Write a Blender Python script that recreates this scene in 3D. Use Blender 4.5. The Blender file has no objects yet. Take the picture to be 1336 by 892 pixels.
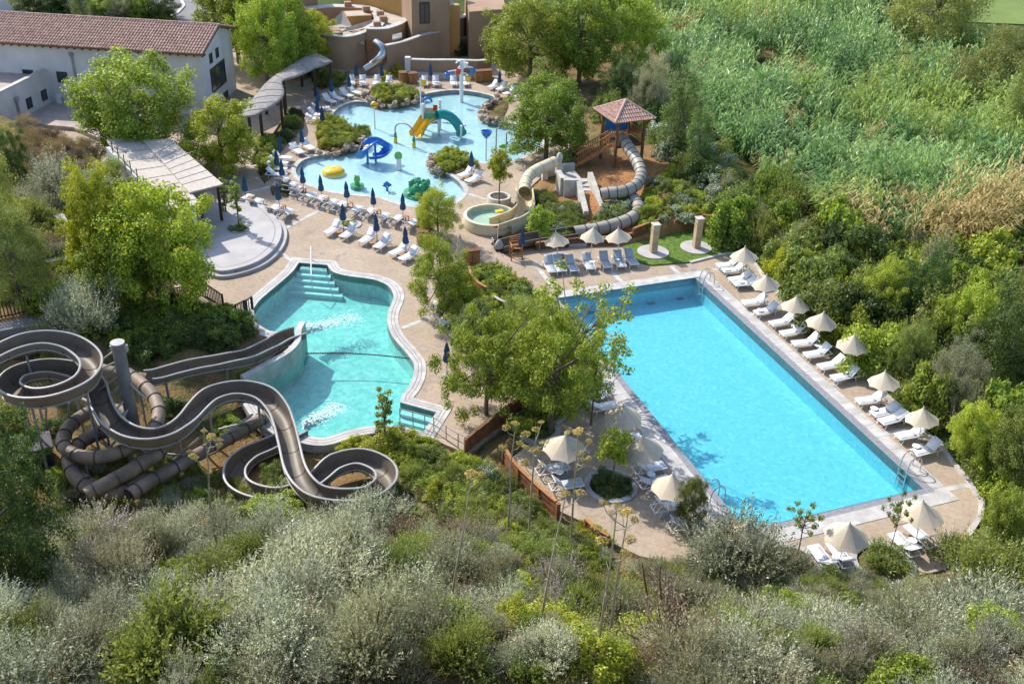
import bpy, bmesh, math, random
import numpy as np
from mathutils import Vector, Matrix, noise as mnoise
from mathutils.geometry import delaunay_2d_cdt
random.seed(7)
RNG = np.random.default_rng(11)
PI = math.pi
scene = bpy.context.scene
COL = scene.collection

# ------------------------------------------------------------------ survey of the site
# The camera sits CH metres above the pool deck; uv() turns a sighting (pixel of the
# 1336x892 photograph) plus a height into a point of the site.
W, H = 1336, 892
S = 0.84
F, PITCH, ROLL, CH = 1346.5292, 0.5419, 0.0349, 34.0681 * S
CP, SP, CR, SR = math.cos(PITCH), math.sin(PITCH), math.cos(ROLL), math.sin(ROLL)

def ray(px, py):
    x, y = px - W / 2, py - H / 2
    x, y = x * CR + y * SR, -x * SR + y * CR
    return (x / F, CP - SP * (y / F), -SP - CP * (y / F))

def uv(px, py, z=0.0):
    d = ray(px, py)
    t = (z - CH) / d[2]
    return Vector((d[0] * t, d[1] * t, z))

def pr(p):
    X, Y, Z = p[0], p[1], p[2] - CH
    d = Y * CP - Z * SP
    u = Y * SP + Z * CP
    x, y = F * X / d, -F * u / d
    return (W / 2 + x * CR - y * SR, H / 2 + x * SR + y * CR)

def ppm(p):                       # pixels per metre at a point
    return F / (p[1] * CP - (p[2] - CH) * SP)

def height_to(p, py):             # height above p whose sighting is py
    lo, hi = 0.0, 40.0
    for _ in range(50):
        m = (lo + hi) / 2
        if pr((p[0], p[1], p[2] + m))[1] > py: lo = m
        else: hi = m
    return lo

def in_poly(x, y, poly):
    c = False
    n = len(poly)
    j = n - 1
    for i in range(n):
        xi, yi = poly[i]; xj, yj = poly[j]
        if (yi > y) != (yj > y) and x < (xj - xi) * (y - yi) / (yj - yi) + xi: c = not c
        j = i
    return c

def in_poly_np(X, Y, poly):
    c = np.zeros(X.shape, bool)
    n = len(poly); j = n - 1
    for i in range(n):
        xi, yi = poly[i]; xj, yj = poly[j]
        if yi != yj:
            k = ((yi > Y) != (yj > Y)) & (X < (xj - xi) * (Y - yi) / (yj - yi) + xi)
            c ^= k
        j = i
    return c

def dist_poly_np(X, Y, poly):
    D = np.full(X.shape, 1e9)
    n = len(poly)
    for i in range(n):
        ax, ay = poly[i]; bx, by = poly[(i + 1) % n]
        dx, dy = bx - ax, by - ay
        L = dx * dx + dy * dy + 1e-12
        t = np.clip(((X - ax) * dx + (Y - ay) * dy) / L, 0, 1)
        D = np.minimum(D, np.hypot(X - ax - t * dx, Y - ay - t * dy))
    return D

def catmull(pts, n=8, closed=False):
    P = [Vector(p) for p in pts]
    out = []
    m = len(P)
    rng = range(m) if closed else range(m - 1)
    for i in rng:
        if closed: a, b, c, d = P[(i - 1) % m], P[i], P[(i + 1) % m], P[(i + 2) % m]
        else: a, b, c, d = P[max(i - 1, 0)], P[i], P[i + 1], P[min(i + 2, m - 1)]
        for k in range(n):
            t = k / n
            out.append(0.5 * ((2 * b) + (c - a) * t + (2 * a - 5 * b + 4 * c - d) * t * t + (3 * b - a - 3 * c + d) * t ** 3))
    if not closed: out.append(P[-1].copy())
    return out

def resample(pts, step):
    out = [pts[0].copy()]
    acc = 0.0
    for a, b in zip(pts, pts[1:]):
        L = (b - a).length
        if L < 1e-9: continue
        t = step - acc
        while t <= L:
            out.append(a.lerp(b, t / L)); t += step
        acc = (acc + L) % step if L + acc >= step else acc + L
    if (out[-1] - pts[-1]).length > step * .3: out.append(pts[-1].copy())
    return out

# ------------------------------------------------------------------ mesh builder
class MB:
    def __init__(s): s.v = []; s.f = []; s.m = []
    def add(s, vs, fs, mat=0):
        o = len(s.v)
        s.v += [tuple(v) for v in vs]
        s.f += [tuple(i + o for i in f) for f in fs]
        s.m += [mat] * len(fs)
        return s
    def box(s, c, size, rot=0.0, mat=0, tilt=None):
        hx, hy, hz = size[0] / 2, size[1] / 2, size[2] / 2
        M = Matrix.Rotation(rot, 3, 'Z')
        if tilt is not None: M = M @ tilt
        vs = [Vector(c) + M @ Vector((x * hx, y * hy, z * hz)) for z in (-1, 1) for y in (-1, 1) for x in (-1, 1)]
        return s.add(vs, [(0, 2, 3, 1), (4, 5, 7, 6), (0, 1, 5, 4), (2, 6, 7, 3), (0, 4, 6, 2), (1, 3, 7, 5)], mat)
    def beam(s, a, b, w, h, mat=0, up=(0, 0, 1)):
        a, b = Vector(a), Vector(b)
        t = (b - a).normalized()
        l = t.cross(Vector(up))
        if l.length < 1e-4: l = t.cross(Vector((1, 0, 0)))
        l.normalize(); u = l.cross(t)
        vs = []
        for p in (a, b):
            for i, j in ((-1, -1), (1, -1), (1, 1), (-1, 1)):
                vs.append(p + l * (i * w / 2) + u * (j * h / 2))
        return s.add(vs, [(0, 1, 2, 3), (7, 6, 5, 4), (0, 4, 5, 1), (1, 5, 6, 2), (2, 6, 7, 3), (3, 7, 4, 0)], mat)
    def prism(s, poly, z0, z1, mat=0, bottom=True):
        n = len(poly)
        ar = sum(poly[i][0] * poly[(i + 1) % n][1] - poly[(i + 1) % n][0] * poly[i][1] for i in range(n))
        if ar < 0: poly = poly[::-1]
        vs = [(p[0], p[1], z0) for p in poly] + [(p[0], p[1], z1) for p in poly]
        fs = [tuple(range(n, 2 * n))] + [(i, (i + 1) % n, n + (i + 1) % n, n + i) for i in range(n)]
        if bottom: fs.append(tuple(range(n - 1, -1, -1)))
        return s.add(vs, fs, mat)
    def tube(s, path, r, n=8, mat=0, cap=True):
        P = [Vector(p) for p in path]
        m = len(P)
        R = r if hasattr(r, '__len__') else [r] * m
        vs = []
        ref = None
        for i in range(m):
            t = (P[min(i + 1, m - 1)] - P[max(i - 1, 0)])
            if t.length < 1e-9: t = Vector((0, 0, 1))
            t.normalize()
            if ref is None:
                ref = t.cross(Vector((0, 0, 1)))
                if ref.length < 1e-3: ref = Vector((1, 0, 0))
            ref = (ref - t * ref.dot(t)).normalized()
            b = t.cross(ref)
            for k in range(n):
                a = 2 * PI * k / n
                vs.append(P[i] + (ref * math.cos(a) + b * math.sin(a)) * R[i])
        fs = [(i * n + k, i * n + (k + 1) % n, (i + 1) * n + (k + 1) % n, (i + 1) * n + k) for i in range(m - 1) for k in range(n)]
        if cap: fs += [tuple(range(n - 1, -1, -1)), tuple((m - 1) * n + k for k in range(n))]
        return s.add(vs, fs, mat)
    def lathe(s, c, prof, n=16, mat=0, sx=1.0, sy=1.0, pleat=0.0, pn=8):
        vs = []
        for r, z in prof:
            for k in range(n):
                a = 2 * PI * k / n
                rr = r * (1 + pleat * math.cos(pn * a))
                vs.append((c[0] + rr * sx * math.cos(a), c[1] + rr * sy * math.sin(a), c[2] + z))
        m = len(prof)
        fs = [(i * n + k, i * n + (k + 1) % n, (i + 1) * n + (k + 1) % n, (i + 1) * n + k) for i in range(m - 1) for k in range(n)]
        if prof[0][0] > 1e-4: fs.append(tuple(range(n - 1, -1, -1)))
        if prof[-1][0] > 1e-4: fs.append(tuple((m - 1) * n + k for k in range(n)))
        return s.add(vs, fs, mat)
    def sweep(s, path, prof, mat=0, closed_prof=True, bank=None, cap=True):
        P = [Vector(p) for p in path]
        m = len(P); n = len(prof)
        vs = []
        for i in range(m):
            t = (P[min(i + 1, m - 1)] - P[max(i - 1, 0)]).normalized()
            l = t.cross(Vector((0, 0, 1))).normalized(); u = l.cross(t)
            if bank:
                b = bank[i]; l, u = l * math.cos(b) + u * math.sin(b), u * math.cos(b) - l * math.sin(b)
            for x, z in prof: vs.append(P[i] + l * x + u * z)
        q = n if closed_prof else n - 1
        fs = [(i * n + k, i * n + (k + 1) % n, (i + 1) * n + (k + 1) % n, (i + 1) * n + k) for i in range(m - 1) for k in range(q)]
        if cap and closed_prof: fs += [tuple(range(n - 1, -1, -1)), tuple((m - 1) * n + k for k in range(n))]
        return s.add(vs, fs, mat)
    def sweepv(s, path, prof_at, mat=0, bank=None):
        P = [Vector(p) for p in path]
        m = len(P); vs = []; n = 0
        for i in range(m):
            t = (P[min(i + 1, m - 1)] - P[max(i - 1, 0)]).normalized()
            l = t.cross(Vector((0, 0, 1))).normalized(); u = l.cross(t)
            if bank:
                b = bank[i]; l, u = l * math.cos(b) + u * math.sin(b), u * math.cos(b) - l * math.sin(b)
            pf = prof_at(i); n = len(pf)
            for x, z in pf: vs.append(P[i] + l * x + u * z)
        fs = [(i * n + k, i * n + k + 1, (i + 1) * n + k + 1, (i + 1) * n + k) for i in range(m - 1) for k in range(n - 1)]
        return s.add(vs, fs, mat)
    def sphere(s, c, r, n=12, m=8, mat=0, sc=(1, 1, 1), jit=0.0, seed=0):
        rr = random.Random(seed)
        vs = [(c[0], c[1], c[2] - r * sc[2])]
        for i in range(1, m):
            th = PI * i / m
            for k in range(n):
                a = 2 * PI * k / n
                q = r * (1 + jit * (rr.random() - .5))
                vs.append((c[0] + q * sc[0] * math.sin(th) * math.cos(a), c[1] + q * sc[1] * math.sin(th) * math.sin(a), c[2] - q * sc[2] * math.cos(th)))
        vs.append((c[0], c[1], c[2] + r * sc[2]))
        L = len(vs) - 1
        fs = [(0, 1 + (k + 1) % n, 1 + k) for k in range(n)]
        fs += [(1 + i * n + k, 1 + i * n + (k + 1) % n, 1 + (i + 1) * n + (k + 1) % n, 1 + (i + 1) * n + k) for i in range(m - 2) for k in range(n)]
        fs += [(L, 1 + (m - 2) * n + k, 1 + (m - 2) * n + (k + 1) % n) for k in range(n)]
        return s.add(vs, fs, mat)
    def build(s, name, mats, parent=None, smooth=False, loc=None, bevel=0.0):
        me = bpy.data.meshes.new(name)
        me.from_pydata(s.v, [], s.f)
        if not isinstance(mats, (list, tuple)): mats = [mats]
        for m in mats: me.materials.append(m)
        if len(mats) > 1: me.polygons.foreach_set('material_index', s.m)
        bm = bmesh.new(); bm.from_mesh(me)
        bmesh.ops.recalc_face_normals(bm, faces=bm.faces)
        bm.to_mesh(me); bm.free()
        if smooth:
            me.polygons.foreach_set('use_smooth', [True] * len(me.polygons))
            me.set_sharp_from_angle(angle=math.radians(42))
        o = bpy.data.objects.new(name, me)
        COL.objects.link(o)
        if parent is not None: o.parent = parent
        if loc is not None: o.location = loc
        if bevel:
            md = o.modifiers.new('Bevel', 'BEVEL'); md.width = bevel; md.segments = 2; md.limit_method = 'ANGLE'
        return o

def tag(o, label=None, cat=None, group=None, kind=None):
    if label: o['label'] = label
    if cat: o['category'] = cat
    if group: o['group'] = group
    if kind: o['kind'] = kind
    return o

def thing(name, loc, label, cat, group=None, rz=0.0, scale=1.0):
    o = bpy.data.objects.new(name, None); COL.objects.link(o)
    o.location = loc; o.rotation_euler = (0, 0, rz); o.empty_display_size = .2
    if scale != 1.0: o.scale = (scale,) * 3
    return tag(o, label, cat, group)

KIDS = {}
def dup(o, parent=None):
    c = o.copy(); COL.objects.link(c)
    if parent is not None: c.parent = parent
    for ch in o.children: dup(ch, c)
    return c

class Proto:                      # first use places the original, later uses copy it
    def __init__(s, make): s.o = make(); s.used = False; s.kids = None
    def place(s, loc, rz=0.0, scale=None, label=None, cat=None, group=None, tilt=(0, 0)):
        o = s.o if not s.used else dup(s.o)
        s.used = True
        o.location = loc; o.rotation_euler = (tilt[0], tilt[1], rz)
        if scale is not None: o.scale = scale if hasattr(scale, '__len__') else (scale,) * 3
        return tag(o, label, cat, group)

# ------------------------------------------------------------------ materials
def new_mat(name):
    m = bpy.data.materials.new(name); m.use_nodes = True
    nt = m.node_tree
    return m, nt, nt.nodes, nt.links, nt.nodes['Principled BSDF']

def mat(name, col, rough=.6, var=.12, scale=3.0, bump=0.0, bscale=20.0, metal=0.0, spec=.4, coord='Object', detail=4.0, stain=None):
    m, nt, N, L, P = new_mat(name)
    P.inputs['Roughness'].default_value = rough
    P.inputs['Metallic'].default_value = metal
    P.inputs['Specular IOR Level'].default_value = spec
    tc = N.new('ShaderNodeTexCoord')
    no = N.new('ShaderNodeTexNoise'); no.inputs['Scale'].default_value = scale; no.inputs['Detail'].default_value = detail
    L.new(tc.outputs[coord], no.inputs['Vector'])
    mx = N.new('ShaderNodeMix'); mx.data_type = 'RGBA'
    a = tuple(min(1, c * (1 + var)) for c in col) + (1,)
    b = stain + (1,) if stain else tuple(c * (1 - var) for c in col) + (1,)
    mx.inputs['A'].default_value = b; mx.inputs['B'].default_value = a
    mr = N.new('ShaderNodeMapRange'); mr.inputs['From Min'].default_value = .35; mr.inputs['From Max'].default_value = .65
    L.new(no.outputs['Fac'], mr.inputs['Value']); L.new(mr.outputs['Result'], mx.inputs['Factor'])
    L.new(mx.outputs['Result'], P.inputs['Base Color'])
    if bump:
        n2 = N.new('ShaderNodeTexNoise'); n2.inputs['Scale'].default_value = bscale; n2.inputs['Detail'].default_value = 3
        L.new(tc.outputs[coord], n2.inputs['Vector'])
        bp = N.new('ShaderNodeBump'); bp.inputs['Strength'].default_value = bump; bp.inputs['Distance'].default_value = .05
        L.new(n2.outputs['Fac'], bp.inputs['Height']); L.new(bp.outputs['Normal'], P.inputs['Normal'])
    return m

def leaf_mat(name, ramp, transl=.36, rough=.5, spec=.35, obj_var=.24, gain=2.3, tone=False):
    """ramp: list of (pos, rgb). colour differs leaf by leaf and plant by plant."""
    m, nt, N, L, P = new_mat(name)
    P.inputs['Roughness'].default_value = rough
    P.inputs['Specular IOR Level'].default_value = spec
    g = N.new('ShaderNodeNewGeometry')
    cr = N.new('ShaderNodeValToRGB')
    els = cr.color_ramp.elements
    while len(els) < len(ramp): els.new(.5)
    for e, (p, c) in zip(els, ramp): e.position = p; e.color = tuple(min(.75, gain * q) for q in c) + (1,)
    if tone:
        at = N.new('ShaderNodeAttribute'); at.attribute_name = 'tone'
        mxx = N.new('ShaderNodeMix'); mxx.inputs['Factor'].default_value = .62
        L.new(g.outputs['Random Per Island'], mxx.inputs['A']); L.new(at.outputs['Fac'], mxx.inputs['B']); L.new(mxx.outputs['Result'], cr.inputs['Fac'])
    else: L.new(g.outputs['Random Per Island'], cr.inputs['Fac'])
    oi = N.new('ShaderNodeObjectInfo')
    hs = N.new('ShaderNodeHueSaturation')
    mr = N.new('ShaderNodeMapRange'); mr.inputs['To Min'].default_value = 1 - obj_var; mr.inputs['To Max'].default_value = 1 + obj_var
    L.new(oi.outputs['Random'], mr.inputs['Value']); L.new(mr.outputs['Result'], hs.inputs['Value'])
    mm = N.new('ShaderNodeMath'); mm.operation = 'MULTIPLY'; mm.inputs[1].default_value = 7.31
    fr = N.new('ShaderNodeMath'); fr.operation = 'FRACT'
    mr2 = N.new('ShaderNodeMapRange'); mr2.inputs['To Min'].default_value = .485; mr2.inputs['To Max'].default_value = .515
    L.new(oi.outputs['Random'], mm.inputs[0]); L.new(mm.outputs[0], fr.inputs[0]); L.new(fr.outputs[0], mr2.inputs['Value']); L.new(mr2.outputs['Result'], hs.inputs['Hue'])
    L.new(cr.outputs['Color'], hs.inputs['Color']); L.new(hs.outputs['Color'], P.inputs['Base Color'])
    tr = N.new('ShaderNodeBsdfTranslucent')
    hs2 = N.new('ShaderNodeHueSaturation'); hs2.inputs['Hue'].default_value = .49; hs2.inputs['Value'].default_value = 1.35; hs2.inputs['Saturation'].default_value = 1.1
    L.new(hs.outputs['Color'], hs2.inputs['Color']); L.new(hs2.outputs['Color'], tr.inputs['Color'])
    ms = N.new('ShaderNodeMixShader'); ms.inputs['Fac'].default_value = transl
    L.new(P.outputs['BSDF'], ms.inputs[1]); L.new(tr.outputs['BSDF'], ms.inputs[2])
    L.new(ms.outputs['Shader'], N['Material Output'].inputs['Surface'])
    return m

def water_mat(name, tint, rough=.03, bump=.3, bscale=2.5, stretch=(1, 1, 1)):
    m, nt, N, L, P = new_mat(name)
    N.remove(P)
    tc = N.new('ShaderNodeTexCoord'); mp = N.new('ShaderNodeMapping'); mp.inputs['Scale'].default_value = stretch
    L.new(tc.outputs['Object'], mp.inputs['Vector'])
    n1 = N.new('ShaderNodeTexNoise'); n1.inputs['Scale'].default_value = bscale; n1.inputs['Detail'].default_value = 5; n1.inputs['Distortion'].default_value = .6
    L.new(mp.outputs['Vector'], n1.inputs['Vector'])
    bp = N.new('ShaderNodeBump'); bp.inputs['Strength'].default_value = bump; bp.inputs['Distance'].default_value = .08
    L.new(n1.outputs['Fac'], bp.inputs['Height'])
    fr = N.new('ShaderNodeFresnel'); fr.inputs['IOR'].default_value = 1.33; L.new(bp.outputs['Normal'], fr.inputs['Normal'])
    gl = N.new('ShaderNodeBsdfGlossy'); gl.inputs['Roughness'].default_value = rough; L.new(bp.outputs['Normal'], gl.inputs['Normal'])
    tr = N.new('ShaderNodeBsdfTransparent'); tr.inputs['Color'].default_value = tint + (1,)
    ms = N.new('ShaderNodeMixShader')
    gm = N.new('ShaderNodeNewGeometry'); iv = N.new('ShaderNodeMath'); iv.operation = 'SUBTRACT'; iv.inputs[0].default_value = 1.0
    L.new(gm.outputs['Backfacing'], iv.inputs[1]); mu = N.new('ShaderNodeMath'); mu.operation = 'MULTIPLY'
    L.new(fr.outputs['Fac'], mu.inputs[0]); L.new(iv.outputs[0], mu.inputs[1]); L.new(mu.outputs[0], ms.inputs['Fac']); L.new(tr.outputs['BSDF'], ms.inputs[1]); L.new(gl.outputs['BSDF'], ms.inputs[2])
    L.new(ms.outputs['Shader'], N['Material Output'].inputs['Surface'])
    return m

def tile_mat(name, cols, scale=4.0, big=None):
    """mosaic of small glazed tiles, each tile its own shade"""
    m, nt, N, L, P = new_mat(name)
    P.inputs['Roughness'].default_value = .35
    tc = N.new('ShaderNodeTexCoord')
    vo = N.new('ShaderNodeTexVoronoi'); vo.inputs['Scale'].default_value = scale; vo.inputs['Randomness'].default_value = .8
    L.new(tc.outputs['Object'], vo.inputs['Vector'])
    cr = N.new('ShaderNodeValToRGB')
    els = cr.color_ramp.elements
    while len(els) < len(cols): els.new(.5)
    for i, (e, c) in enumerate(zip(els, cols)): e.position = i / (len(cols) - 1); e.color = c + (1,)
    sp = N.new('ShaderNodeSeparateColor'); L.new(vo.outputs['Color'], sp.inputs['Color'])
    L.new(sp.outputs['Red'], cr.inputs['Fac'])
    out = cr.outputs['Color']
    L.new(out, P.inputs['Base Color'])
    return m

M = {}
M['white'] = mat('white_paint', (.78, .78, .78), .4, .05)
M['sling'] = mat('white_sling', (.72, .73, .75), .7, .06, 8)
M['sling_grey'] = mat('grey_sling', (.42, .45, .485), .7, .06, 8)
M['steel'] = mat('steel', (.55, .56, .58), .25, .05, metal=.9)
M['galv'] = mat('galvanised', (.30, .31, .33), .5, .12, 4, metal=.2)
M['beige_canvas'] = mat('beige_canvas', (.55, .465, .35), .85, .08, 3)
M['blue_canvas'] = mat('blue_canvas', (.025, .075, .15), .8, .15, 4)
M['timber_dark'] = mat('dark_timber', (.055, .035, .024), .7, .3, 6, .3, 30)
M['timber_orange'] = mat('orange_timber', (.36, .16, .055), .6, .22, 5, .3, 30)
M['timber_brown'] = mat('brown_timber', (.17, .085, .04), .7, .25, 5, .3, 30)
M['cor_ten'] = mat('rusty_boards', (.24, .10, .045), .7, .25, 3, .2, 20)
M['coping'] = mat('pale_coping', (.47, .45, .425), .7, .18, 1.5, .1, 30)
M['gutter'] = mat('gutter_grate', (.25, .245, .26), .6, .15, 6)
M['concrete'] = mat('pale_concrete', (.42, .40, .39), .8, .12, .8, .1, 20)
M['step_stone'] = mat('pale_stone', (.50, .47, .41), .8, .15, 2.5, .3, 12)
M['render'] = mat('wall_render', (.58, .56, .56), .85, .1, .5, .1, 30)
M['render_white'] = mat('white_render', (.66, .66, .66), .85, .05, .6)
M['adobe'] = mat('tan_render', (.35, .23, .15), .9, .1, .5, .15, 15)
M['adobe_orange'] = mat('ochre_render', (.50, .28, .095), .9, .1, .5, .15, 15)
M['adobe_roof'] = mat('roof_gravel', (.46, .40, .34), .9, .12, 1.0, .2, 25)
M['gravel_roof'] = mat('pink_gravel', (.43, .35, .31), .95, .15, 2.0, .3, 40)
M['glass_dark'] = mat('dark_glass', (.03, .04, .05), .12, .3, 1.0, spec=.8)
M['frame_dark'] = mat('dark_frame', (.04, .04, .045), .5, .1)
M['rock'] = mat('boulder', (.40, .30, .22), .9, .3, 1.5, .8, 5)
M['slide_in'] = mat('flume_inside', (.092, .078, .066), .5, .3, 1.4, stain=(.17, .135, .095), spec=.35, detail=8)
M['slide_out'] = mat('flume_outside', (.135, .105, .08), .6, .22, 1.3, stain=(.20, .16, .115), detail=8)
M['slide_tan'] = mat('tube_shell', (.25, .185, .13), .6, .22, 1.1, stain=(.14, .105, .082), detail=8)
M['slide_rim'] = mat('flume_rim', (.36, .345, .33), .45, .08)
M['tube_grey'] = mat('grey_tube_shell', (.33, .30, .255), .5, .15, .8)
M['joint'] = mat('flange', (.075, .065, .055), .6, .15)
M['cream'] = mat('cream_fibreglass', (.62, .55, .38), .45, .08, 1.5)
M['cream_in'] = mat('ochre_fibreglass', (.58, .42, .20), .35, .1, 1.5)
M['yellow'] = mat('yellow_plastic', (.80, .50, .03), .35, .06)
M['teal'] = mat('teal_plastic', (.02, .30, .28), .3, .08)
M['blue'] = mat('blue_plastic', (.03, .18, .55), .3, .08)
M['green'] = mat('green_plastic', (.03, .26, .11), .4, .15, 4)
M['lime'] = mat('lime_plastic', (.18, .45, .12), .4, .1)
M['red'] = mat('red_plastic', (.55, .06, .03), .4, .08)
M['trunk'] = mat('bark', (.17, .14, .11), .9, .3, 6, .6, 25)
M['twig'] = mat('twig', (.15, .115, .085), .9, .3, 8)
M['stalk'] = mat('pale_stalk', (.33, .30, .19), .8, .2, 5)
M['rust_plant'] = mat('dead_rust_leaf', (.16, .065, .035), .9, .3, 5)
M['asphalt'] = mat('asphalt', (.20, .195, .20), .9, .12, 1.0, .2, 30)
M['foam'] = mat('foam', (.66, .84, .86), .8, .04)
M['dark_teal'] = mat('dark_teal_tile', (.02, .16, .22), .4, .1)
M['pergola_slat'] = mat('weathered_cane', (.50, .44, .38), .9, .12, 4, .4, 30)
M['canopy_grey'] = mat('grey_cane', (.29, .265, .25), .9, .18, 3, .4, 30)
M['lawn'] = mat('lawn', (.10, .17, .02), .95, .35, 6, .6, 60)
M['ac'] = mat('white_casing', (.7, .7, .7), .5, .05)

def roof_tile(name, c1, c2, sc=3.2):
    m, nt, N, L, P = new_mat(name)
    P.inputs['Roughness'].default_value = .85
    tc = N.new('ShaderNodeTexCoord')
    br = N.new('ShaderNodeTexBrick'); br.offset = 0
    br.inputs['Scale'].default_value = sc; br.inputs['Brick Width'].default_value = .62; br.inputs['Row Height'].default_value = .9; br.inputs['Mortar Size'].default_value = .0
    br.inputs['Color1'].default_value = c1 + (1,); br.inputs['Color2'].default_value = c2 + (1,); br.inputs['Bias'].default_value = 0
    L.new(tc.outputs['UV'], br.inputs['Vector'])
    no = N.new('ShaderNodeTexNoise'); no.inputs['Scale'].default_value = 1.2; no.inputs['Detail'].default_value = 4
    L.new(tc.outputs['Object'], no.inputs['Vector'])
    hs = N.new('ShaderNodeHueSaturation'); mr = N.new('ShaderNodeMapRange'); mr.inputs['To Min'].default_value = .7; mr.inputs['To Max'].default_value = 1.3
    L.new(no.outputs['Fac'], mr.inputs['Value']); L.new(mr.outputs['Result'], hs.inputs['Value'])
    L.new(br.outputs['Color'], hs.inputs['Color']); L.new(hs.outputs['Color'], P.inputs['Base Color'])
    return m
M['tile_red'] = mat('red_roof_tile', (.43, .28, .22), .85, .3, 5, .2, 20)
M['tile_pink'] = mat('pink_roof_tile', (.52, .32, .25), .85, .22, 6, .2, 20)

M['pale_step'] = mat('pale_teal_step', (.40, .60, .56), .5, .1, 3)

M['dark_wall'] = mat('dark_concrete', (.10, .095, .105), .85, .2, 1.5)

M['mast_grey'] = mat('mast_grey', (.19, .185, .19), .5, .15, 2, metal=.1)
# ------------------------------------------------------------------ plan of the site
YAW = math.radians(20.8878)
PO = Vector((11.9594 * S, 39.2889 * S, 0)); PL, PW = 25 * S, 10.7063 * S
PA = Vector((math.cos(YAW), math.sin(YAW), 0)); PB = Vector((-math.sin(YAW), math.cos(YAW), 0))
def pool_pt(a, b, z=0.0): q = PO + PA * a + PB * b; return Vector((q.x, q.y, z))
BIG = [pool_pt(*q).xy for q in ((0, 0), (PW, 0), (PW, PL), (0, PL))]
BIG = [(p[0], p[1]) for p in BIG]

def gpoly(px, z=0.0): return [(uv(*p, z).x, uv(*p, z).y) for p in px]

LAG_A = [(390,343),(383,353),(375,361),(361,373),(349,383),(338,393),(331,403)]
LAG_B = [(333,420),(352,432),(378,434),(391,444),(389,462),(376,476),(352,490),(330,502),(332,520),(350,545),(372,560),(396,567),(422,571),(450,563),(482,556),(520,556),(553,563)]
LAG_C = [(569,538),(522,525),(524,516)]
LAG_D = [(533,505),(539,491),(540,476),(535,467),(528,458),(519,448),(512,439),(507,428),(505,417),(507,405),(512,393),(513,384),(506,373),(491,366),(475,363),(459,361),(443,358),(433,354),(427,346)]
def smooth_px(pts, n=4):
    c = catmull([(p[0], p[1], 0) for p in pts], n); return [(p.x, p.y) for p in c]
LAGPX = smooth_px(LAG_A) + smooth_px(LAG_B) + LAG_C + smooth_px(LAG_D)
LAG = gpoly(LAGPX)
KIDPX = [(386,222),(389,230),(398,237),(412,243),(438,250),(475,254),(498,257),(522,265),(550,270),(576,269),(597,260),(605,249),(599,238),(587,229),(575,223),(572,212),(580,205),(600,202),(618,208),(640,213),(667,210),(685,203),(700,194),(708,183),(700,170),(680,163),(655,161),(638,158),(630,150),(634,141),(645,134),(646,128),(632,123),(610,119),(590,118),(570,120),(552,124),(535,132),(515,137),(495,137),(480,134),(462,133),(444,140),(434,150),(438,158),(452,166),(470,171),(479,177),(472,187),(455,194),(432,200),(408,205),(393,211)]
KID = gpoly([(p.x, p.y) for p in catmull([(a, b, 0) for a, b in KIDPX], 3, True)])

DECK_OUT = gpoly([(318,402),(300,409),(262,398),(228,386)]) + [(-20.8,56.2),(-29.2,68.6),(-40,76),(-42,96),(-24,106),(-14,108)] + \
  gpoly([(640,82),(700,108),(740,140),(760,180),(735,200),(712,222),(705,232),(690,246),(672,264),(668,290),(640,318),(655,331),(690,322),(730,324),(812,321),(826,340),(850,347),(900,343),(940,333),(962,330),(985,345),(998,364),(1014,380),(1022,396),(1050,424),(1080,449),(1115,477),(1140,500),(1175,534),(1200,558),(1225,580),(1242,602),(1263,628),(1281,655),(1279,674),(1262,700),(1235,742),(1180,754),(1110,757),(1040,745),(980,742),(890,737),(855,729),(835,725),(800,708),(760,680),(725,664),(690,636),(660,604),(705,566),(735,546),(762,520),(772,480),(745,440),(722,402),(690,386),(665,366),(640,352),(612,362),(590,382),(572,398),(580,420),(605,445),(655,480),(688,532),(610,592),(575,577),(556,567),(480,500),(400,450),(340,415)])
ISLE = [gpoly([(476,128),(482,119),(500,112),(525,113),(546,118),(550,126),(540,133),(515,138),(490,138)]),
        gpoly([(416,194),(412,178),(414,160),(424,150),(440,156),(456,165),(472,171),(480,178),(474,188),(455,196),(432,201)]),
        gpoly([(562,222),(561,210),(566,203),(585,199),(605,202),(618,212),(612,224),(590,228),(572,226)]),
        gpoly([(632,158),(629,149),(634,140),(645,133),(650,127),(662,128),(664,140),(655,160)])]
BED = [gpoly([(355,255),(352,244),(368,240),(380,248),(376,258)]),
       gpoly([(345,240),(330,215),(335,190),(352,180),(372,150),(385,140),(398,150),(396,168),(380,182),(366,200),(360,225)]),
       gpoly([(405,118),(420,108),(440,100),(455,92),(458,100),(440,108),(420,118)])]

LAWN = gpoly([(812,323),(826,341),(850,347),(900,343),(940,333),(962,329),(950,316),(925,308),(905,300),(880,304),(850,312),(825,318)])
def ring(c, r, n=28): return [(c[0] + r * math.cos(2 * PI * i / n), c[1] + r * math.sin(2 * PI * i / n)) for i in range(n)]
RINGS = []                         # round tree pits cut into the deck: (centre, radius)
for px, py, r in ((797,634,.95),(1152,735,1.05),(700,560,.9),(1030,738,1.1),(456,293,.55),(730,337,.55)):
    c = uv(px, py); RINGS.append(((c.x, c.y), r))

def cdt_region(outer, holes, keep):
    vs, es = [], []
    for poly in [outer] + holes:
        o = len(vs); n = len(poly)
        vs += [Vector((p[0], p[1])) for p in poly]
        es += [(o + i, o + (i + 1) % n) for i in range(n)]
    v2, e2, f2, *_ = delaunay_2d_cdt(vs, es, [], 0, 1e-5)
    tri = []
    for f in f2:
        c = sum((v2[i] for i in f), Vector((0, 0))) / len(f)
        if keep(c.x, c.y): tri.append(tuple(f))
    return [(v.x, v.y) for v in v2], tri

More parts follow.
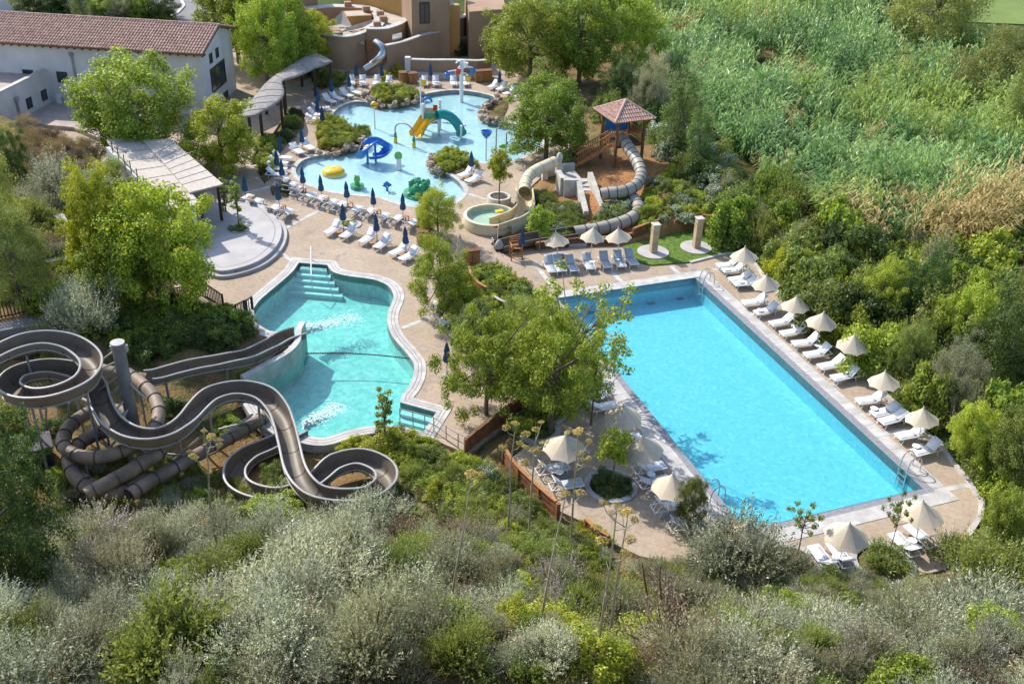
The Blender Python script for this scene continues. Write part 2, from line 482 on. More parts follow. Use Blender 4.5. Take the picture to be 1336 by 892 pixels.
def sheet(name, outer, holes, z, mats, skirt=0.0, parent=None, kind='structure'):
    v, f = cdt_region(outer, holes, lambda x, y: in_poly(x, y, outer) and not any(in_poly(x, y, h) for h in holes))
    bm = bmesh.new()
    bv = [bm.verts.new((x, y, z)) for x, y in v]
    for t in f:
        a = [bv[i] for i in t]
        n = (a[1].co - a[0].co).cross(a[2].co - a[0].co)
        bm.faces.new(a if n.z > 0 else a[::-1])
    if skirt:
        be = [e for e in bm.edges if len(e.link_faces) == 1]
        dn = {}
        for e in be:
            for q in e.verts:
                if q not in dn: dn[q] = bm.verts.new((q.co.x, q.co.y, z - skirt))
        for e in be:
            a, b = e.verts
            bm.faces.new((a, b, dn[b], dn[a]))
    bm.verts.ensure_lookup_table()
    for q in [q for q in bm.verts if not q.link_faces]: bm.verts.remove(q)
    me = bpy.data.meshes.new(name); bm.to_mesh(me); bm.free()
    me.materials.append(mats)
    o = bpy.data.objects.new(name, me); COL.objects.link(o)
    if parent: o.parent = parent
    if kind: o['kind'] = kind
    return o

def offset_poly(poly, d):
    n = len(poly)
    ar = sum(poly[i][0] * poly[(i + 1) % n][1] - poly[(i + 1) % n][0] * poly[i][1] for i in range(n))
    sgn = 1 if ar > 0 else -1
    out = []
    for i in range(n):
        p0, p1, p2 = Vector(poly[i - 1]), Vector(poly[i]), Vector(poly[(i + 1) % n])
        e1, e2 = (p1 - p0).normalized(), (p2 - p1).normalized()
        n1, n2 = Vector((e1.y, -e1.x)) * sgn, Vector((e2.y, -e2.x)) * sgn
        b = n1 + n2
        k = max(.45, 1 + n1.dot(n2))
        q = p1 + b * (d / k)
        out.append((q.x, q.y))
    return out

BIGC = [tuple(pool_pt(*q).xy) for q in ((-.4-.75, -.4-.75), (PW+.4+.6, -.4-.75), (PW+.4+.6, PL+.75), (-.4-.75, PL+.75))]
LAGC = offset_poly(LAG, .62)
KIDC = offset_poly(KID, .35)

# ------------------------------------------------------------------ terrain
CTRL = [(0,892,6),(330,892,6.5),(668,892,6),(1000,892,5),(1336,892,5.5),(-300,892,6),(1600,892,5.5),(668,1300,12),(0,1300,12),(1336,1300,12),
 (100,760,3),(400,760,2.2),(650,760,2),(850,790,1.5),(1050,800,1.0),(1250,800,1.5),(1336,760,1.5),(300,690,.5),(480,680,.3),(600,650,0),(700,680,.1),
 (820,730,.1),(1000,760,.1),(1180,770,.1),(1300,690,.3),(100,640,-.4),(200,620,-.6),(300,590,-.6),(350,560,-.7),(400,610,-.5),(440,650,-.2),(500,600,-.2),(560,600,0),(300,640,-.3),
 (240,460,.5),(300,430,.3),(350,470,-.3),(300,500,-.5),(170,490,-.2),(60,500,-.6),(130,560,-.8),(0,560,-.2),(30,410,1.8),(100,420,1.2),(0,300,2.4),(80,240,2.0),(40,200,2.2),(120,350,1.2),(200,400,.3),(-200,300,3),(-200,600,1),
 (1000,330,0),(1120,430,0),(1230,560,0),(1336,640,.4),(1336,420,-.4),(1100,250,-.5),(1200,100,-.5),(900,150,.2),(1300,20,0),(1600,300,0),
 (840,230,1.2),(790,262,.9),(870,280,.9),(900,230,1.0),(720,262,.35),(690,290,.1),(760,300,.1),(860,312,.1),(700,250,.3),(780,150,.6),(560,30,0),(200,20,0),(0,0,0),(668,-30,0),(1336,-30,0),(640,450,.15),(700,500,.15),(640,400,.1)]
CW = np.array([[*uv(a, b, z).xy, z] for a, b, z in CTRL])

def field(X, Y):
    num = np.zeros(X.shape); den = np.zeros(X.shape)
    for x, y, z in CW:
        w = 1 / ((X - x) ** 2 + (Y - y) ** 2 + 1.5) ** 2
        num += w * z; den += w
    return num / den

def hz_np(X, Y):
    Hh = field(X, Y)
    Hh += .12 * np.sin(X * .9 + 1.3 * np.sin(Y * .5)) * np.sin(Y * .8 + X * .2) * np.clip((np.abs(Hh)) * 2, 0.1, 1)
    ins = in_poly_np(X, Y, DECK_OUT)
    hole = np.zeros(X.shape, bool)
    for h in ISLE + BED: hole |= in_poly_np(X, Y, h)
    for c, r in RINGS: hole |= np.hypot(X - c[0], Y - c[1]) < r
    dd = dist_poly_np(X, Y, DECK_OUT)
    t = np.clip(dd / .7, 0, 1)
    out = Hh * t + (-.12) * (1 - t)
    out = np.where(ins & ~hole, -.4, np.where(hole, .06, out))
    for P, e, zz in ((BIGC, .0, -3.0), (LAG, .35, -3.0), (KID, .2, -1.2)):
        a = in_poly_np(X, Y, P)
        d = dist_poly_np(X, Y, P)
        isl = np.zeros(X.shape, bool)
        out = np.where((a | (d < e)) & ~(hole & (P is KID)), zz, out)
    out = np.where(in_poly_np(X, Y, LAWN), -.35, out)
    return out

def hz(x, y): return float(hz_np(np.array([x], float), np.array([y], float))[0])

def terrain():
    def axis(a, b, s, far):
        c = list(np.arange(a, b + s / 2, s)); lo, hi = [], []
        st, x = s, a
        while x > -far: st *= 1.35; x -= st; lo.append(x)
        st, x = s, b
        while x < far: st *= 1.35; x += st; hi.append(x)
        return np.array(lo[::-1] + c + hi)
    xs = axis(-46, 44, .4, 1500); ys = axis(16, 112, .4, 1500)
    X, Y = np.meshgrid(xs, ys)
    Z = hz_np(X.ravel(), Y.ravel())
    nx, ny = len(xs), len(ys)
    V = np.stack([X.ravel(), Y.ravel(), Z], 1)
    idx = np.arange(nx * ny).reshape(ny, nx)
    Q = np.stack([idx[:-1, :-1].ravel(), idx[:-1, 1:].ravel(), idx[1:, 1:].ravel(), idx[1:, :-1].ravel()], 1)
    o = np_mesh('ground', V, Q, M_ground())
    o['kind'] = 'structure'
    o.data.polygons.foreach_set('use_smooth', np.ones(len(Q), bool))
    # orange soil of the slide mound, and green valley floor, as real soil colours
    at = o.data.attributes.new('soil', 'FLOAT', 'POINT')
    k = np.zeros(len(V))
    for px, py, r in ((850,240,6.5),(800,270,6),(900,270,5),(740,285,5),(345,600,3),(300,620,3)):
        c = uv(px, py, .8); k = np.maximum(k, np.clip(1.3 - np.hypot(V[:, 0] - c.x, V[:, 1] - c.y) / r, 0, 1))
    at.data.foreach_set('value', k)
    at2 = o.data.attributes.new('lush', 'FLOAT', 'POINT')
    q = np.clip((V[:, 0] - .45 * (V[:, 1] - 60) - 8) / 6, 0, 1) * np.clip((V[:, 1] - 30) / 10, 0, 1)
    q = np.maximum(q, np.clip((V[:, 1] - 108) / 8, 0, 1))
    at2.data.foreach_set('value', q)
    return o

def np_mesh(name, V, Q, mats, parent=None, mi=None):
    me = bpy.data.meshes.new(name)
    V = np.ascontiguousarray(V, dtype=np.float32); Q = np.ascontiguousarray(Q, dtype=np.int32)
    me.vertices.add(len(V)); me.vertices.foreach_set('co', V.ravel())
    k = Q.shape[1]
    me.loops.add(Q.size); me.loops.foreach_set('vertex_index', Q.ravel())
    me.polygons.add(len(Q)); me.polygons.foreach_set('loop_start', np.arange(0, Q.size, k, dtype=np.int32))
    if not isinstance(mats, (list, tuple)): mats = [mats]
    for m in mats: me.materials.append(m)
    if mi is not None: me.polygons.foreach_set('material_index', np.asarray(mi, dtype=np.int32))
    me.update(calc_edges=True)
    o = bpy.data.objects.new(name, me); COL.objects.link(o)
    if parent is not None: o.parent = parent
    return o

def M_ground():
    m, nt, N, L, P = new_mat('ground_soil')
    P.inputs['Roughness'].default_value = .95; P.inputs['Specular IOR Level'].default_value = .1
    g = N.new('ShaderNodeNewGeometry')
    def noise(sc, det=5):
        n = N.new('ShaderNodeTexNoise'); n.inputs['Scale'].default_value = sc; n.inputs['Detail'].default_value = det
        L.new(g.outputs['Position'], n.inputs['Vector']); return n.outputs['Fac']
    def ramp(fac, stops):
        c = N.new('ShaderNodeValToRGB')
        while len(c.color_ramp.elements) < len(stops): c.color_ramp.elements.new(.5)
        for e, (p, q) in zip(c.color_ramp.elements, stops): e.position = p; e.color = q + (1,)
        L.new(fac, c.inputs['Fac']); return c.outputs['Color']
    dry = ramp(noise(.9), [(.3, (.06, .07, .02)), (.45, (.13, .115, .045)), (.55, (.20, .14, .07)), (.7, (.24, .13, .06))])
    orange = ramp(noise(2.2), [(.3, (.30, .13, .05)), (.5, (.40, .19, .085)), (.7, (.30, .20, .10))])
    lush = ramp(noise(.7), [(.3, (.03, .05, .012)), (.6, (.07, .10, .025)), (.75, (.11, .13, .04))])
    def mix(a, b, attr):
        A = N.new('ShaderNodeAttribute'); A.attribute_name = attr
        nz = N.new('ShaderNodeMath'); nz.operation = 'MULTIPLY_ADD'; nz.inputs[1].default_value = .8; nz.inputs[2].default_value = -.4
        L.new(noise(1.3), nz.inputs[0])
        ad = N.new('ShaderNodeMath'); ad.operation = 'ADD'; ad.use_clamp = True
        mlt = N.new('ShaderNodeMath'); mlt.operation = 'MULTIPLY'
        L.new(A.outputs['Fac'], mlt.inputs[0]); L.new(A.outputs['Fac'], ad.inputs[0])
        L.new(nz.outputs[0], mlt.inputs[1]); L.new(mlt.outputs[0], ad.inputs[1])
        x = N.new('ShaderNodeMix'); x.data_type = 'RGBA'
        L.new(ad.outputs[0], x.inputs['Factor']); L.new(a, x.inputs['A']); L.new(b, x.inputs['B']); return x.outputs['Result']
    c = mix(mix(dry, orange, 'soil'), lush, 'lush')
    L.new(c, P.inputs['Base Color'])
    bp = N.new('ShaderNodeBump'); bp.inputs['Strength'].default_value = .8; bp.inputs['Distance'].default_value = .15
    L.new(noise(6), bp.inputs['Height']); L.new(bp.outputs['Normal'], P.inputs['Normal'])
    return m

def M_deck():
    m, nt, N, L, P = new_mat('stamped_paving')
    P.inputs['Roughness'].default_value = .8; P.inputs['Specular IOR Level'].default_value = .25
    g = N.new('ShaderNodeNewGeometry')
    def noise(sc, det=5, dist=0):
        n = N.new('ShaderNodeTexNoise'); n.inputs['Scale'].default_value = sc; n.inputs['Detail'].default_value = det; n.inputs['Distortion'].default_value = dist
        L.new(g.outputs['Position'], n.inputs['Vector']); return n.outputs['Fac']
    c = N.new('ShaderNodeValToRGB')
    stops = [(.3, (.285, .215, .155)), (.45, (.385, .30, .22)), (.55, (.425, .335, .25)), (.7, (.49, .40, .31))]
    while len(c.color_ramp.elements) < 4: c.color_ramp.elements.new(.5)
    for e, (p, q) in zip(c.color_ramp.elements, stops): e.position = p; e.color = q + (1,)
    ad = N.new('ShaderNodeMath'); ad.operation = 'ADD'
    h1 = N.new('ShaderNodeMath'); h1.operation = 'MULTIPLY'; h1.inputs[1].default_value = .5
    h2 = N.new('ShaderNodeMath'); h2.operation = 'MULTIPLY'; h2.inputs[1].default_value = .5
    L.new(noise(.35, 6, .5), h1.inputs[0]); L.new(noise(5.0, 6), h2.inputs[0])
    L.new(h1.outputs[0], ad.inputs[0]); L.new(h2.outputs[0], ad.inputs[1]); L.new(ad.outputs[0], c.inputs['Fac'])
    br = N.new('ShaderNodeTexBrick'); br.inputs['Scale'].default_value = 1.0; br.inputs['Mortar Size'].default_value = .012
    br.inputs['Brick Width'].default_value = .6; br.inputs['Row Height'].default_value = .4
    br.inputs['Color1'].default_value = (1, 1, 1, 1); br.inputs['Color2'].default_value = (.93, .93, .93, 1); br.inputs['Mortar'].default_value = (.8, .78, .76, 1)
    mp = N.new('ShaderNodeMapping'); mp.inputs['Rotation'].default_value = (0, 0, YAW)
    L.new(g.outputs['Position'], mp.inputs['Vector']); L.new(mp.outputs['Vector'], br.inputs['Vector'])
    mx = N.new('ShaderNodeMix'); mx.data_type = 'RGBA'; mx.blend_type = 'MULTIPLY'; mx.inputs['Factor'].default_value = 1
    L.new(c.outputs['Color'], mx.inputs['A']); L.new(br.outputs['Color'], mx.inputs['B'])
    st = N.new('ShaderNodeMapRange'); st.inputs['From Min'].default_value = .58; st.inputs['From Max'].default_value = .66; st.inputs['To Min'].default_value = 0; st.inputs['To Max'].default_value = .55
    L.new(noise(.8, 8, 1.5), st.inputs['Value'])
    m2 = N.new('ShaderNodeMix'); m2.data_type = 'RGBA'; m2.inputs['B'].default_value = (.27, .205, .165, 1)
    L.new(st.outputs['Result'], m2.inputs['Factor']); L.new(mx.outputs['Result'], m2.inputs['A']); L.new(m2.outputs['Result'], P.inputs['Base Color'])
    bp = N.new('ShaderNodeBump'); bp.inputs['Strength'].default_value = .25; bp.inputs['Distance'].default_value = .03
    L.new(noise(14), bp.inputs['Height']); L.new(bp.outputs['Normal'], P.inputs['Normal'])
    return m

terrain()
deck = sheet('deck', DECK_OUT, [BIGC, LAGC, KIDC] + ISLE + BED + [ring(c, r) for c, r in RINGS], 0.0, M_deck(), .5)

def strip(mb, pts, w, z0=0.0, z1=.006):
    pts = [Vector((p[0], p[1], 0)) for p in pts]
    vs = []
    for i, p in enumerate(pts):
        t = (pts[min(i + 1, len(pts) - 1)] - pts[max(i - 1, 0)]).normalized()
        l = Vector((-t.y, t.x, 0)) * (w / 2)
        vs += [(p + l).to_tuple()[:2] + (z0,), (p - l).to_tuple()[:2] + (z0,), (p + l).to_tuple()[:2] + (z1,), (p - l).to_tuple()[:2] + (z1,)]
    fs = []
    for i in range(len(pts) - 1):
        a, b = 4 * i, 4 * i + 4
        fs += [(a + 2, a + 3, b + 3, b + 2), (a, a + 2, b + 2, b), (a + 1, b + 1, b + 3, a + 3)]
    fs += [(0, 1, 3, 2), (len(vs) - 4, len(vs) - 2, len(vs) - 1, len(vs) - 3)]
    mb.add(vs, fs)

mb = MB()
for a, b in (((370,299),(425,270)),((318,216),(384,216)),((318,252),(352,244)),((524,428),(568,411)),((608,252),(634,260)),((696,342),(726,380)),((795,352),(812,368)),((875,347),(887,358)),((930,352),(944,350)),((1082,502),(1098,499)),((1150,566),(1190,559)),((1220,640),(1262,633)),((362,327),(384,342)),((716,215),(690,240)),((640,300),(660,308)),((500,135),(500,116))):
    strip(mb, [uv(*a), uv(*b)], .28)
tag(mb.build('paving_bands', M['coping']), kind='structure')
mb = MB()
edge = gpoly([(900,343),(940,333),(962,330),(985,345),(998,364),(1014,380),(1022,396),(1050,424),(1080,449),(1115,477),(1140,500),(1175,534),(1200,558),(1225,580),(1242,602),(1263,628),(1281,655),(1279,674),(1262,700)])
strip(mb, [Vector(p) for p in edge], .22, -.3, .09)
edge = gpoly([(762,520),(735,546),(705,566)])
strip(mb, [Vector(p) for p in edge], .2, -.3, .09)
edge = gpoly([(572,398),(580,420),(605,445),(655,480)])
strip(mb, [Vector(p) for p in edge], .2, -.3, .08)
tag(mb.build('kerb', M['coping']), kind='structure')
for i, (c, r) in enumerate(RINGS):
    mb = MB(); n = 28
    for k in range(n):
        a0, a1 = 2 * PI * k / n, 2 * PI * (k + 1) / n
        q = [(c[0] + rr * math.cos(a), c[1] + rr * math.sin(a)) for rr, a in ((r - .02, a0), (r + .24, a0), (r + .24, a1), (r - .02, a1))]
        mb.prism(q, -.2, .07)
    tag(mb.build('kerb_ring', M['concrete']), kind='structure')

# ------------------------------------------------------------------ pools
def basin(name, poly, depth, mats, parent, top=0.0, floor_fn=None):
    mb = MB(); n = len(poly)
    ar = sum(poly[i][0] * poly[(i + 1) % n][1] - poly[(i + 1) % n][0] * poly[i][1] for i in range(n))
    if ar < 0: poly = poly[::-1]
    mb.add([(x, y, top) for x, y in poly] + [(x, y, -depth) for x, y in poly], [((i + 1) % n, i, n + i, n + (i + 1) % n) for i in range(n)])
    me = bpy.data.meshes.new(name)
    v, f = cdt_region(poly, [], lambda x, y: in_poly(x, y, poly))
    mb.add([(x, y, -depth) for x, y in v], f)
    return mb.build(name, mats, parent)

blue_caustic_tile = tile_mat('blue_tile_caustics', [(.13, .45, .535), (.18, .505, .59), (.155, .48, .56), (.23, .55, .625)], 6.0)  # blue floor tile; its mottling paints in the caustic grain of rippled water
teal_tile = tile_mat('teal_mosaic', [(.17, .43, .39), (.23, .50, .455), (.31, .56, .51)], 4.0)
pale_tile = tile_mat('pale_mosaic', [(.38, .52, .56), (.47, .58, .61), (.42, .55, .59), (.56, .64, .66)], 3.0)

pool = thing('swimming_pool', PO, 'large rectangular lap pool with bright blue water and grey overflow gutter', 'pool')
inv = Matrix.Translation(-PO)
def attach(o, p):                 # parent without moving (parents here are only translated/rotated)
    o.parent = p; o.matrix_parent_inverse = p_matrix(p).inverted()
def p_matrix(p): return Matrix.LocRotScale(p.location, p.rotation_euler, p.scale)
o = basin('basin', BIG, 1.25, blue_caustic_tile, None); attach(o, pool)
def ribbon(name, rects, z0, z1, m, par):
    mb = MB()
    for a0, a1, b0, b1 in rects: mb.prism([tuple(pool_pt(*q).xy) for q in ((a0, b0), (a1, b0), (a1, b1), (a0, b1))], z0, z1)
    o = mb.build(name, m); attach(o, par); return o
g = .38
ribbon('gutter', [(-g, 0, 0, PL), (PW, PW + g, 0, PL), (-g, PW + g, -g, 0)], -.5, -.012, M['gutter'], pool)
ribbon('coping', [(-1.15, -g, -g, PL), (PW + g, PW + 1.0, -g, PL), (-1.15, PW + 1.0, -1.15, -g), (-1.15, PW + 1.0, PL, PL + .75)], -.5, .02, M['coping'], pool)
# joints between coping slabs
mb = MB()
for k in range(22):
    b = k * 1.0 - .2
    for a0, a1 in ((-1.15, -g), (PW + g, PW + 1.0)): mb.prism([tuple(pool_pt(*q).xy) for q in ((a0, b), (a1, b), (a1, b + .02), (a0, b + .02))], 0, .024)
attach(mb.build('coping_joints', M['gutter']), pool)
for px, py in ((770,407),(809,400),(848,395),(886,389)):
    c = uv(px, py, -1.25)
    # under water, sighted straight through
    mb = MB(); q = [tuple((Vector((c.x, c.y, 0)) + PA * a + PB * b).xy) for a, b in ((-.24, -.24), (.24, -.24), (.24, .24), (-.24, .24))]
    mb.prism(q, -1.26, -1.238); attach(mb.build('lane_mark', M['dark_teal']), pool)
wm_big = water_mat('pool_water', (.72, .975, .995), .06, .05, 7.0)
w = sheet('water', BIG, [], -.045, wm_big)
def ladder(a, b, dirv, label):
    L0 = pool_pt(a, b, 0)
    t = thing('pool_ladder', L0, label, 'ladder', 'pool ladders', math.atan2(dirv.y, dirv.x))
    for s in (-.25, .25):
        MB().tube(catmull([(-.55, s, .02), (-.52, s, .55), (-.3, s, .85), (0, s, .82), (.16, s, .4), (.17, s, -.6), (.17, s, -.95)], 5), .028, 8).build('rail', M['steel'], t, True)
    for z in (-.2, -.45, -.7): MB().box((.17, 0, z), (.1, .48, .03)).build('step', M['steel'], t)
ladder(PW + .1, PL - .9, -PA, 'steel pool ladder at the far right corner of the big blue pool')
ladder(PW + .1, 1.3, -PA, 'steel pool ladder at the right end of the near edge of the big pool')
ladder(-.1, 2.2, PA, 'steel pool ladder on the left edge of the big pool near the olive tree')

lag = thing('lagoon_pool', uv(450, 460), 'irregular turquoise slide pool with pale curved coping and steps', 'pool')
attach(basin('basin', LAG, 1.25, teal_tile, None), lag)
def ring_sheet(name, inner, outer, z, skirt, m, par):
    o = sheet(name, outer, [inner], z, m, skirt, None, None); attach(o, par); return o
ring_sheet('coping', LAG, LAGC, .03, .45, M['coping'], lag)
i1 = offset_poly(LAG, .2); i2 = offset_poly(LAG, .25)
ring_sheet('groove', i1, i2, .034, .02, M['gutter'], lag)
i1 = offset_poly(LAG, .38); i2 = offset_poly(LAG, .42)
ring_sheet('groove', i1, i2, .034, .02, M['gutter'], lag)
# entry steps in the notch at the far end
n0, n1 = uv(391, 343), uv(426, 346)
dv = (uv(409, 372) - uv(409, 345)); dv.z = 0; dv.normalize()
for k in range(5):
    mb = MB(); z = -.16 - .2 * k
    a = n0 + dv * (.1 + .4 * k); b = n1 + dv * (.1 + .4 * k)
    ext = (n1 - n0).normalized() * (.22 * k)
    a = a - ext; b = b + ext
    mb.prism([tuple(a.xy), tuple(b.xy), tuple((b + dv * .4).xy), tuple((a + dv * .4).xy)], -1.25, z)
    attach(mb.build('entry_step', M['pale_step']), lag)
for k in range(3):
    a = uv(524, 530) ; b = uv(566, 541)
    d2 = (uv(540, 560) - uv(548, 536)); d2.z = 0; d2.normalize()
    mb = MB(); p, q = a + d2 * .35 * k, b + d2 * .35 * k
    mb.prism([tuple(p.xy), tuple(q.xy), tuple((q + d2 * .35).xy), tuple((p + d2 * .35).xy)], -1.25, -.2 - .2 * k)
    attach(mb.build('entry_step', M['pale_step']), lag)
wm_lag = water_mat('lagoon_water', (.70, .97, .96), .08, .25, 2.6)
sheet('water', LAG, [], -.16, wm_lag)
# raised retaining wall along the slide landing
mb = MB()
wp = [uv(*p, .0) for p in ((396,436),(391,447),(389,462),(376,476),(352,490),(330,502),(318,508))]
cw = catmull([(p.x, p.y, 0) for p in wp], 5)
mb.sweep(cw, [(-.16, -1.2), (.16, -1.2), (.16, .8), (-.16, .8)])
tag(mb.build('retaining_wall', M['coping']), 'pale curved retaining wall between the slide landing and the turquoise pool', 'wall')
# float line
mb = MB(); a, b = uv(400, 461, -.13), uv(538, 468, -.13)
for k in range(60):
    t = k / 59; p = a.lerp(b, t); p += (PB * (.25 * math.sin(t * PI)))
    mb.sphere(p, .045, 6, 5)
mb.tube([a.lerp(b, k / 30) + PB * (.25 * math.sin(k / 30 * PI)) for k in range(31)], .02, 5)
tag(mb.build('float_line', M['frame_dark'], smooth=True), 'dark float line stretched across the turquoise slide pool', 'rope')
def splash(px, py, dx, dy, L, w, label, seed):
    r = random.Random(seed); mb = MB()
    a = uv(px, py, -.15); d = uv(px + dx, py + dy, -.15) - a; d.normalize(); l = Vector((-d.y, d.x, 0))
    for k in range(1000):
        t = r.random() ** 1.3
        p = a + d * (t * L) + l * (r.gauss(0, 1) * w * (.3 + 1.0 * t))
        s = (1 - t) * .022 + .01 + r.random() * .014
        mb.sphere((p.x, p.y, -.15 + r.random() ** 3 * .5 * (1 - t)), s, 5, 4, sc=(1.8, 1.2, .35), jit=.5, seed=k)
    tag(mb.build('splash', M['foam'], smooth=True), label, 'splash', kind='stuff')
splash(398, 434, 50, -16, 3.4, .33, 'white foam at the end of the upper flume', 3)
splash(398, 560, 40, -28, 2.6, .25, 'white foam at the end of the lower flume', 4)

kid = thing('splash_pool', uv(500, 200), 'shallow pale blue children splash pool of free form', 'pool')
attach(basin('basin', KID, .35, pale_tile, None), kid)
ring_sheet('coping', KID, KIDC, .02, .4, M['coping'], kid)
wm_kid = water_mat('splash_water', (.85, .98, .985), .1, .15, 3.0)
sheet('water', KID, [], -.09, wm_kid)
# lawn with bollard plinths
sheet('lawn', LAWN, [], .08, M['lawn'], .6)
# ------------------------------------------------------------------ loungers, tables, parasols
ORD = ['first','second','third','fourth','fifth','sixth','seventh','eighth','ninth','tenth','eleventh','twelfth','thirteenth','fourteenth','fifteenth','sixteenth','seventeenth','eighteenth','nineteenth','twentieth']

def make_lounger(sl, fr, raise_deg, L=1.86):
    def f():
        t = thing('sun_lounger', (0, 0, 0), 'x', 'sun lounger')
        w = .66; zt = .36; hx = 1.12                      # local x: foot 0 -> head L ; hinge at hx
        mb = MB()
        for s in (-1, 1):
            mb.beam((0, s * w / 2, zt), (L - .05, s * w / 2, zt), .045, .06)
        for x in (0.0, L - .05): mb.beam((x, -w / 2, zt), (x, w / 2, zt), .045, .05)
        mb.build('frame', M[fr], t)
        for x, k in ((.22, -1), (L - .42, 1)):
            for s in (-1, 1):
                MB().beam((x, s * w / 2, zt - .02), (x + k * .1, s * (w / 2 + .01), 0), .045, .04).build('leg', M[fr], t)
        mb = MB(); n = 7
        vs, fs = [], []
        for i in range(n):
            x = .02 + (hx - .02) * i / (n - 1); z = zt + .035 - .02 * math.sin(PI * i / (n - 1))
            for y in (-w / 2 + .03, 0, w / 2 - .03): vs.append((x, y, z - (.012 if y == 0 else 0)))
        for i in range(n - 1):
            for j in (0, 1): fs.append((3 * i + j, 3 * i + 3 + j, 3 * i + 4 + j, 3 * i + 1 + j))
        o = mb.add(vs, fs).build('seat', M[sl], t, True)
        md = o.modifiers.new('Solidify', 'SOLIDIFY'); md.thickness = .02
        a = math.radians(raise_deg); bl = L - hx
        mb = MB()
        e = Vector((hx + bl * math.cos(a), 0, zt + .04 + bl * math.sin(a)))
        vs = []
        for i in range(5):
            q = Vector((hx, 0, zt + .04)).lerp(e, i / 4)
            for y in (-w / 2 + .02, 0, w / 2 - .02): vs.append((q.x + (.015 if y == 0 else 0), y, q.z - (.015 if y == 0 else 0)))
        fs = []
        for i in range(4):
            for j in (0, 1): fs.append((3 * i + j, 3 * i + 3 + j, 3 * i + 4 + j, 3 * i + 1 + j))
        b = mb.add(vs, fs).build('backrest', M[sl], t, True)
        md = b.modifiers.new('Solidify', 'SOLIDIFY'); md.thickness = .02
        mb = MB()
        for s in (-1, 1):
            mb.beam((hx, s * w / 2 * .97, zt + .04), (e.x, s * w / 2 * .97, e.z), .035, .035)
            q = Vector((hx, 0, zt + .04)).lerp(e, .62)
            mb.beam((q.x, s * w / 2 * .9, q.z), (L - .12, s * w / 2 * .9, zt), .025, .025)
        mb.beam((e.x, -w / 2, e.z), (e.x, w / 2, e.z), .035, .035)
        mb.build('back_frame', M[fr], t)
        return t
    return f
P_LNG = Proto(make_lounger('sling', 'white', 40))
P_LNG_B = Proto(make_lounger('sling', 'white', 48))
P_LNG_C = Proto(make_lounger('sling', 'white', 31))
P_LNG_FLAT = Proto(make_lounger('sling', 'white', 24))
P_LNG_GREY = Proto(make_lounger('sling_grey', 'white', 45))

def make_side_table(top, leg, round_=True):
    def f():
        t = thing('side_table', (0, 0, 0), 'x', 'side table')
        if round_:
            MB().lathe((0, 0, 0), [(.0, .40), (.21, .40), (.225, .41), (.225, .435), (.0, .435)], 18).build('table_top', M[top], t, True)
            MB().lathe((0, 0, 0), [(.17, 0), (.17, .02), (.035, .05), (.03, .395)], 12).build('pedestal', M[leg], t, True)
        else:
            mb = MB()
            for k in range(4): mb.box((0, -.165 + k * .11, .36), (.44, .1, .035))
            mb.build('table_top', M[top], t)
            for x in (-.18, .18):
                for y in (-.17, .17): MB().box((x, y, .17), (.05, .05, .34)).build('leg', M[leg], t)
        return t
    return f
P_TAB = Proto(make_side_table('white', 'galv'))
P_TABW = Proto(make_side_table('timber_orange', 'timber_orange', False))

def make_parasol():
    t = thing('parasol', (0, 0, 0), 'x', 'parasol')
    h, R, n = 2.14, .82, 8
    MB().tube([(0, 0, 0), (0, 0, h - .06)], .026, 8).build('pole', M['white'], t, True)
    MB().lathe((0, 0, 0), [(.26, 0), (.26, .06), (.06, .1), (.04, .3)], 16).build('base', M['galv'], t, True)
    # canopy: tent with concave ribs and scalloped hem
    vs, fs = [(0, 0, h)], []
    rows, sub = 7, 4
    N = n * sub
    for i in range(1, rows + 1):
        q = i / rows
        for k in range(N):
            a = 2 * PI * k / N
            fr = (k % sub) / sub
            dip = 4 * fr * (1 - fr)
            r = R * q * (1 - .085 * dip * q)
            z = h - .76 * q ** .88 - .03 * dip * q * (1 - q) + .055 * dip * q ** 3
            vs.append((r * math.cos(a), r * math.sin(a), z))
    fs += [(0, 1 + k, 1 + (k + 1) % N) for k in range(N)]
    for i in range(rows - 1):
        fs += [(1 + i * N + k, 1 + (i + 1) * N + k, 1 + (i + 1) * N + (k + 1) % N, 1 + i * N + (k + 1) % N) for k in range(N)]
    c = MB().add(vs, fs).build('canopy', M['beige_canvas'], t)
    md = c.modifiers.new('Solidify', 'SOLIDIFY'); md.thickness = .012
    MB().lathe((0, 0, h - .02), [(.03, 0), (.03, .06), (.012, .1)], 8).build('finial', M['white'], t, True)
    for k in range(n):
        a = 2 * PI * k / n
        MB().beam((.04 * math.cos(a), .04 * math.sin(a), h - .62), (.62 * R * math.cos(a), .62 * R * math.sin(a), h - .54), .02, .02).build('rib', M['white'], t)
    return t
P_PAR = Proto(make_parasol)

def make_closed(col):
    def f():
        t = thing('closed_parasol', (0, 0, 0), 'x', 'parasol')
        MB().tube([(0, 0, 0), (0, 0, 2.3)], .024, 8).build('pole', M['timber_brown' if col == 'blue_canvas' else 'white'], t, True)
        MB().lathe((0, 0, 0), [(.24, 0), (.24, .07), (.05, .1), (.04, .3)], 14).build('base', M['galv'], t, True)
        MB().lathe((0, 0, 0), [(.03, 1.02), (.17, .98), (.215, 1.08), (.2, 1.3), (.13, 1.62), (.16, 1.72), (.12, 2.0), (.07, 2.2), (.045, 2.3), (.0, 2.34)], 32, pleat=.16, pn=8).build('canopy', M[col], t, True)
        MB().lathe((0, 0, 0), [(.15, 1.6), (.155, 1.63), (.15, 1.66)], 16).build('tie', M[col], t, True)
        MB().lathe((0, 0, 2.33), [(.022, 0), (.03, .03), (.0, .08)], 8).build('finial', M['timber_brown'], t, True)
        return t
    return f
P_CLB = Proto(make_closed('blue_canvas'))
P_CLW = Proto(make_closed('beige_canvas'))

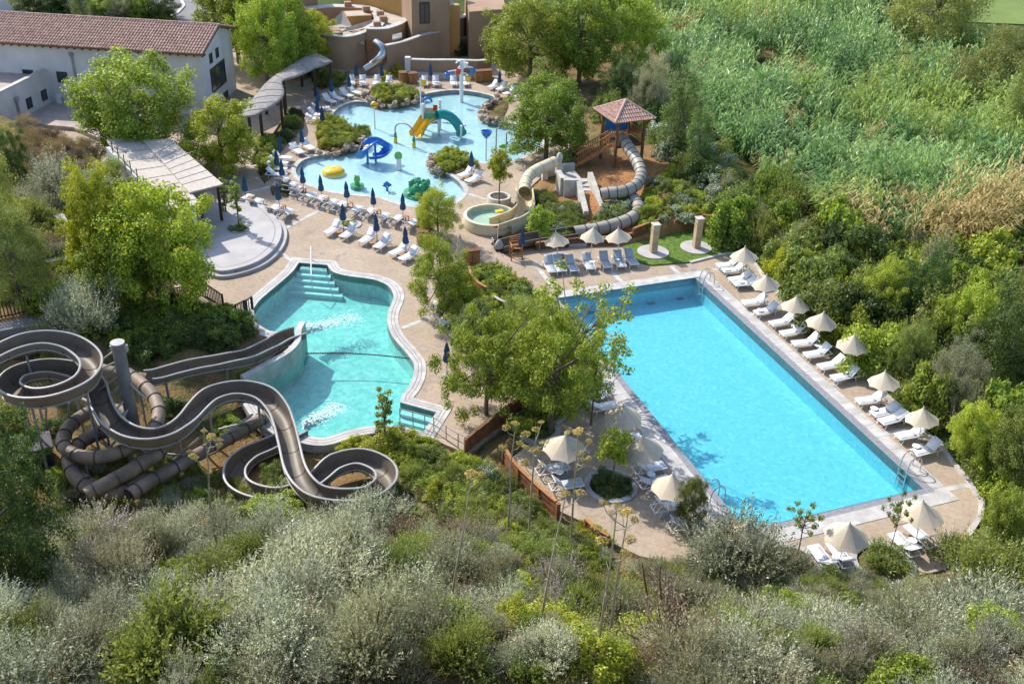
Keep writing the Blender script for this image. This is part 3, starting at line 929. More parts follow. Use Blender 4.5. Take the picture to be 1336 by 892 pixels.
def lounger_at(proto, foot, head, label, group, ang=None, L=1.86):
    a = uv(*foot, .31); b = uv(*head, .64)
    d = b - a; d.z = 0
    rz = math.atan2(d.y, d.x) if ang is None else ang
    mid = (a + b) / 2
    u = Vector((math.cos(rz), math.sin(rz), 0))
    k = random.uniform(.80, .85)
    p = mid - u * (L * k / 2 - .04); p.z = 0
    if proto is P_LNG: proto = random.choice((P_LNG, P_LNG, P_LNG_B, P_LNG_C))
    return proto.place(p, rz, k, label, 'sun lounger', group)

row = [((936,347),(964,336)),((944,354),(972,343)),((953,364),(981,355)),((960,371),(986,361)),((970,396),(1000,384)),((985,408),(1015,395)),((1006,422),(1036,410)),((1019,436),(1051,422)),((1035,450),(1069,436)),((1050,464),(1084,450)),((1069,479),(1102,465)),((1085,494),(1121,479)),((1118,524),(1156,511)),((1136,539),(1175,526)),((1146,550),(1185,535)),((1169,570),(1209,555)),((1189,590),(1230,575))]
for i, (f, h) in enumerate(row):
    lounger_at(P_LNG, f, h, f'white lounger, {ORD[i]} from the far end of the row right of the big pool', 'loungers along the right side of the big pool', YAW + math.radians(random.uniform(-8, 7)))
for i, (x, y) in enumerate(((992,403),(1037,424),(1068,449),(1102,477),(1141,531),(1196,580),(949,350),(967,366))):
    p = uv(x, y, .42); p.z = 0
    P_TAB.place(p, 0, .85, 'round white side table among the loungers right of the big pool', 'side table', 'round tables between the right row loungers')
tops = [((725,356),(711,333)),((736,356),(724,331)),((752,355),(740,331)),((774,352),(762,329)),((796,350),(784,327)),((815,349),(801,326)),((831,346),(816,324))]
for i, (f, h) in enumerate(tops):
    lounger_at(P_LNG_GREY, f, h, f'grey lounger, {ORD[i]} from the left of the seven beyond the big pool', 'grey loungers beyond the far end of the big pool', math.radians(104 + random.uniform(-3, 3)))
for x, y in ((773,340),(806,337)):
    p = uv(x, y, .42); p.z = 0
    P_TAB.place(p, 0, .85, f'round side table between the grey loungers {"in the middle" if x < 790 else "at the right"} beyond the big pool', 'side table')
near = [((791,514),(762,509),'white lounger, farthest of those on the left side of the big pool, under the tree'),((804,527),(772,525),'white lounger just behind the farthest parasol on the left side of the big pool'),
 ((832,567),(803,567),'white lounger half hidden by the farthest parasol left of the big pool'),((866,607),(830,604),'white lounger in tree shade behind the middle beige parasol left of the big pool'),
 ((872,622),(838,626),'white lounger in front of the middle beige parasol left of the big pool'),((890,655),(857,656),'white lounger under the nearest parasol on the left side of the pool'),((914,677),(878,682),'white lounger beside the olive tree at the near left corner of the pool'),
 ((741,603),(702,611),'grey lounger under the lone parasol by the rusty board wall, the one farther away'),((757,625),(722,630),'grey lounger by the rusty board wall, nearer the round tree pit')]
for i, (f, h, lb) in enumerate(near):
    lounger_at(P_LNG if i < 7 else P_LNG_GREY, f, h, lb, 'loungers on the left side of the big pool', YAW + PI + math.radians(random.uniform(-6, 6)))
for x, y, lb in ((784,516,'white round side table between the two far loungers under the trees'),(823,572,'white round side table by the farthest parasol left of the pool'),(850,617,'white round side table between the loungers by the middle left parasol'),(730,614,'white round side table between the two loungers by the rusty board wall')):
    p = uv(x, y, .42); p.z = 0; P_TAB.place(p, 0, .85, lb, 'side table')
nr = [((1058,708),(1090,738),'white lounger leftmost of the four at the near end of the big pool'),((1083,704),(1112,734),'white lounger right under the left parasol at the near end of the big pool'),
 ((1162,691),(1200,719),'left one of the two white loungers under the rightmost near parasol'),((1183,682),(1222,706),'right one of the two white loungers under the rightmost near parasol')]
for f, h, lb in nr: lounger_at(P_LNG, f, h, lb, 'loungers at the near end of the big pool')
p = uv(1092, 725, .42); p.z = 0; P_TAB.place(p, 0, .85, 'round side table between the two loungers under the near left parasol', 'side table')
p = uv(1191, 703, .42); p.z = 0; P_TAB.place(p, 0, .85, 'round side table between the two loungers under the near right parasol', 'side table')

pars = [((975,319),'first from the far end of the right row',0),((1005,355),'second from the far end of the right row',0),((1043,382),'third from the far end of the right row',0),((1075,405),'fourth from the far end of the right row',0),((1117,435),'fifth from the far end of the right row',0),((1162,481),'sixth from the far end of the right row',0),((1213,528),'seventh and nearest of the right row',0),
 ((1211,655),'rightmost at the near end of the pool',1),((1108,680),'left of the two over loungers at the near end of the pool',1),((975,683),'half hidden behind the silver shrub at the near left pool corner',1),
 ((880,620),'nearest on the left side of the pool',1),((843,570),'second nearest on the left side of the pool',1),((816,526),'farthest on the left side of the pool',1),((736,567),'standing alone by the rusty board wall',1),
 ((731,300),'leftmost of the three beyond the far end',0),((773,297),'middle one of the three beyond the far end',0),((811,294),'rightmost of the three beyond the far end',0)]
for (x, y), lb, big in pars:
    p = uv(x, y, 2.22); p.z = 0
    P_PAR.place(p, random.uniform(0, .7), tuple(q * random.uniform(.94, 1.06) for q in ((1, 1, 1) if not big else (1.14, 1.14, 1.03))), f'open beige parasol, {lb}' + ('' if 'pool' in lb or 'wall' in lb else ' beside the big pool'), 'parasol', 'open beige parasols round the big pool', (random.uniform(-.09, .07), random.uniform(-.10, .05)))

# children's terrace
A = [((425,305),(444,286)),((445,310),(464,291)),((470,317),(490,297)),((489,324),(509,304)),((509,332),(534,314)),((521,339),(546,321))]
for i, (f, h) in enumerate(A):
    lounger_at(P_LNG, f, h, f'white lounger, {ORD[i]} from the left of the six facing the turquoise slide pool', 'six loungers facing the slide pool')
B_ = [((375,231),(360,236)),((386,237),(370,242)),((396,242),(380,249)),((411,250),(392,256)),((425,254),(407,261)),((440,259),(422,265)),((452,262),(434,269)),((472,267),(455,275)),((489,271),(471,277)),((507,276),(490,284)),((525,280),(507,286)),((545,286),(526,292))]
for i, (f, h) in enumerate(B_):
    lounger_at(P_LNG, f, h, f'white lounger, {ORD[i]} from the left in the long row below the splash pool', 'loungers below the splash pool')
C_ = [((371,226),(350,222)),((372,219),(349,214)),((374,211),(352,206)),((379,205),(357,199))]
for i, (f, h) in enumerate(C_):
    lounger_at(P_LNG, f, h, f'white lounger, {ORD[i]} from the near end of the four left of the splash pool', 'four loungers at the left rim of the splash pool', math.radians(172))
D_ = [((340,259),(325,264)),((327,254),(312,257)),((365,266),(347,274)),((382,271),(362,279)),((395,200),(380,186)),((409,195),(394,181)),((439,134),(420,122)),((448,130),(430,119)),((460,126),(444,115)),((471,122),(455,112)),((430,140),(406,136)),((421,150),(403,143)),((420,155),(401,149)),
 ((459,110),(458,99)),((473,110),(473,99)),((489,110),(493,99)),((505,110),(508,99)),((554,111),(554,99)),((569,111),(568,99)),((592,111),(591,99)),((608,111),(606,99)),((639,114),(649,104)),((650,117),(660,107)),((660,122),(670,114)),((675,126),(684,117)),((601,229),(616,217)),((610,236),(626,224)),((585,405),(573,395)),((583,418),(596,411))]
DL = ['right of the pair by the slim tree near the round plaza','left of the pair by the slim tree near the round plaza','left of the pair by the clipped bush','right of the pair by the clipped bush','left of the pair between the canopy and the long planter','right of the pair between the canopy and the long planter',
 'first from the left on the upper left rim of the splash pool','second from the left on the upper left rim of the splash pool','third from the left on the upper left rim of the splash pool','fourth from the left on the upper left rim of the splash pool','top one of the stack of three by the closed parasols','middle one of the stack of three by the closed parasols','lowest of the stack of three by the closed parasols',
 'far left in the row under the ochre building','second from the left in the row under the ochre building','left of the pair by the flowering hedge','right of the pair by the flowering hedge','left of the pair before the low grey wall','right of the pair before the low grey wall','left of the pair behind the tipping bucket post','right of the pair behind the tipping bucket post','far left of four beneath the large far tree','second of four beneath the large far tree','third of four beneath the large far tree','last of four beneath the large far tree','farther of the pair by the rock planter','nearer of the pair by the rock planter','farther of the two under the small tree by the orange board wall','nearer of the two under the small tree by the orange board wall']
for (f, h), lb in zip(D_, DL):
    lounger_at(P_LNG if h[1] < 330 else P_LNG_FLAT, f, h, 'white lounger, ' + lb, 'loungers about the splash pool terrace')
TW = [((443,301),'left pair of six facing the slide pool'),((486,315),'middle pair of six facing the slide pool'),((523,330),'right pair of six facing the slide pool'),((395,245),'second pair of the long row'),((425,257),'fourth pair of the long row'),((457,263),'fifth pair of the long row'),((492,273),'sixth pair of the long row'),((529,281),'last pair of the long row'),
 ((399,193),'pair below the canopy'),((368,267),'pair by the clipped bush'),((326,256),'pair by the slim tree'),((499,107),'pair by the hedge'),((562,108),'pair before the low grey wall'),((466,107),'far left pair under the building'),((608,230),'pair by the rock planter'),((566,499),'x'),((583,410),'two loungers under the small tree'),((600,428),'x')]
for (x, y), lb in TW:
    if lb == 'x': continue
    p = uv(x, y, .37); p.z = 0
    P_TABW.place(p, random.uniform(0, 1.5), .85, f'orange timber side table of the {lb}', 'side table', 'orange timber side tables')
CB = [((394,219),'leftmost of the five below the splash pool'),((418,229),'second of the five below the splash pool'),((452,237),'third of the five below the splash pool'),((487,246),'fourth of the five below the splash pool'),((525,253),'rightmost of the five below the splash pool'),
 ((446,266),'left one over the row of six loungers'),((491,280),'middle one over the row of six loungers'),((529,296),'right one over the row of six loungers'),((317,229),'behind the slim tree by the plaza'),((362,240),'in the clipped bush bed'),((366,209),'nearest at the left rim of the splash pool'),((359,196),'second at the left rim of the splash pool'),((364,178),'left of the long planter'),((393,167),'between canopy and long planter'),((414,115),'upper of two by the stacked loungers'),((413,127),'lower of two by the stacked loungers'),((420,139),'beside the upper end of the long planter'),
 ((432,103),'at the end of the grey canopy'),((455,97),'left of the row under the building'),((464,83),'by the foot of the steel tube slide'),((498,83),'in front of the hedge'),((562,83),'in front of the low grey wall'),((615,198),'beside the rock planter'),((681,300),'next to the timber lifeguard chair'),((583,447),'by the orange board wall under the small tree'),((652,92),'beneath the large tree beyond the splash pool')]
for (x, y), lb in CB:
    p = uv(x, y, 1.93); p.z = 0
    P_CLB.place(p, random.uniform(0, 1), .84, 'closed dark blue parasol, ' + lb, 'parasol', 'closed blue parasols', (random.uniform(-.03, .03), random.uniform(-.03, .03)))
p = uv(600, 307, 2.3); p.z = 0
P_CLW.place(p, 0, None, 'closed off-white parasol by the timber cabinets left of the round basin', 'parasol')

# timber cabinets
def cabinet(px, py, sx, sy, h, label, rz=.35):
    t = thing('timber_cabinet', uv(px, py), label, 'cabinet', 'timber cabinets', rz)
    MB().box((0, 0, h / 2), (sx, sy, h)).build('carcass', M['timber_brown'], t, bevel=.01)
    MB().box((0, 0, h + .02), (sx + .08, sy + .08, .04)).build('top', M['timber_brown'], t)
    for s in (-1, 1):
        MB().box((s * sx / 4, -sy / 2 - .012, h / 2), (sx / 2 - .04, .022, h - .1)).build('door', M['timber_orange'], t)
cabinet(554, 299, .7, .6, .95, 'orange brown timber cabinet behind the small tree, the farther of two')
cabinet(554, 318, .9, .6, .95, 'orange brown timber cabinet behind the small tree, the nearer of two')
cabinet(614, 342, 1.0, .7, .9, 'brown timber cabinet at the top of the planted bed')
cabinet(527, 107, .8, .7, .9, 'timber cabinet left of the low grey wall, left one')
cabinet(538, 108, .8, .7, .9, 'timber cabinet left of the low grey wall, right one')
cabinet(630, 106, 1.6, .7, 1.0, 'wide brown timber cabinet at the right end of the low grey wall')

# lifeguard chair
t = thing('lifeguard_chair', uv(673, 337), 'tall orange timber lifeguard chair near the round splash basin', 'chair', None, .2)
for x in (-.32, .32):
    for y in (-.3, .3): MB().beam((x * 1.1, y * 1.1, 0), (x, y, .95 if y < 0 else 1.35), .06, .06).build('leg', M['timber_orange'], t)
mb = MB()
for k in range(5): mb.box((0, -.26 + k * .13, .8), (.7, .11, .03))
mb.build('seat', M['timber_orange'], t)
mb = MB()
for k in range(3): mb.box((0, .3, 1.0 + k * .14), (.68, .03, .11))
mb.build('backrest', M['timber_orange'], t)
for s in (-.34, .34): MB().box((s, 0, 1.02), (.07, .7, .04)).build('armrest', M['timber_orange'], t)
mb = MB()
for z in (.25, .5): mb.box((0, -.32, z), (.66, .05, .05))
mb.build('rung', M['timber_orange'], t)
# pool cleaner cart
t = thing('cleaning_cart', uv(651, 326), 'cleaning trolley with a pale cover beside the dark end of the tube slide', 'trolley', None, .3)
MB().box((0, 0, .1), (.6, .45, .06)).build('deck_plate', M['frame_dark'], t)
MB().lathe((0, 0, .13), [(.26, 0), (.28, .15), (.2, .42), (.08, .55), (0, .58)], 14, sx=1.0, sy=.75).build('cover', M['coping'], t, True)
for x in (-.22, .22):
    for y in (-.2, .2):
        MB().tube([(x, y - .03, .06), (x, y + .03, .06)], .06, 10).build('wheel', M['frame_dark'], t)
mb = MB(); mb.tube([(-.28, -.18, .12), (-.42, -.18, .8), (-.42, .18, .8), (-.28, .18, .12)], .018, 6); mb.build('handle', M['steel'], t)
# flag
t = thing('warning_flag', uv(649, 322), 'small red flag on a thin white pole in front of the round basin', 'flag')
MB().tube([(0, 0, 0), (0, 0, 1.5)], .02, 6).build('pole', M['white'], t)
v = []
for i in range(7):
    x = -.38 * i / 6
    for z in (1.25 + .12 * i / 6, 1.48 - .12 * i / 6): v.append((x, .05 * math.sin(i * 1.1), z))
MB().add(v, [(2 * i, 2 * i + 1, 2 * i + 3, 2 * i + 2) for i in range(6)]).build('pennant', M['red'], t)
# stone bollard pillars on round plinths
for (x, y), top, lb in (((852,329),293,'left one, nearer the parasols'),((908,323),285,'right one, by the hedge')):
    p = uv(x, y, .08); p.z = .08; h = height_to(p, top)
    t = thing('stone_pillar', p, f'square stone pillar on a round plinth on the lawn, {lb}', 'pillar', 'stone pillars on the lawn', .3)
    MB().box((0, 0, h / 2), (.42, .42, h)).build('shaft', mat('warm_stone', (.50, .37, .22), .8, .15, 2, .3, 12) if 'warm_stone' not in bpy.data.materials else bpy.data.materials['warm_stone'], t, bevel=.02)
    MB().box((0, 0, h + .035), (.5, .5, .07)).build('cap', M['step_stone'], t, bevel=.01)
    MB().lathe((0, 0, -.02), [(0, .0), (.98, 0), (1.0, .04), (1.0, .07), (.9, .075), (0, .06)], 36).build('plinth', M['concrete'], t)
    mb = MB(); mb.tube([(-.21, -.05, h - .3), (-.33, -.05, h - .27), (-.36, -.05, h - .34)], .025, 6); mb.build('shower_head', M['steel'], t)

for x, y in ((420,330),(560,380),(640,350),(350,310),(700,362),(905,352),(300,232),(500,300),(1225,650),(800,668)):
    c = uv(x, y)
    tag(MB().box((c.x, c.y, .004), (.32, .32, .012), .3).build('floor_drain', M['gutter']), kind='structure')
# ------------------------------------------------------------------ fences and rails
def ground_pts(px, n=6):
    out = []
    for q in catmull([(x, y, 0) for x, y in px], n):
        z = 0.0
        for _ in range(4):
            p = uv(q.x, q.y, z); z = max(hz(p.x, p.y), -.1)
        out.append(Vector((p.x, p.y, z)))
    return out

def board_wall(name, px, h, label, m='cor_ten', cap='timber_orange', th=.08, posts=True, z=None, boards=5):
    P = ground_pts(px) if z is None else [Vector((p.x, p.y, z)) for p in [uv(q.x, q.y, z) for q in catmull([(x, y, 0) for x, y in px], 6)]]
    t = thing(name, P[0], label, 'fence')
    L = [p - P[0] for p in P]
    mb = MB(); bh = h / boards
    for k in range(boards):
        o = (.008 if k % 2 else 0)
        mb.sweep(L, [(-th / 2 - o, k * bh - (.3 if k == 0 else 0)), (th / 2 + o, k * bh - (.3 if k == 0 else 0)), (th / 2 + o, (k + 1) * bh - .015), (-th / 2 - o, (k + 1) * bh - .015)])
    mb.build('boards', M[m], t)
    MB().sweep(L, [(-th, h), (th, h), (th, h + .05), (-th, h + .05)]).build('cap', M[cap], t)
    if posts:
        for p in resample(L, 1.6):
            MB().box((p.x, p.y, p.z + h / 2 - .15), (.16, .16, h + .3 + .04), .4).build('post', M[m], t)
    return t
board_wall('board_wall', [(608,592),(630,574),(660,551),(689,529)], .85, 'dark rusty board wall along the edge of the paving below the big tree', 'cor_ten', 'timber_brown')
board_wall('board_wall', [(657,602),(672,624),(700,652),(727,676)], .8, 'orange rusty board wall beside the paving with the lone parasol', 'cor_ten', 'timber_orange')
board_wall('board_wall', [(764,690),(775,700),(792,711)], .5, 'short orange board wall beside the yellow grass at the paving edge', 'cor_ten', 'timber_orange')
board_wall('board_wall', [(611,368),(616,379),(624,388),(634,394)], .95, 'bright orange curved board wall at the top of the planted bed', 'timber_orange', 'timber_orange', posts=False)
board_wall('board_wall', [(644,405),(652,410),(660,413)], .9, 'short rusty board panel with a sign-like face among the bushes of the bed', 'cor_ten', 'coping', posts=False)
board_wall('timber_fence', [(826,312),(850,303),(880,296),(908,294),(934,296)], .75, 'long curved brown timber fence behind the stone pillars and the lawn', 'timber_brown', 'timber_orange', z=.12)
board_wall('timber_fence', [(700,326),(730,322),(765,319),(800,318),(826,313)], .5, 'low brown timber fence behind the three far parasols', 'timber_brown', 'timber_orange', z=.0)

def picket(name, px, label, h=.95, zoff=0.0, dark='timber_dark'):
    P = ground_pts(px)
    t = thing(name, P[0], label, 'fence')
    L = [p - P[0] + Vector((0, 0, zoff)) for p in P]
    for z, w_ in ((h, .07), (.12, .05)):
        MB().sweep([p + Vector((0, 0, z)) for p in L], [(-w_ / 2, -.03), (w_ / 2, -.03), (w_ / 2, .03), (-w_ / 2, .03)]).build('rail', M[dark], t)
    mb = MB()
    for p in resample(L, .17): mb.box((p.x, p.y, p.z + h / 2), (.045, .045, h - .05))
    mb.build('balusters', M[dark], t)
    for p in resample(L, 2.2): MB().box((p.x, p.y, p.z + h / 2), (.1, .1, h + .1)).build('post', M[dark], t)
    return t
picket('railing', [(-20,420),(20,412),(66,402)], 'dark timber railing along the far side of the footpath at the left')
picket('railing', [(-20,447),(25,436),(70,424),(110,418)], 'dark timber railing along the near side of the footpath at the left')
picket('railing', [(226,396),(252,393),(266,388),(292,404)], 'dark timber railing at the plaza edge behind the dark green bushes')
picket('railing', [(309,416),(330,405)], 'short dark railing at the left rim of the turquoise pool', .85)
mb = MB(); P = ground_pts([(-40,434),(20,424),(90,412),(150,408)])
for k in range(len(P)): P[k].z += .08
mb.sweep(P, [(-.55, -.4), (.55, -.4), (.55, 0), (-.55, 0)])
tag(mb.build('path', M['asphalt']), kind='structure')
# steel handrail at the lagoon steps
P = ground_pts([(522,553),(548,560),(566,565),(590,582),(610,592)], 3)
t = thing('handrail', P[0], 'thin steel handrail along the paving edge below the turquoise pool', 'railing')
L = [p - P[0] for p in P]
for z in (.9, .5): MB().tube([p + Vector((0, 0, z)) for p in L], .024, 6).build('rail', M['galv'], t, True)
for p in L[::2]: MB().tube([p + Vector((0, 0, -.3)), p + Vector((0, 0, .9))], .024, 6).build('post', M['galv'], t)
a = uv(407, 371, -.3); b = uv(407, 340, 0)
t = thing('handrail', b, 'slim steel handrail down the middle of the turquoise pool steps', 'railing')
q = a - b
MB().tube([(0, 0, 0), (0, 0, .95), q * .5 + Vector((0, 0, .85)), q + Vector((0, 0, .6)), q + Vector((0, 0, -.3))], .028, 8).build('rail', M['white'], t)

# ------------------------------------------------------------------ large water slides
def prof_open(w, d, t=.06, n=14):
    """U trough: outer arc then inner arc"""
    o = [(-(w + t) * math.cos(PI * i / n), -(d + t) * math.sin(PI * i / n)) for i in range(n + 1)]
    i_ = [(w * math.cos(PI * i / n), -d * math.sin(PI * i / n)) for i in range(n + 1)]
    return o, i_
def flume(t, path, w, d, origin, seg=1.55, mi=('slide_in', 'slide_out'), wall=.2, rimm='slide_rim', tall=.9):
    P = resample(path, .22)
    L = [p - origin for p in P]
    n = 14
    def arc(w_, d_, sgn):
        pts = [(-w_ * math.cos(PI * i / n) * sgn, -d_ * math.sin(PI * i / n) ** .8) for i in range(n + 1)]
        return [(pts[0][0] * 1.04, wall)] + pts + [(pts[-1][0] * 1.04, wall)]
    # curvature: gentle banking, and a taller wall on the outside of each bend
    bank = []
    for i in range(len(L)):
        a, b, c = L[max(i - 3, 0)], L[i], L[min(i + 3, len(L) - 1)]
        d1, d2 = (b - a), (c - b)
        k = 0
        if d1.length > 1e-6 and d2.length > 1e-6:
            k = math.atan2(d1.x * d2.y - d1.y * d2.x, d1.x * d2.x + d1.y * d2.y) / max(d1.length, 1e-3)
        bank.append(k)
    bank = [sum(bank[max(0, i - 6):i + 7]) / len(bank[max(0, i - 6):i + 7]) for i in range(len(bank))]
    kk = [max(-1, min(1, b * 2.2)) for b in bank]
    bank = [max(-.2, min(.2, -.35 * b)) for b in bank]
    wl = [wall * (1 + tall * max(0, -k) * 1.6) for k in kk]; wr = [wall * (1 + tall * max(0, k) * 1.6) for k in kk]
    def arcv(w_, d_, i):
        pts = [(-w_ * math.cos(PI * q / n), -d_ * math.sin(PI * q / n) ** .8) for q in range(n + 1)]
        return [(-w_ * 1.05, wl[i])] + pts + [(w_ * 1.05, wr[i])]
    MB().sweepv(L, lambda i: arcv(w, d, i), bank=bank).build('channel', M[mi[0]], t, True)
    MB().sweepv(L, lambda i: arcv(w + .05, d + .05, i), bank=bank).build('shell', M[mi[1]], t, True)
    r = .042
    for sg, ww in ((-1, wl), (1, wr)):
        MB().sweepv(L, lambda i: [(sg * (w + .025) * 1.05 + r * 1.3 * math.cos(2 * PI * k / 8), ww[i] + r * math.sin(2 * PI * k / 8)) for k in range(9)], bank=bank).build('rim', M[rimm], t, True)
    x = w + .05
    for sg in (-1, 1):
        MB().sweepv(L, lambda i: [(sg * (x - .03), -.13), (sg * (x + .03), -.13), (sg * (x + .03), -.08), (sg * (x - .03), -.08)], bank=bank).build('moulding', M[rimm], t, True)
    step = max(1, int(seg / .22))
    for i in range(step // 2, len(L) - 2, step):
        o2 = arc(w + .085, d + .085, 1)[1:-1]; i2 = arc(w - .012, d - .012, 1)[1:-1][::-1]
        MB().sweep([L[i], L[i] + (L[i + 1] - L[i]).normalized() * .05], o2 + i2, bank=[bank[i]] * 2).build('joint', M['joint'], t, True)
    return L
def tube_slide(t, path, r, origin, seg=1.1, m='slide_tan', flare=.035, bore='slide_in'):
    P = resample(path, .2); L = [p - origin for p in P]
    n = 16; m_ = len(L)
    MB().tube(L, r, n, cap=False).build('shell', M[m], t, True)
    MB().tube(L, r - .05, n, cap=False).build('bore', M[bore], t, True)
    step = max(1, int(seg / .2))
    for i in range(step // 2, m_ - 2, step):
        MB().tube([L[i], L[i] + (L[i + 1] - L[i]).normalized() * .06], r + flare, n).build('joint', M['cream_in' if bore == 'cream_in' else 'joint'], t, True)
    return L
def supports(t, L, every, zdrop, r=.07, m='galv', start=4):
    for i in range(start, len(L) - 2, every):
        p = L[i]
        g_ = hz(p.x + t.location.x, p.y + t.location.y) - t.location.z - .3
        if p.z - zdrop - g_ > .5:
            MB().tube([(p.x, p.y, g_), (p.x, p.y, p.z - zdrop)], r, 8).build('support', M[m], t, True)

def C3(lst, n=8): return catmull([uv(a, b, z) for a, b, z in lst], n)
F1 = [(-60,484,4.9),(-25,474,4.7),(15,457,4.5),(58,449,4.3),(95,456,4.1),(118,476,3.95),(110,499,3.8),(75,516,3.65),(38,520,3.5),(16,510,3.35),(26,494,3.2),(60,486,3.08),(94,490,2.95),(112,499,2.85),(125,508,2.72),(132,528,2.55),(146,552,2.35),(169,568,2.2),(197,573,2.1),(222,567,2.0),(240,555,1.95),(256,538,1.9),(279,521,1.85),(311,514,1.75),(342,520,1.65),(362,538,1.55),(371,558,1.45),(377,580,1.3),(385,612,1.15),(398,634,1.05),(418,648,.95),(450,652,.9),(482,648,.85),(502,632,.8),(497,615,.72),(470,604,.65),(440,610,.55),(418,624,.45),(392,642,.3),(362,650,.22),(332,646,.18),(312,634,.15),(310,616,.1),(326,597,.06),(350,585,.04),(372,573,.0),(394,561,-.02)]
o0 = uv(190, 560, -.6)
t1 = thing('water_slide', o0, 'long open grey brown flume coiling from the left into the turquoise pool', 'water slide')
LF = flume(t1, C3(F1), .385, .31, o0)
supports(t1, LF, 11, .45, .06)
F2 = [(192,494,1.75),(206,492,1.62),(228,486,1.5),(262,478,1.35),(295,472,1.2),(325,466,1.0),(352,453,.85),(372,442,.7),(391,436,.5)]
o1 = uv(230, 500, -.3)
t2 = thing('water_slide', o1, 'brown tube opening into a straight dark flume above the pool retaining wall', 'water slide')
L2 = flume(t2, C3(F2), .42, .28, o1)
tube_slide(t2, C3([(118,480,2.2),(134,483,2.1),(152,487,2.0),(172,492,1.9),(190,495,1.75)]), .31, o1)
supports(t2, L2, 14, .4)
o2 = uv(140, 600, -.7)
t3 = thing('water_slide', o2, 'closed tan brown tube slide coiling twice under the open flume beside the grey steel mast', 'water slide')
LT = tube_slide(t3, C3([(166,487,2.05),(184,500,1.95),(201,518,1.85),(207,541,1.75),(196,566,1.6),(158,589,1.45),(120,597,1.35),(90,589,1.3),(82,573,1.2),(94,553,1.1),(122,536,1.0),(158,536,.95),(172,549,.9),(142,561,.8),(110,574,.7),(90,598,.6),(100,620,.5),(130,638,.4)]), .30, o2)
supports(t3, LT, 12, .4, .05)
o3 = uv(200, 620, -.6)
t4 = thing('water_slide', o3, 'lower brown tube running straight over bare soil to the turquoise pool', 'water slide')
LT = tube_slide(t4, C3([(168,646,.55),(200,625,.5),(234,607,.45),(262,591,.4),(300,571,.3),(350,541,.15)]), .30, o3)
LT2 = thing('water_slide', o3, 'brown tube slide section dipping into the silver shrubs under the looping flume', 'water slide')
tube_slide(LT2, C3([(232,560,1.6),(216,578,1.4),(205,592,1.3),(178,609,1.15),(146,627,1.0),(112,645,.8)]), .31, o3)
# mast with braces
pb = uv(181, 590, -.6); hgt = height_to(pb, 447)
t = thing('steel_mast', pb, 'thick grey steel mast standing between the coiled slides with bracing arms', 'mast')
MB().lathe((0, 0, 0), [(.42, 0), (.42, .04), (.29, .06), (.275, hgt), (0, hgt)], 24).build('shaft', M['mast_grey'], t, True)
MB().lathe((0, 0, hgt), [(.30, -.02), (.30, .035), (0, .04)], 24).build('cap_plate', M['slide_rim'], t, True)
for dz, q in ((-.25, (131,471,3.4)), (-.85, (129,482,3.0)), (-.9, (127,505,2.4)), (-1.5, (126,512,2.3)), (-2.0, (145,514,2.6)), (-2.8, (150,535,2.2)), (-3.3, (155,553,2.0)), (-1.8, (190,520,2.6))):
    MB().tube([Vector((0, 0, hgt + dz)), uv(*q) - pb], .05, 6).build('brace', M['slide_rim'], t, True)
MB().box((-.3, .05, hgt - .28), (.12, .2, .24)).build('bracket', M['slide_rim'], t)
MB().box((.32, .05, hgt - .3), (.1, .2, .3)).build('bracket', M['slide_rim'], t)
# second braces by the S bend
def brace_frame(pts, label):
    o = uv(*pts[0][0]); t = thing('slide_brace', o, label, 'brace')
    for a, b in pts: MB().tube([uv(*a) - o, uv(*b) - o], .055, 6).build('bar', M['slide_rim'], t, True)
LT3 = thing('water_slide', o3, 'dark brown tube elbow at the foot of the coiled tubes above the silver shrubs', 'water slide')
tube_slide(LT3, C3([(92,604,.9),(98,622,.75),(116,636,.6),(140,644,.45),(165,640,.4),(190,626,.35)]), .30, o3)
brace_frame([((150,600,-.4),(118,545,1.6)),((118,610,-.4),(165,560,1.5)),((200,600,-.4),(170,575,1.9)),((108,520,1.2),(150,540,1.9))], 'crossed pale steel bars among the coiled brown tubes')
brace_frame([((226,600,-.5),(266,566,1.2)),((266,590,-.6),(266,558,1.6)),((216,592,.2),(266,596,.2)),((262,588,.1),(330,540,1.2)),((285,560,.3),(345,545,.9))], 'pale steel bracing bars beside the S bend of the open flume')
brace_frame([((60,560,-.5),(60,530,2.6)),((88,565,-.5),(90,525,2.7))], 'two steel posts under the spiral of the open flume')
mb = MB(); c = uv(52, 600, -.4)
t = thing('pump_house', c, 'small flat roofed concrete block under the spiral slide at the left', 'pump house', None, .5)
MB().box((0, 0, .45), (1.2, 1.2, .9)).build('wall', M['dark_wall'], t, bevel=.03)
MB().box((0, 0, .95), (1.35, 1.35, .1)).build('roof', M['dark_wall'], t, bevel=.02)
MB().box((.2, -.615, .42), (.5, .04, .75)).build('door', M['frame_dark'], t)

# ------------------------------------------------------------------ slide tower on the mound
tb = uv(809, 214, .7); TH = height_to(tb, 131)
tw = thing('slide_tower', tb, 'timber slide tower with tiled hip roof and stairs beyond the big pool', 'tower', None, math.radians(24))
ct = Vector((0, 0, 0)); hw = 1.1; eave = TH - 1.0; deckz = eave - 1.95
for x in (-1, 1):
    for y in (-1, 1): MB().box((x * hw, y * hw, eave / 2 - .4), (.17, .17, eave + .8)).build('post', M['timber_brown'], tw)
mb = MB()
for k in range(12): mb.box((0, -hw + .1 + k * .21, deckz), (2 * hw, .19, .06))
mb.box((0, 0, deckz - .1), (2 * hw + .1, 2 * hw + .1, .12)); mb.build('platform', M['timber_brown'], tw)
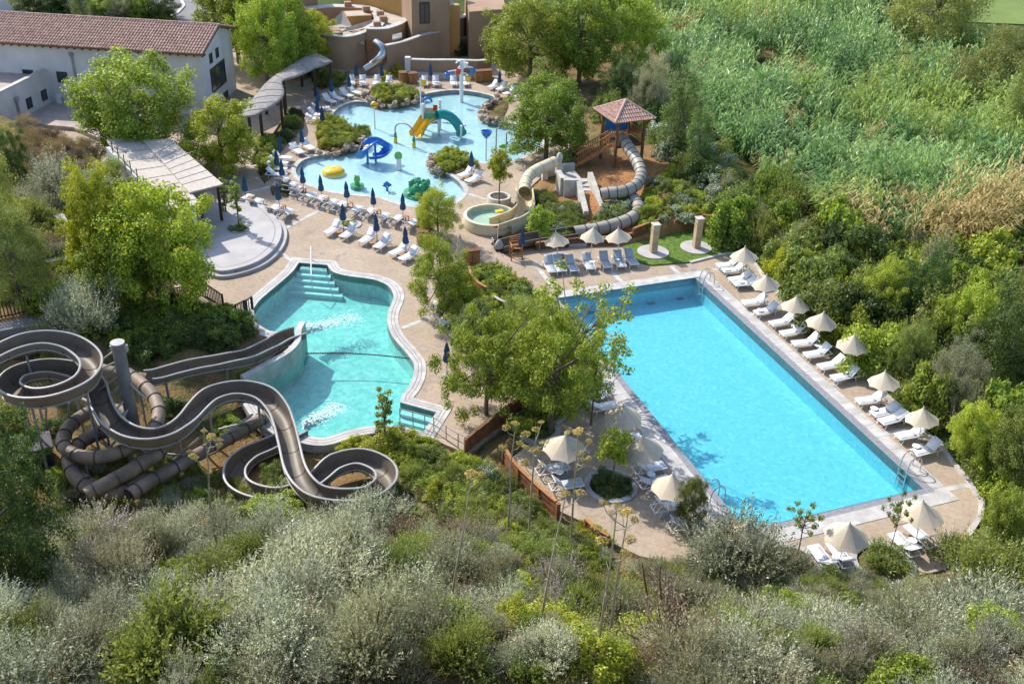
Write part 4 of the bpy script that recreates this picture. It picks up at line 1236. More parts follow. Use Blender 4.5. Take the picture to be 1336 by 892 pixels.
# hip roof with tile courses
E = hw + .55; rz_ = 1.0
def tile_slope(mb, a, b, up, length_at, pitch=.22, tl=.4, r=.085, mat=0, rnd=None):
    """barrel tiles on a slope: eave a->b, up = unit vector up the slope"""
    a, b, up = Vector(a), Vector(b), Vector(up).normalized()
    e = (b - a); W_ = e.length; e.normalize(); nrm = e.cross(up).normalized()
    if nrm.z < 0: nrm = -nrm
    k = int(W_ / pitch)
    rnd = rnd or random.Random(1)
    for i in range(k + 1):
        x = (i + .5) * W_ / (k + 1)
        Lx = length_at(x)
        m = max(1, int(math.ceil(Lx / tl)))
        for j in range(m):
            s0 = j * tl - .03; s1 = min((j + 1) * tl, Lx)
            if s1 - s0 < .08: continue
            r0, r1 = r * 1.12, r * .9
            vs = []
            for s_, rr, lift in ((s0, r0, .02), (s1, r1, 0)):
                for q in range(6):
                    an = PI * q / 5
                    vs.append(a + e * (x + math.cos(an) * rr + rnd.uniform(-.004, .004)) + up * s_ + nrm * (math.sin(an) * rr + lift))
            fs = [(q, q + 1, 7 + q, 6 + q) for q in range(5)] + [(0, 1, 2, 3, 4, 5)]
            mb.add(vs, fs, mat if rnd.random() < .7 else mat + 1)
M['tile_red2'] = mat('red_roof_tile_pale', (.36, .235, .19), .85, .25, 5, .2, 20)
M['tile_pink2'] = mat('pink_roof_tile_pale', (.54, .37, .31), .85, .2, 5, .2, 20)
SLP = math.hypot(E, rz_)
base = MB()
mb = MB()
for s in range(4):
    M4 = Matrix.Rotation(s * PI / 2, 3, 'Z')
    c0, c1, ap = M4 @ Vector((-E, -E, eave)), M4 @ Vector((E, -E, eave)), Vector((0, 0, eave + rz_))
    base.add([c0, c1, ap, c0 - Vector((0, 0, .07)), c1 - Vector((0, 0, .07))], [(0, 1, 2), (3, 4, 1, 0)])
    tile_slope(mb, c0, c1, ap - (c0 + c1) / 2, lambda x: SLP * (1 - abs(x - E) / E), .2, .36, .08)
    mb.tube([c0 + Vector((0, 0, .04)), ap + Vector((0, 0, .06))], .09, 8, 1)
base.add([(-E, -E, eave - .07), (E, -E, eave - .07), (E, E, eave - .07), (-E, E, eave - .07)], [(3, 2, 1, 0)])
base.build('roof', M['timber_brown'], tw)
mb.build('roof_tiles', [M['tile_pink'], M['tile_pink2']], tw)
# railings of the tower
mb = MB()
def rail_run(mb, a, b, h=.85, sp=.16):
    a, b = Vector(a), Vector(b); u = Vector((0, 0, 1))
    mb.beam(a + u * h, b + u * h, .07, .08); mb.beam(a + u * .12, b + u * .12, .05, .06)
    n = int((b - a).length / sp)
    for k in range(1, n):
        p = a.lerp(b, k / n); mb.beam(p + u * .14, p + u * (h - .03), .05, .05, up=(1, 0, 0))
for a, b in (((-hw, -hw, deckz), (-.2, -hw, deckz)), ((hw, -hw, deckz), (hw, hw, deckz)), ((-hw, hw, deckz), (hw, hw, deckz)), ((.75, -hw, deckz), (hw, -hw, deckz))): rail_run(mb, a, b)
mb.build('railing', M['timber_orange'], tw)
MB().box((0, hw - .12, deckz + .75), (1.9, .04, .75)).build('back_panel', M['blue'], tw)
MB().box((0, hw - .12, deckz + 1.36), (1.9, .04, .46)).build('back_panel', M['teal'], tw)
# timber stair down to the stone landing
sa = Vector((-hw, -.35, deckz)); lz = uv(752, 216, .9)
def tw_local(p): return Matrix.Rotation(-tw.rotation_euler.z, 3, 'Z') @ (Vector(p) - tb)
sb = tw_local(uv(751, 215, .75)); sb.z = .15
d = sb - sa; dh = Vector((d.x, d.y, 0)).normalized(); ls = Vector((-dh.y, dh.x, 0)) * .5
mb = MB()
for k in range(9):
    q = sa.lerp(sb, (k + .5) / 9); mb.beam(q - ls, q + ls, .3, .045)
mb.build('stair_treads', M['timber_brown'], tw)
mb = MB()
for s in (-1, 1):
    mb.beam(sa + ls * s, sb + ls * s, .06, .26); rail_run(mb, sa + ls * s, sb + ls * s, .9, .2)
mb.build('stair_railing', M['timber_orange'], tw)
# grey tube slide from the tower
og = uv(840, 240, .6)
t = thing('water_slide', og, 'grey ribbed tube slide winding down from the tiled timber tower on the mound', 'water slide')
LG = tube_slide(t, C3([(810,179,3.0),(817,188,2.8),(826,202,2.5),(834,217,2.2),(836,230,1.9),(828,243,1.75),(812,250,1.6),(795,252,1.5),(784,254,1.4)], 8), .42, og, .62, 'tube_grey', .025)
og2 = uv(800, 290, .3)
t = thing('water_slide', og2, 'lower end of the grey tube slide curving round behind the three far parasols', 'water slide')
tube_slide(t, C3([(800,252,1.25),(815,251,1.15),(824,258,1.05),(832,268,.95),(832,278,.85),(820,287,.75),(800,294,.65),(775,300,.55),(748,304,.5)], 8), .44, og2, .9, 'tube_grey', .03)
flume(t, C3([(750,304,.5),(725,308,.45),(700,311,.4),(676,316,.36),(652,322,.3)], 8), .5, .3, og2, 2.4, ('slide_in', 'slide_in'), .2, 'slide_in', .2)
# stone landing, walls and steps
ls_ = uv(745, 225, 0)
t = thing('stone_staircase', ls_, 'pale stone staircase with thick side walls climbing to the timber tower', 'staircase')
def wall_px(name, px, z0, z1a, z1b, th, m, par):
    P = [uv(a, b, 0) - ls_ for a, b in px]
    mb = MB(); n = len(P); L = []
    acc = [0]
    for a, b in zip(P, P[1:]): acc.append(acc[-1] + (b - a).length)
    mbv = []
    for i, p in enumerate(P):
        tt = (P[min(i + 1, n - 1)] - P[max(i - 1, 0)]).normalized(); l = Vector((-tt.y, tt.x, 0)) * th / 2
        z1 = z1a + (z1b - z1a) * acc[i] / acc[-1]
        mbv += [p + l + Vector((0, 0, z0)), p - l + Vector((0, 0, z0)), p - l + Vector((0, 0, z1)), p + l + Vector((0, 0, z1))]
    fs = []
    for i in range(n - 1):
        o = 4 * i
        fs += [(o, o + 4, o + 7, o + 3), (o + 1, o + 2, o + 6, o + 5), (o + 3, o + 7, o + 6, o + 2)]
    fs += [(0, 3, 2, 1), (4 * n - 4, 4 * n - 3, 4 * n - 2, 4 * n - 1)]
    mb.add(mbv, fs); return mb.build(name, m, par, bevel=.02)
wall_px('side_wall', [(727,252),(733,262)], -.4, 1.75, 1.7, .35, M['step_stone'], t)
wall_px('side_wall', [(734,263),(752,262)], -.4, 1.68, 1.6, .35, M['step_stone'], t)
wall_px('side_wall', [(753,262),(764,289)], -.4, 1.6, .75, .36, M['step_stone'], t)
wall_px('side_wall', [(768,252),(785,284)], -.4, 1.6, .85, .36, M['step_stone'], t)
wall_px('side_wall', [(712,236),(748,232)], -.2, 1.15, 1.15, .4, M['step_stone'], t)
wall_px('side_wall', [(709,228),(711,240)], -.2, 1.05, 1.15, .4, M['step_stone'], t)
MB().prism([tuple((uv(*q, 1.05) - ls_).xy) for q in ((729,226),(750,222),(762,236),(735,242))], -.3, 1.0).build('landing', M['concrete'], t)
p0, p1 = uv(762, 249, .0) - ls_, uv(775, 289, 0) - ls_
dd = (p1 - p0); dd.z = 0; nl = dd.normalized(); ll = Vector((-nl.y, nl.x, 0)) * .52
for k in range(9):
    a = p0 + dd * (k / 9); b = p0 + dd * ((k + 1) / 9)
    MB().prism([tuple((a - ll).xy), tuple((a + ll).xy), tuple((b + ll).xy), tuple((b - ll).xy)], -.4, 1.0 - .1 * k - .05).build('step', M['concrete'], t)
MB().lathe((uv(729, 222, 1.1) - ls_).to_tuple(), [(.3, -.2), (.28, .2), (.16, .5), (.2, .75), (.24, .9), (.2, 1.15), (.1, 1.3), (0, 1.33)], 10, pleat=.08, pn=3).build('stone_finial', M['step_stone'], t, True)
sheet('path', gpoly([(764,287),(786,284),(782,296),(772,306),(765,322),(742,322),(752,308)]), [], .16, M['concrete'], .4)

# round cream splash basin with its half-tube slide
cb = uv(640, 293, 0)
t = thing('splash_basin', cb, 'round cream plunge basin with pale water at the foot of the cream slide', 'basin')
ob = [(1.85, 0), (1.9, .25), (1.8, .5), (1.78, .72), (1.7, .76), (1.58, .74), (1.55, .3), (0, .28)]
MB().lathe((0, 0, 0), ob, 40).build('bowl', M['cream'], t, True)
w_ = MB().lathe((0, 0, .56), [(1.565, 0), (0, .0)], 40).build('water_surface', wm_kid, t)
MB().box((.55, .6, .72), (.55, .35, .12), .5).build('spout', M['yellow'], t, bevel=.03)
oc = uv(690, 265, .5)
t = thing('water_slide', oc, 'cream toddler slide, closed above and open below, ending in the round basin', 'water slide')
tube_slide(t, C3([(724,211,1.95),(713,216,1.85),(700,222,1.75),(690,230,1.6),(685,241,1.45),(684,250,1.35)], 8), .40, oc, 1.1, 'cream', .02, 'cream_in')
flume(t, C3([(684,249,1.35),(685,261,1.15),(685,272,.95),(675,282,.85),(660,288,.78),(645,293,.74)], 8), .5, .34, oc, 9, ('cream_in', 'cream'), .22, 'cream', .3)
MB().prism([tuple((uv(*q) - oc).xy) for q in ((664,301),(690,290),(692,296),(668,308))], -.6, .15).build('plinth', M['cream'], t)
mb = MB()
for q in ((671,298),(675,297)): mb.tube([uv(*q, 0) - oc, uv(*q, .9) - oc], .02, 6)
mb.build('handrail', M['steel'], t)
# planter by the basin
c = uv(651, 266, 0)
t = thing('round_planter', c, 'raised round pale stone planter with a lollipop tree beside the splash basin', 'planter')
MB().lathe((0, 0, 0), [(.82, 0), (.82, .55), (.8, .6), (.62, .6), (.6, .5), (0, .5)], 32).build('bowl', M['step_stone'], t, True)
MB().lathe((0, 0, .5), [(.6, 0), (.4, .05), (0, .06)], 20).build('soil', M['timber_dark'], t, True)
# ------------------------------------------------------------------ water toys
def toy(name, px, label, cat='water toy', rz=0, z=-.33): return thing(name, uv(px[0], px[1], -.09) + Vector((0, 0, z + .09)), label, cat, None, rz)
t = toy('spray_dome', (435,223), 'low yellow spray dome in the shallow splash pool')
MB().lathe((0, 0, 0), [(.85, 0), (.82, .25), (.65, .42), (.35, .5), (0, .52)], 28).build('dome', M['yellow'], t, True)
MB().lathe((0, 0, .5), [(.1, 0), (.1, .05), (0, .06)], 10).build('nozzle', M['white'], t, True)
# blue loop slide
t = toy('loop_slide', (487,205), 'blue curling toddler slide with steps in the splash pool')
o = t.location.copy()
P = C3([(471,204,.1),(476,196,.75),(482,187,1.25),(489,183,1.35),(498,186,1.15),(504,191,.85),(503,198,.5),(495,203,.25),(484,204,.12)], 8)
L = [p - o for p in P]
n = 10
arc = [(-.42 * math.cos(PI * i / n), -.3 * math.sin(PI * i / n) + .12) for i in range(n + 1)]
arc2 = [(-.47 * math.cos(PI * i / n), -.35 * math.sin(PI * i / n) + .12) for i in range(n + 1)]
MB().sweep(L, arc2 + arc[::-1]).build('channel', M['blue'], t, True)
MB().tube([L[12] + Vector((0, 0, -.2)), Vector((L[12].x, L[12].y, 0))], .09, 8).build('post', M['blue'], t, True)
MB().tube([L[24] + Vector((0, 0, -.2)), Vector((L[24].x, L[24].y, 0))], .09, 8).build('post', M['blue'], t, True)
mb = MB()
a, b = L[0], L[16]
s_ = (b - a).cross(Vector((0, 0, 1))).normalized() * .44
for k in (-1, 1): mb.tube([a + s_ * k + Vector((0, 0, .5)), a.lerp(b, .5) + s_ * k + Vector((0, 0, .75)), b + s_ * k + Vector((0, 0, .55))], .035, 6)
mb.build('handrail', M['steel'], t, True)
mb = MB()
for k in range(6):
    q = a.lerp(b, k / 6); mb.beam(q - s_ * .8 + Vector((0, 0, .02)), q + s_ * .8 + Vector((0, 0, .02)), .2, .05)
mb.build('steps', M['white'], t)
# arch
a, b = uv(516, 186, -.33), uv(540, 192, -.33)
t = thing('spray_arch', (a + b) / 2, 'grey spray arch on green and yellow feet in the splash pool', 'water toy')
m_ = (a + b) / 2; q0, q1 = a - m_, b - m_
P = [q0 + Vector((0, 0, .3)), q0 + Vector((0, 0, 1.0))] + [q0.lerp(q1, .5 - .5 * math.cos(PI * k / 10)) + Vector((0, 0, 1.1 + .65 * math.sin(PI * k / 10))) for k in range(11)] + [q1 + Vector((0, 0, 1.0)), q1 + Vector((0, 0, .3))]
MB().tube(P, .055, 10).build('arch', M['galv'], t, True)
for q in (q0, q1):
    f = MB().lathe(q.to_tuple(), [(.15, 0), (.15, .4), (.12, .42)], 14).build('foot', M['yellow'], t, True)
    MB().lathe(q.to_tuple(), [(.12, .42), (.11, .8), (.06, .84)], 14).build('collar', M['green'], t, True)
def ball_post(px, top, label, r, mt, kind='ball'):
    t = toy('spray_post', px, label)
    h = height_to(t.location, top)
    MB().tube([(0, 0, 0), (0, 0, h)], .06, 10).build('post', M['white'], t, True)
    if kind == 'ball':
        MB().sphere((0, 0, h + .02), r, 16, 10).build('ball', M[mt], t, True)
        MB().lathe((0, 0, h - .02), [(r * 1.02, -.03), (r * 1.05, 0), (r * 1.02, .05)], 16).build('band', M['red'], t, True)
    elif kind == 'bucket':
        MB().lathe((0, 0, h), [(.05, -.3), (.3, .0), (.4, .3), (.36, .32), (.25, .05), (0, -.1)], 18, pleat=.12, pn=2).build('bucket', M[mt], t, True)
    return t, h
ball_post((489,164), 137, 'tall white post with a yellow and red ball in the splash pool', .27, 'yellow')
ball_post((634,205), 176, 'white post with a heart shaped blue bucket in the splash pool', .3, 'blue', 'bucket')
t = toy('spray_flower', (520,217), 'white cylinder with a green leaf shaped spray head in the splash pool'); h = height_to(t.location, 199)
MB().lathe((0, 0, 0), [(.24, 0), (.2, h * .6), (.14, h * .65), (0, h * .66)], 16).build('cylinder', M['white'], t, True)
MB().sphere((0, 0, h * .8), .3, 12, 8, sc=(1, .35, 1.15)).build('leaf', M['lime'], t, True)
for px, top, lb in (((647,200),167,'slim grey spray post in the splash pool, left of two under the tree'),((660,203),172,'slim grey hooked spray post in the splash pool, right of two under the tree')):
    t = toy('spray_post', px, lb); h = height_to(t.location, top)
    MB().tube([(0, 0, 0), (0, 0, h - .15), (.06, 0, h - .03), (.2, 0, h), (.3, 0, h - .08)], .05, 8).build('post', M['galv'], t, True)
    MB().lathe((0, 0, 0), [(.14, 0), (.14, .06), (.05, .1)], 10).build('flange', M['steel'], t, True)
t = toy('spring_toy', (656,193), 'small lime green rocking toy in the splash pool'); MB().sphere((0, 0, .35), .26, 12, 8, sc=(1.3, .6, .8)).build('body', M['lime'], t, True); MB().sphere((.3, 0, .62), .14, 10, 7).build('head', M['lime'], t, True)
t = toy('spray_frog', (466,241), 'small green spray figure in the shallow end of the splash pool')
MB().lathe((0, 0, 0), [(.3, 0), (.22, .1), (.17, .45), (.24, .6), (.22, .85), (.1, .95), (0, .97)], 14).build('body', M['lime'], t, True)
for s in (-.12, .12): MB().sphere((s, -.08, .98), .08, 8, 6).build('eye', M['white'], t, True)
MB().lathe((0, 0, 0), [(.5, 0), (.5, .24), (0, .25)], 20).build('pad', M['green'], t, True)
t = toy('spray_star', (505,245), 'small blue star shaped spray toy in the shallow end of the splash pool')
vs = [(0, 0, .75), (0, 0, .2)]
for k in range(10):
    r = .38 if k % 2 == 0 else .17; a = 2 * PI * k / 10; vs.append((r * math.cos(a), r * math.sin(a), .45))
MB().add(vs, [(0, 2 + k, 2 + (k + 1) % 10) for k in range(10)] + [(1, 2 + (k + 1) % 10, 2 + k) for k in range(10)]).build('star', M['blue'], t)
MB().tube([(0, 0, 0), (0, 0, .4)], .09, 8).build('stem', M['blue'], t, True)
# green rock dragon
t = toy('spray_turtle', (547,250), 'dark green domed climbing toy with knobs on a green pad in the splash pool')
MB().lathe((0, 0, 0), [(1.15, 0), (1.12, .24), (1.0, .27), (0, .28)], 30, sy=.9).build('pad', M['green'], t, True)
mb = MB()
for k in range(26):
    a = random.uniform(0, 2 * PI); r = random.uniform(0, .75); z = .35 + .75 * math.sqrt(max(0, 1 - (r / .85) ** 2))
    mb.sphere((r * math.cos(a), r * math.sin(a), z * .95), random.uniform(.14, .26), 8, 6, jit=.3, seed=k)
mb.sphere((0, 0, .4), .82, 16, 10, sc=(1, 1, .85), jit=.12, seed=4); mb.build('shell', M['green'], t, True)
MB().sphere((.75, -.5, .5), .3, 10, 8, jit=.2, seed=2).build('head', M['green'], t, True)
for a in (.6, 2.4, 3.9, 5.5): MB().sphere((.85 * math.cos(a), .85 * math.sin(a), .3), .22, 8, 6, sc=(1, 1, .6)).build('foot', M['green'], t, True)
# play castle
c = uv(563, 172, -.33)
t = thing('play_castle', c, 'small play tower with yellow double slide and teal tube slide in the splash pool', 'play tower')
def T(px, py, z): return uv(px, py, z) - c
dk = .95
for x in (-.65, .65):
    for y in (-.6, .6): MB().tube([(x, y, 0), (x, y, 2.5 if (x, y) != (.65, -.6) else 2.1)], .11, 12).build('post', M['white'], t, True)
MB().box((0, 0, dk), (1.4, 1.3, .1)).build('platform', M['galv'], t)
MB().box((-.05, .63, dk + .45), (1.2, .06, .8)).build('back_panel', M['cream'], t)
MB().box((.0, -.62, dk + .55), (1.1, .06, .55)).build('front_panel', M['teal'], t)
MB().box((-.68, .0, dk + .45), (.05, 1.0, .7)).build('side_panel', M['cream'], t)
MB().box((.3, .3, dk + .95), (.35, .06, .5)).build('panel', M['red'], t)
MB().box((1.1, .5, dk + .3), (.7, .6, .08)).build('side_deck', M['red'], t)
tr = [(.55, .3), (.55, .0), (.5, -.06), (.06, -.06), (0, .1), (-.06, -.06), (-.5, -.06), (-.55, .0), (-.55, .3)]
tr2 = [(x * 1.0, z - .06) for x, z in tr[::-1]]
p = C3([(560,152,1.05),(556,157,.95),(551,164,.6),(546,172,.18),(542,177,.0)], 6)
MB().sweep([q - c for q in p], tr + tr2).build('slide', M['yellow'], t, True)
p = C3([(570,150,1.5),(578,149,1.5),(588,153,1.25),(596,161,.8),(600,168,.4),(602,174,.15)], 6)
L = [q - c for q in p]
sh = MB().tube(L, .38, 14, cap=False).build('tube_slide', M['teal'], t, True)
MB().tube([L[-1] - (L[-1] - L[-2]).normalized() * .1, L[-1]], .44, 14).build('tube_mouth', M['teal'], t, True)
MB().tube([L[-6] + Vector((.1, -.45, -.6)), L[-6] + Vector((.1, -.45, .5))], .1, 10).build('post', M['white'], t, True)
mb = MB(); q = [Vector((-.65 + .35 * math.cos(a) + .35, -.1, 2.5 + .35 * math.sin(a))) for a in np.linspace(0, PI, 10)]
mb.tube(q, .09, 10); mb.build('hoop', M['blue'], t, True)
MB().tube([T(549, 153, 0), T(549, 153, 0) + Vector((0, 0, 3.3))], .045, 8).build('flagpole', M['white'], t, True)
b = T(549, 153, 0) + Vector((0, 0, 3.2))
MB().add([b, b + Vector((.5, .02, -.1)), b + Vector((.5, -.02, -.5)), b + Vector((0, 0, -.55))], [(0, 1, 2, 3)]).build('flag', M['yellow'], t)
mb = MB()
for k in range(6): mb.sphere((1.3 + k * .28, .1 + .06 * k, .75 - .05 * k), .09, 8, 6)
mb.tube([(.9, 0, .8), (2.8, .4, .45)], .05, 8); mb.build('spray_bar', M['white'], t, True)
# tipping bucket tree
c = uv(602, 133, -.33)
t = thing('bucket_tree', c, 'tall pale post with coloured tipping buckets at the far side of the splash pool', 'water toy')
h = height_to(c, 78)
MB().tube([(0, 0, 0), (0, 0, h)], .17, 14).build('post', M['white'], t, True)
for k, (a, z, l, cc) in enumerate(((.2, .80, 1.0, 'blue'), (2.0, .72, .9, 'yellow'), (3.3, .72, 1.2, 'blue'), (4.4, .85, .8, 'red'), (5.3, .70, 1.1, 'yellow'), (1.2, .9, .8, 'white'))):
    d = Vector((math.cos(a), math.sin(a), 0)) * l
    MB().tube([(0, 0, h * z), d * .6 + Vector((0, 0, h * z + .1)), d + Vector((0, 0, h * z))], .06, 8).build('arm', M['white'], t, True)
    bk = MB().lathe((d + Vector((0, 0, h * z - .5))).to_tuple(), [(.18, 0), (.27, .4), (.24, .42), (.16, .06), (0, .05)], 12).build('bucket', M[cc], t, True)
MB().beam((-.5, 0, h - .05), (.5, 0, h - .3), .25, .05).build('roof', M['white'], t)
MB().beam((-.5, 0, h - .3), (.1, 0, h + .0), .25, .05).build('roof', M['white'], t)
# boulders round the islands
rockn = 0
def rock_line(px, label, grp, sz=(.14, .3), seed=0):
    r = random.Random(seed)
    P = resample([Vector((*uv(q.x, q.y).xy, 0)) for q in catmull([(a, b, 0) for a, b in px], 5)], .55)
    for i, p in enumerate(P):
        for lay in range(2 if r.random() < .6 else 1):
            s = r.uniform(*sz)
            o = MB().sphere((0, 0, 0), s, 9, 7, sc=(1.2, 1, .75), jit=.55, seed=r.randint(0, 9999)).build('boulder', M['rock'])
            o.location = (p.x + r.uniform(-.15, .15), p.y + r.uniform(-.15, .15), -.05 + s * .3 + lay * .3); o.rotation_euler = (r.uniform(-.4, .4), 0, r.uniform(0, 6))
            tag(o, label, 'boulder', grp)
rock_line([(476,128),(484,134),(500,138),(520,138),(540,133),(549,126)], 'tan boulder in the rim of the far planted island of the splash pool', 'boulders of the far island', seed=1)
rock_line([(418,200),(432,201),(452,196),(470,190),(479,180),(470,171)], 'tan boulder in the rim of the left planted island of the splash pool', 'boulders of the left island', seed=2)
rock_line([(572,226),(563,221),(561,211),(567,203)], 'tan boulder in the rim of the small planter among the splash pool loungers', 'boulders of the small planter', seed=3)
rock_line([(660,161),(640,159),(630,151),(634,141),(645,134),(652,128)], 'tan boulder on the rocky point at the right of the splash pool', 'boulders of the right point', (.18, .4), seed=4)

# ------------------------------------------------------------------ round plaza and canopies
pc = uv(300, 300, 0)
t = thing('plaza', pc, 'round pale concrete terrace with a stepped curved edge left of the turquoise pool', 'terrace')
rim = [(282,352),(308,350),(335,341),(355,327),(366,310),(366,293),(352,275),(330,262),(305,262),(285,262),(255,270),(250,300),(262,335)]
P = [p for p in catmull([uv(a, b, .4) for a, b in rim], 6, True)]
q = [tuple((p - pc).xy) for p in P]
MB().prism(q, -.2, .4).build('slab', M['concrete'], t)
q2 = offset_poly(q, .32)
MB().prism(q2, -.2, .2).build('lower_step', M['concrete'], t)
ins_ = offset_poly(q, -.45); ins2 = offset_poly(q, -.38)
v, f = cdt_region(ins2, [ins_], lambda x, y: in_poly(x, y, ins2) and not in_poly(x, y, ins_))
MB().add([(x, y, .405) for x, y in v], f).build('edge_line', M['gutter'], t)
for k in range(3):
    a, b = uv(285, 336 + 5 * k, .4 - .1 * k) - pc, uv(310, 348 + 4 * k, .4 - .1 * k) - pc
    MB().beam((a.x, a.y, .3 - .1 * k), (b.x, b.y, .3 - .1 * k), .3, .12).build('step', M['frame_dark' if k == 9 else 'gutter'], t)
def pit(px, py, label):
    c = uv(px, py, .41)
    t = thing('tree_pit', c, label, 'tree pit'); MB().lathe((0, 0, 0), [(.62, -.1), (.62, .05), (.5, .06), (.5, .0), (0, .02)], 24).build('ring', M['concrete'], t); return t
pit(312, 299, 'round bush pit in the pale plaza with a slim climbing tree')

def slab_poly(px, z, dz, m, name, par, origin):
    q = [tuple((uv(*p, z) - origin).xy) for p in px]
    return MB().prism(q, z - dz - origin.z, z - origin.z).build(name, m, par)
po = uv(222, 240, 0)
t = thing('snack_bar', po, 'flat cane roofed snack bar with white rear wall left of the terraces', 'building')
zr = 2.75
slab_poly([(137,182),(185,178),(212,212),(262,265),(222,275)], zr, .1, M['pergola_slat'], 'roof', t, po)
slab_poly([(186,183),(222,181),(291,240),(247,251),(215,214)], zr + .12, .1, M['pergola_slat'], 'roof', t, po)
mb = MB()
for k in range(8):
    f_ = k / 8
    a, b = Vector((137, 182)).lerp(Vector((222, 275)), f_ + .06), Vector((185, 178)).lerp(Vector((262, 265)), f_ + .06)
    mb.beam(uv(a.x, a.y, zr + .01) - po, uv(b.x, b.y, zr + .01) - po, .05, .03)
    if f_ < .8:
        a, b = Vector((200, 197)).lerp(Vector((247, 251)), f_ + .06), Vector((224, 183)).lerp(Vector((291, 240)), f_ + .06)
        mb.beam(uv(a.x, a.y, zr + .13) - po, uv(b.x, b.y, zr + .13) - po, .05, .03)
mb.build('battens', M['gutter'], t)
for px in ((253,262),(262,266),(284,243),(240,256),(222,182)):
    p = uv(*px, zr) - po; MB().box((p.x, p.y, zr / 2 - .1), (.16, .16, zr - .05)).build('post', M['timber_dark'], t)
a, b, c_ = uv(140, 188, zr) - po, uv(224, 271, zr) - po, uv(258, 266, zr) - po
mb = MB(); mb.beam((a.x, a.y, 1.2), (b.x, b.y, 1.2), .25, 2.7); mb.build('rear_wall', M['render_white'], t)
mb = MB(); mb.beam((b.x + .2, b.y, 1.2), (c_.x - .2, c_.y, 1.2), .25, 2.7); mb.build('end_wall', M['render_white'], t)
mb = MB(); d1 = uv(240, 240, zr) - po; d2 = uv(190, 195, zr) - po
mb.beam((d1.x, d1.y, .95), (d2.x, d2.y, .95), .6, 1.1); mb.build('counter', M['render_white'], t)
for k in range(11):
    p = (uv(137, 182, zr) - po).lerp(uv(222, 275, zr) - po, k / 10) + Vector((-.25, 0, 0))
    MB().beam((p.x, p.y, zr - .1), (p.x, p.y, zr + .75), .05, .05, up=(1, 0, 0)).build('rail_post', M['frame_dark'], t)
MB().box((uv(262, 315, 0.9) - po).to_tuple(), (.05, .4, .6), .4).build('notice_board', M['blue'], t)
# S shaped canopy
cx = uv(370, 120, 0)
t = thing('shade_canopy', cx, 'long S shaped grey cane canopy on dark posts beside the splash pool loungers', 'canopy')
zc = 2.5
Lf = smooth_px([(294,160),(309,148),(322,135),(334,124),(344,111),(358,99),(375,88),(392,77),(408,70)], 6)
Rt = smooth_px([(334,150),(352,140),(366,130),(371,121),(369,112),(370,105),(388,99),(410,89),(434,80)], 6)
mb = MB(); n = min(len(Lf), len(Rt)); vs = []
rows_ = 9
for i in range(n):
    a, b = uv(*Lf[i], zc), uv(*Rt[i], zc)
    for j in range(rows_):
        p = a.lerp(b, j / (rows_ - 1)) - cx; vs.append((p.x, p.y, zc + .12 * math.sin(PI * j / (rows_ - 1))))
fs = [(i * rows_ + j, i * rows_ + j + 1, (i + 1) * rows_ + j + 1, (i + 1) * rows_ + j) for i in range(n - 1) for j in range(rows_ - 1)]
o = mb.add(vs, fs).build('roof', M['canopy_grey'], t, True)
md = o.modifiers.new('Solidify', 'SOLIDIFY'); md.thickness = .14; md.offset = -1
mb = MB()
for i in range(0, n, 5):
    for k in range(rows_ - 1):
        mb.beam(Vector(vs[i * rows_ + k]) + Vector((0, 0, .02)), Vector(vs[i * rows_ + k + 1]) + Vector((0, 0, .02)), .05, .03)
mb.build('battens', M['gutter'], t)
for i in (2, n // 4, n // 2, 5 * n // 8, 7 * n // 8, n - 2):
    for e in (Lf, Rt):
        p = uv(*e[min(i, len(e) - 1)], zc) - cx
        MB().box((p.x * .985, p.y * .985, zc / 2 - .05), (.2, .2, zc)).build('post', M['timber_dark'], t)

# ------------------------------------------------------------------ long building with the tiled roof
zE = 5.2
ea = uv(-70, 50, zE); eb = uv(262, 70, zE)
e = (eb - ea); e.z = 0; e.normalize(); nn = Vector((-e.y, e.x, 0))
ea = eb - e * 26
Wd = 8.0; rise = 1.25
t = thing('long_building', eb.xy.to_3d(), 'long grey rendered building with a red barrel tile roof at the upper left', 'building')
O = t.location.copy()
def A_(u, v, z): return eb.xy.to_3d() + e * u + nn * v + Vector((0, 0, z)) - O
mb = MB()
c4 = [A_(-26, .35, 0), A_(-.25, .35, 0), A_(-.25, Wd - .35, 0), A_(-26, Wd - .35, 0)]
vs = [(p.x, p.y, -.5) for p in c4] + [(p.x, p.y, zE - .12) for p in c4]
pk0, pk1 = A_(-26, Wd / 2, zE + rise - .1), A_(-.25, Wd / 2, zE + rise - .1)
vs += [pk0, pk1]
mb.add(vs, [(0, 1, 5, 4), (2, 3, 7, 6), (1, 2, 6, 9, 5), (3, 0, 4, 8, 7)])
mb.build('wall', M['render'], t)
sl = math.hypot(Wd / 2, rise)
base = MB(); mb = MB()
p0, p1, q0, q1 = A_(-26, -.25, zE), A_(.25, -.25, zE), A_(-26, Wd / 2, zE + rise), A_(.25, Wd / 2, zE + rise)
r0, r1 = A_(-26, Wd + .25, zE), A_(.25, Wd + .25, zE)
dz = Vector((0, 0, -.14))
base.add([p0, p1, q1, q0, p0 + dz, p1 + dz, q1 + dz, q0 + dz], [(0, 1, 2, 3), (7, 6, 5, 4), (0, 4, 5, 1), (1, 5, 6, 2)])
base.add([q0, q1, r1, r0, q0 + dz, q1 + dz, r1 + dz, r0 + dz], [(0, 1, 2, 3), (7, 6, 5, 4), (2, 6, 7, 3), (1, 5, 6, 2)])
base.build('roof', M['timber_brown'], t)
tile_slope(mb, p0, p1, q0 - p0, lambda x: (q0 - p0).length, .25, .42, .1)
tile_slope(mb, r1, r0, q1 - r1, lambda x: (q1 - r1).length, .25, .42, .1)
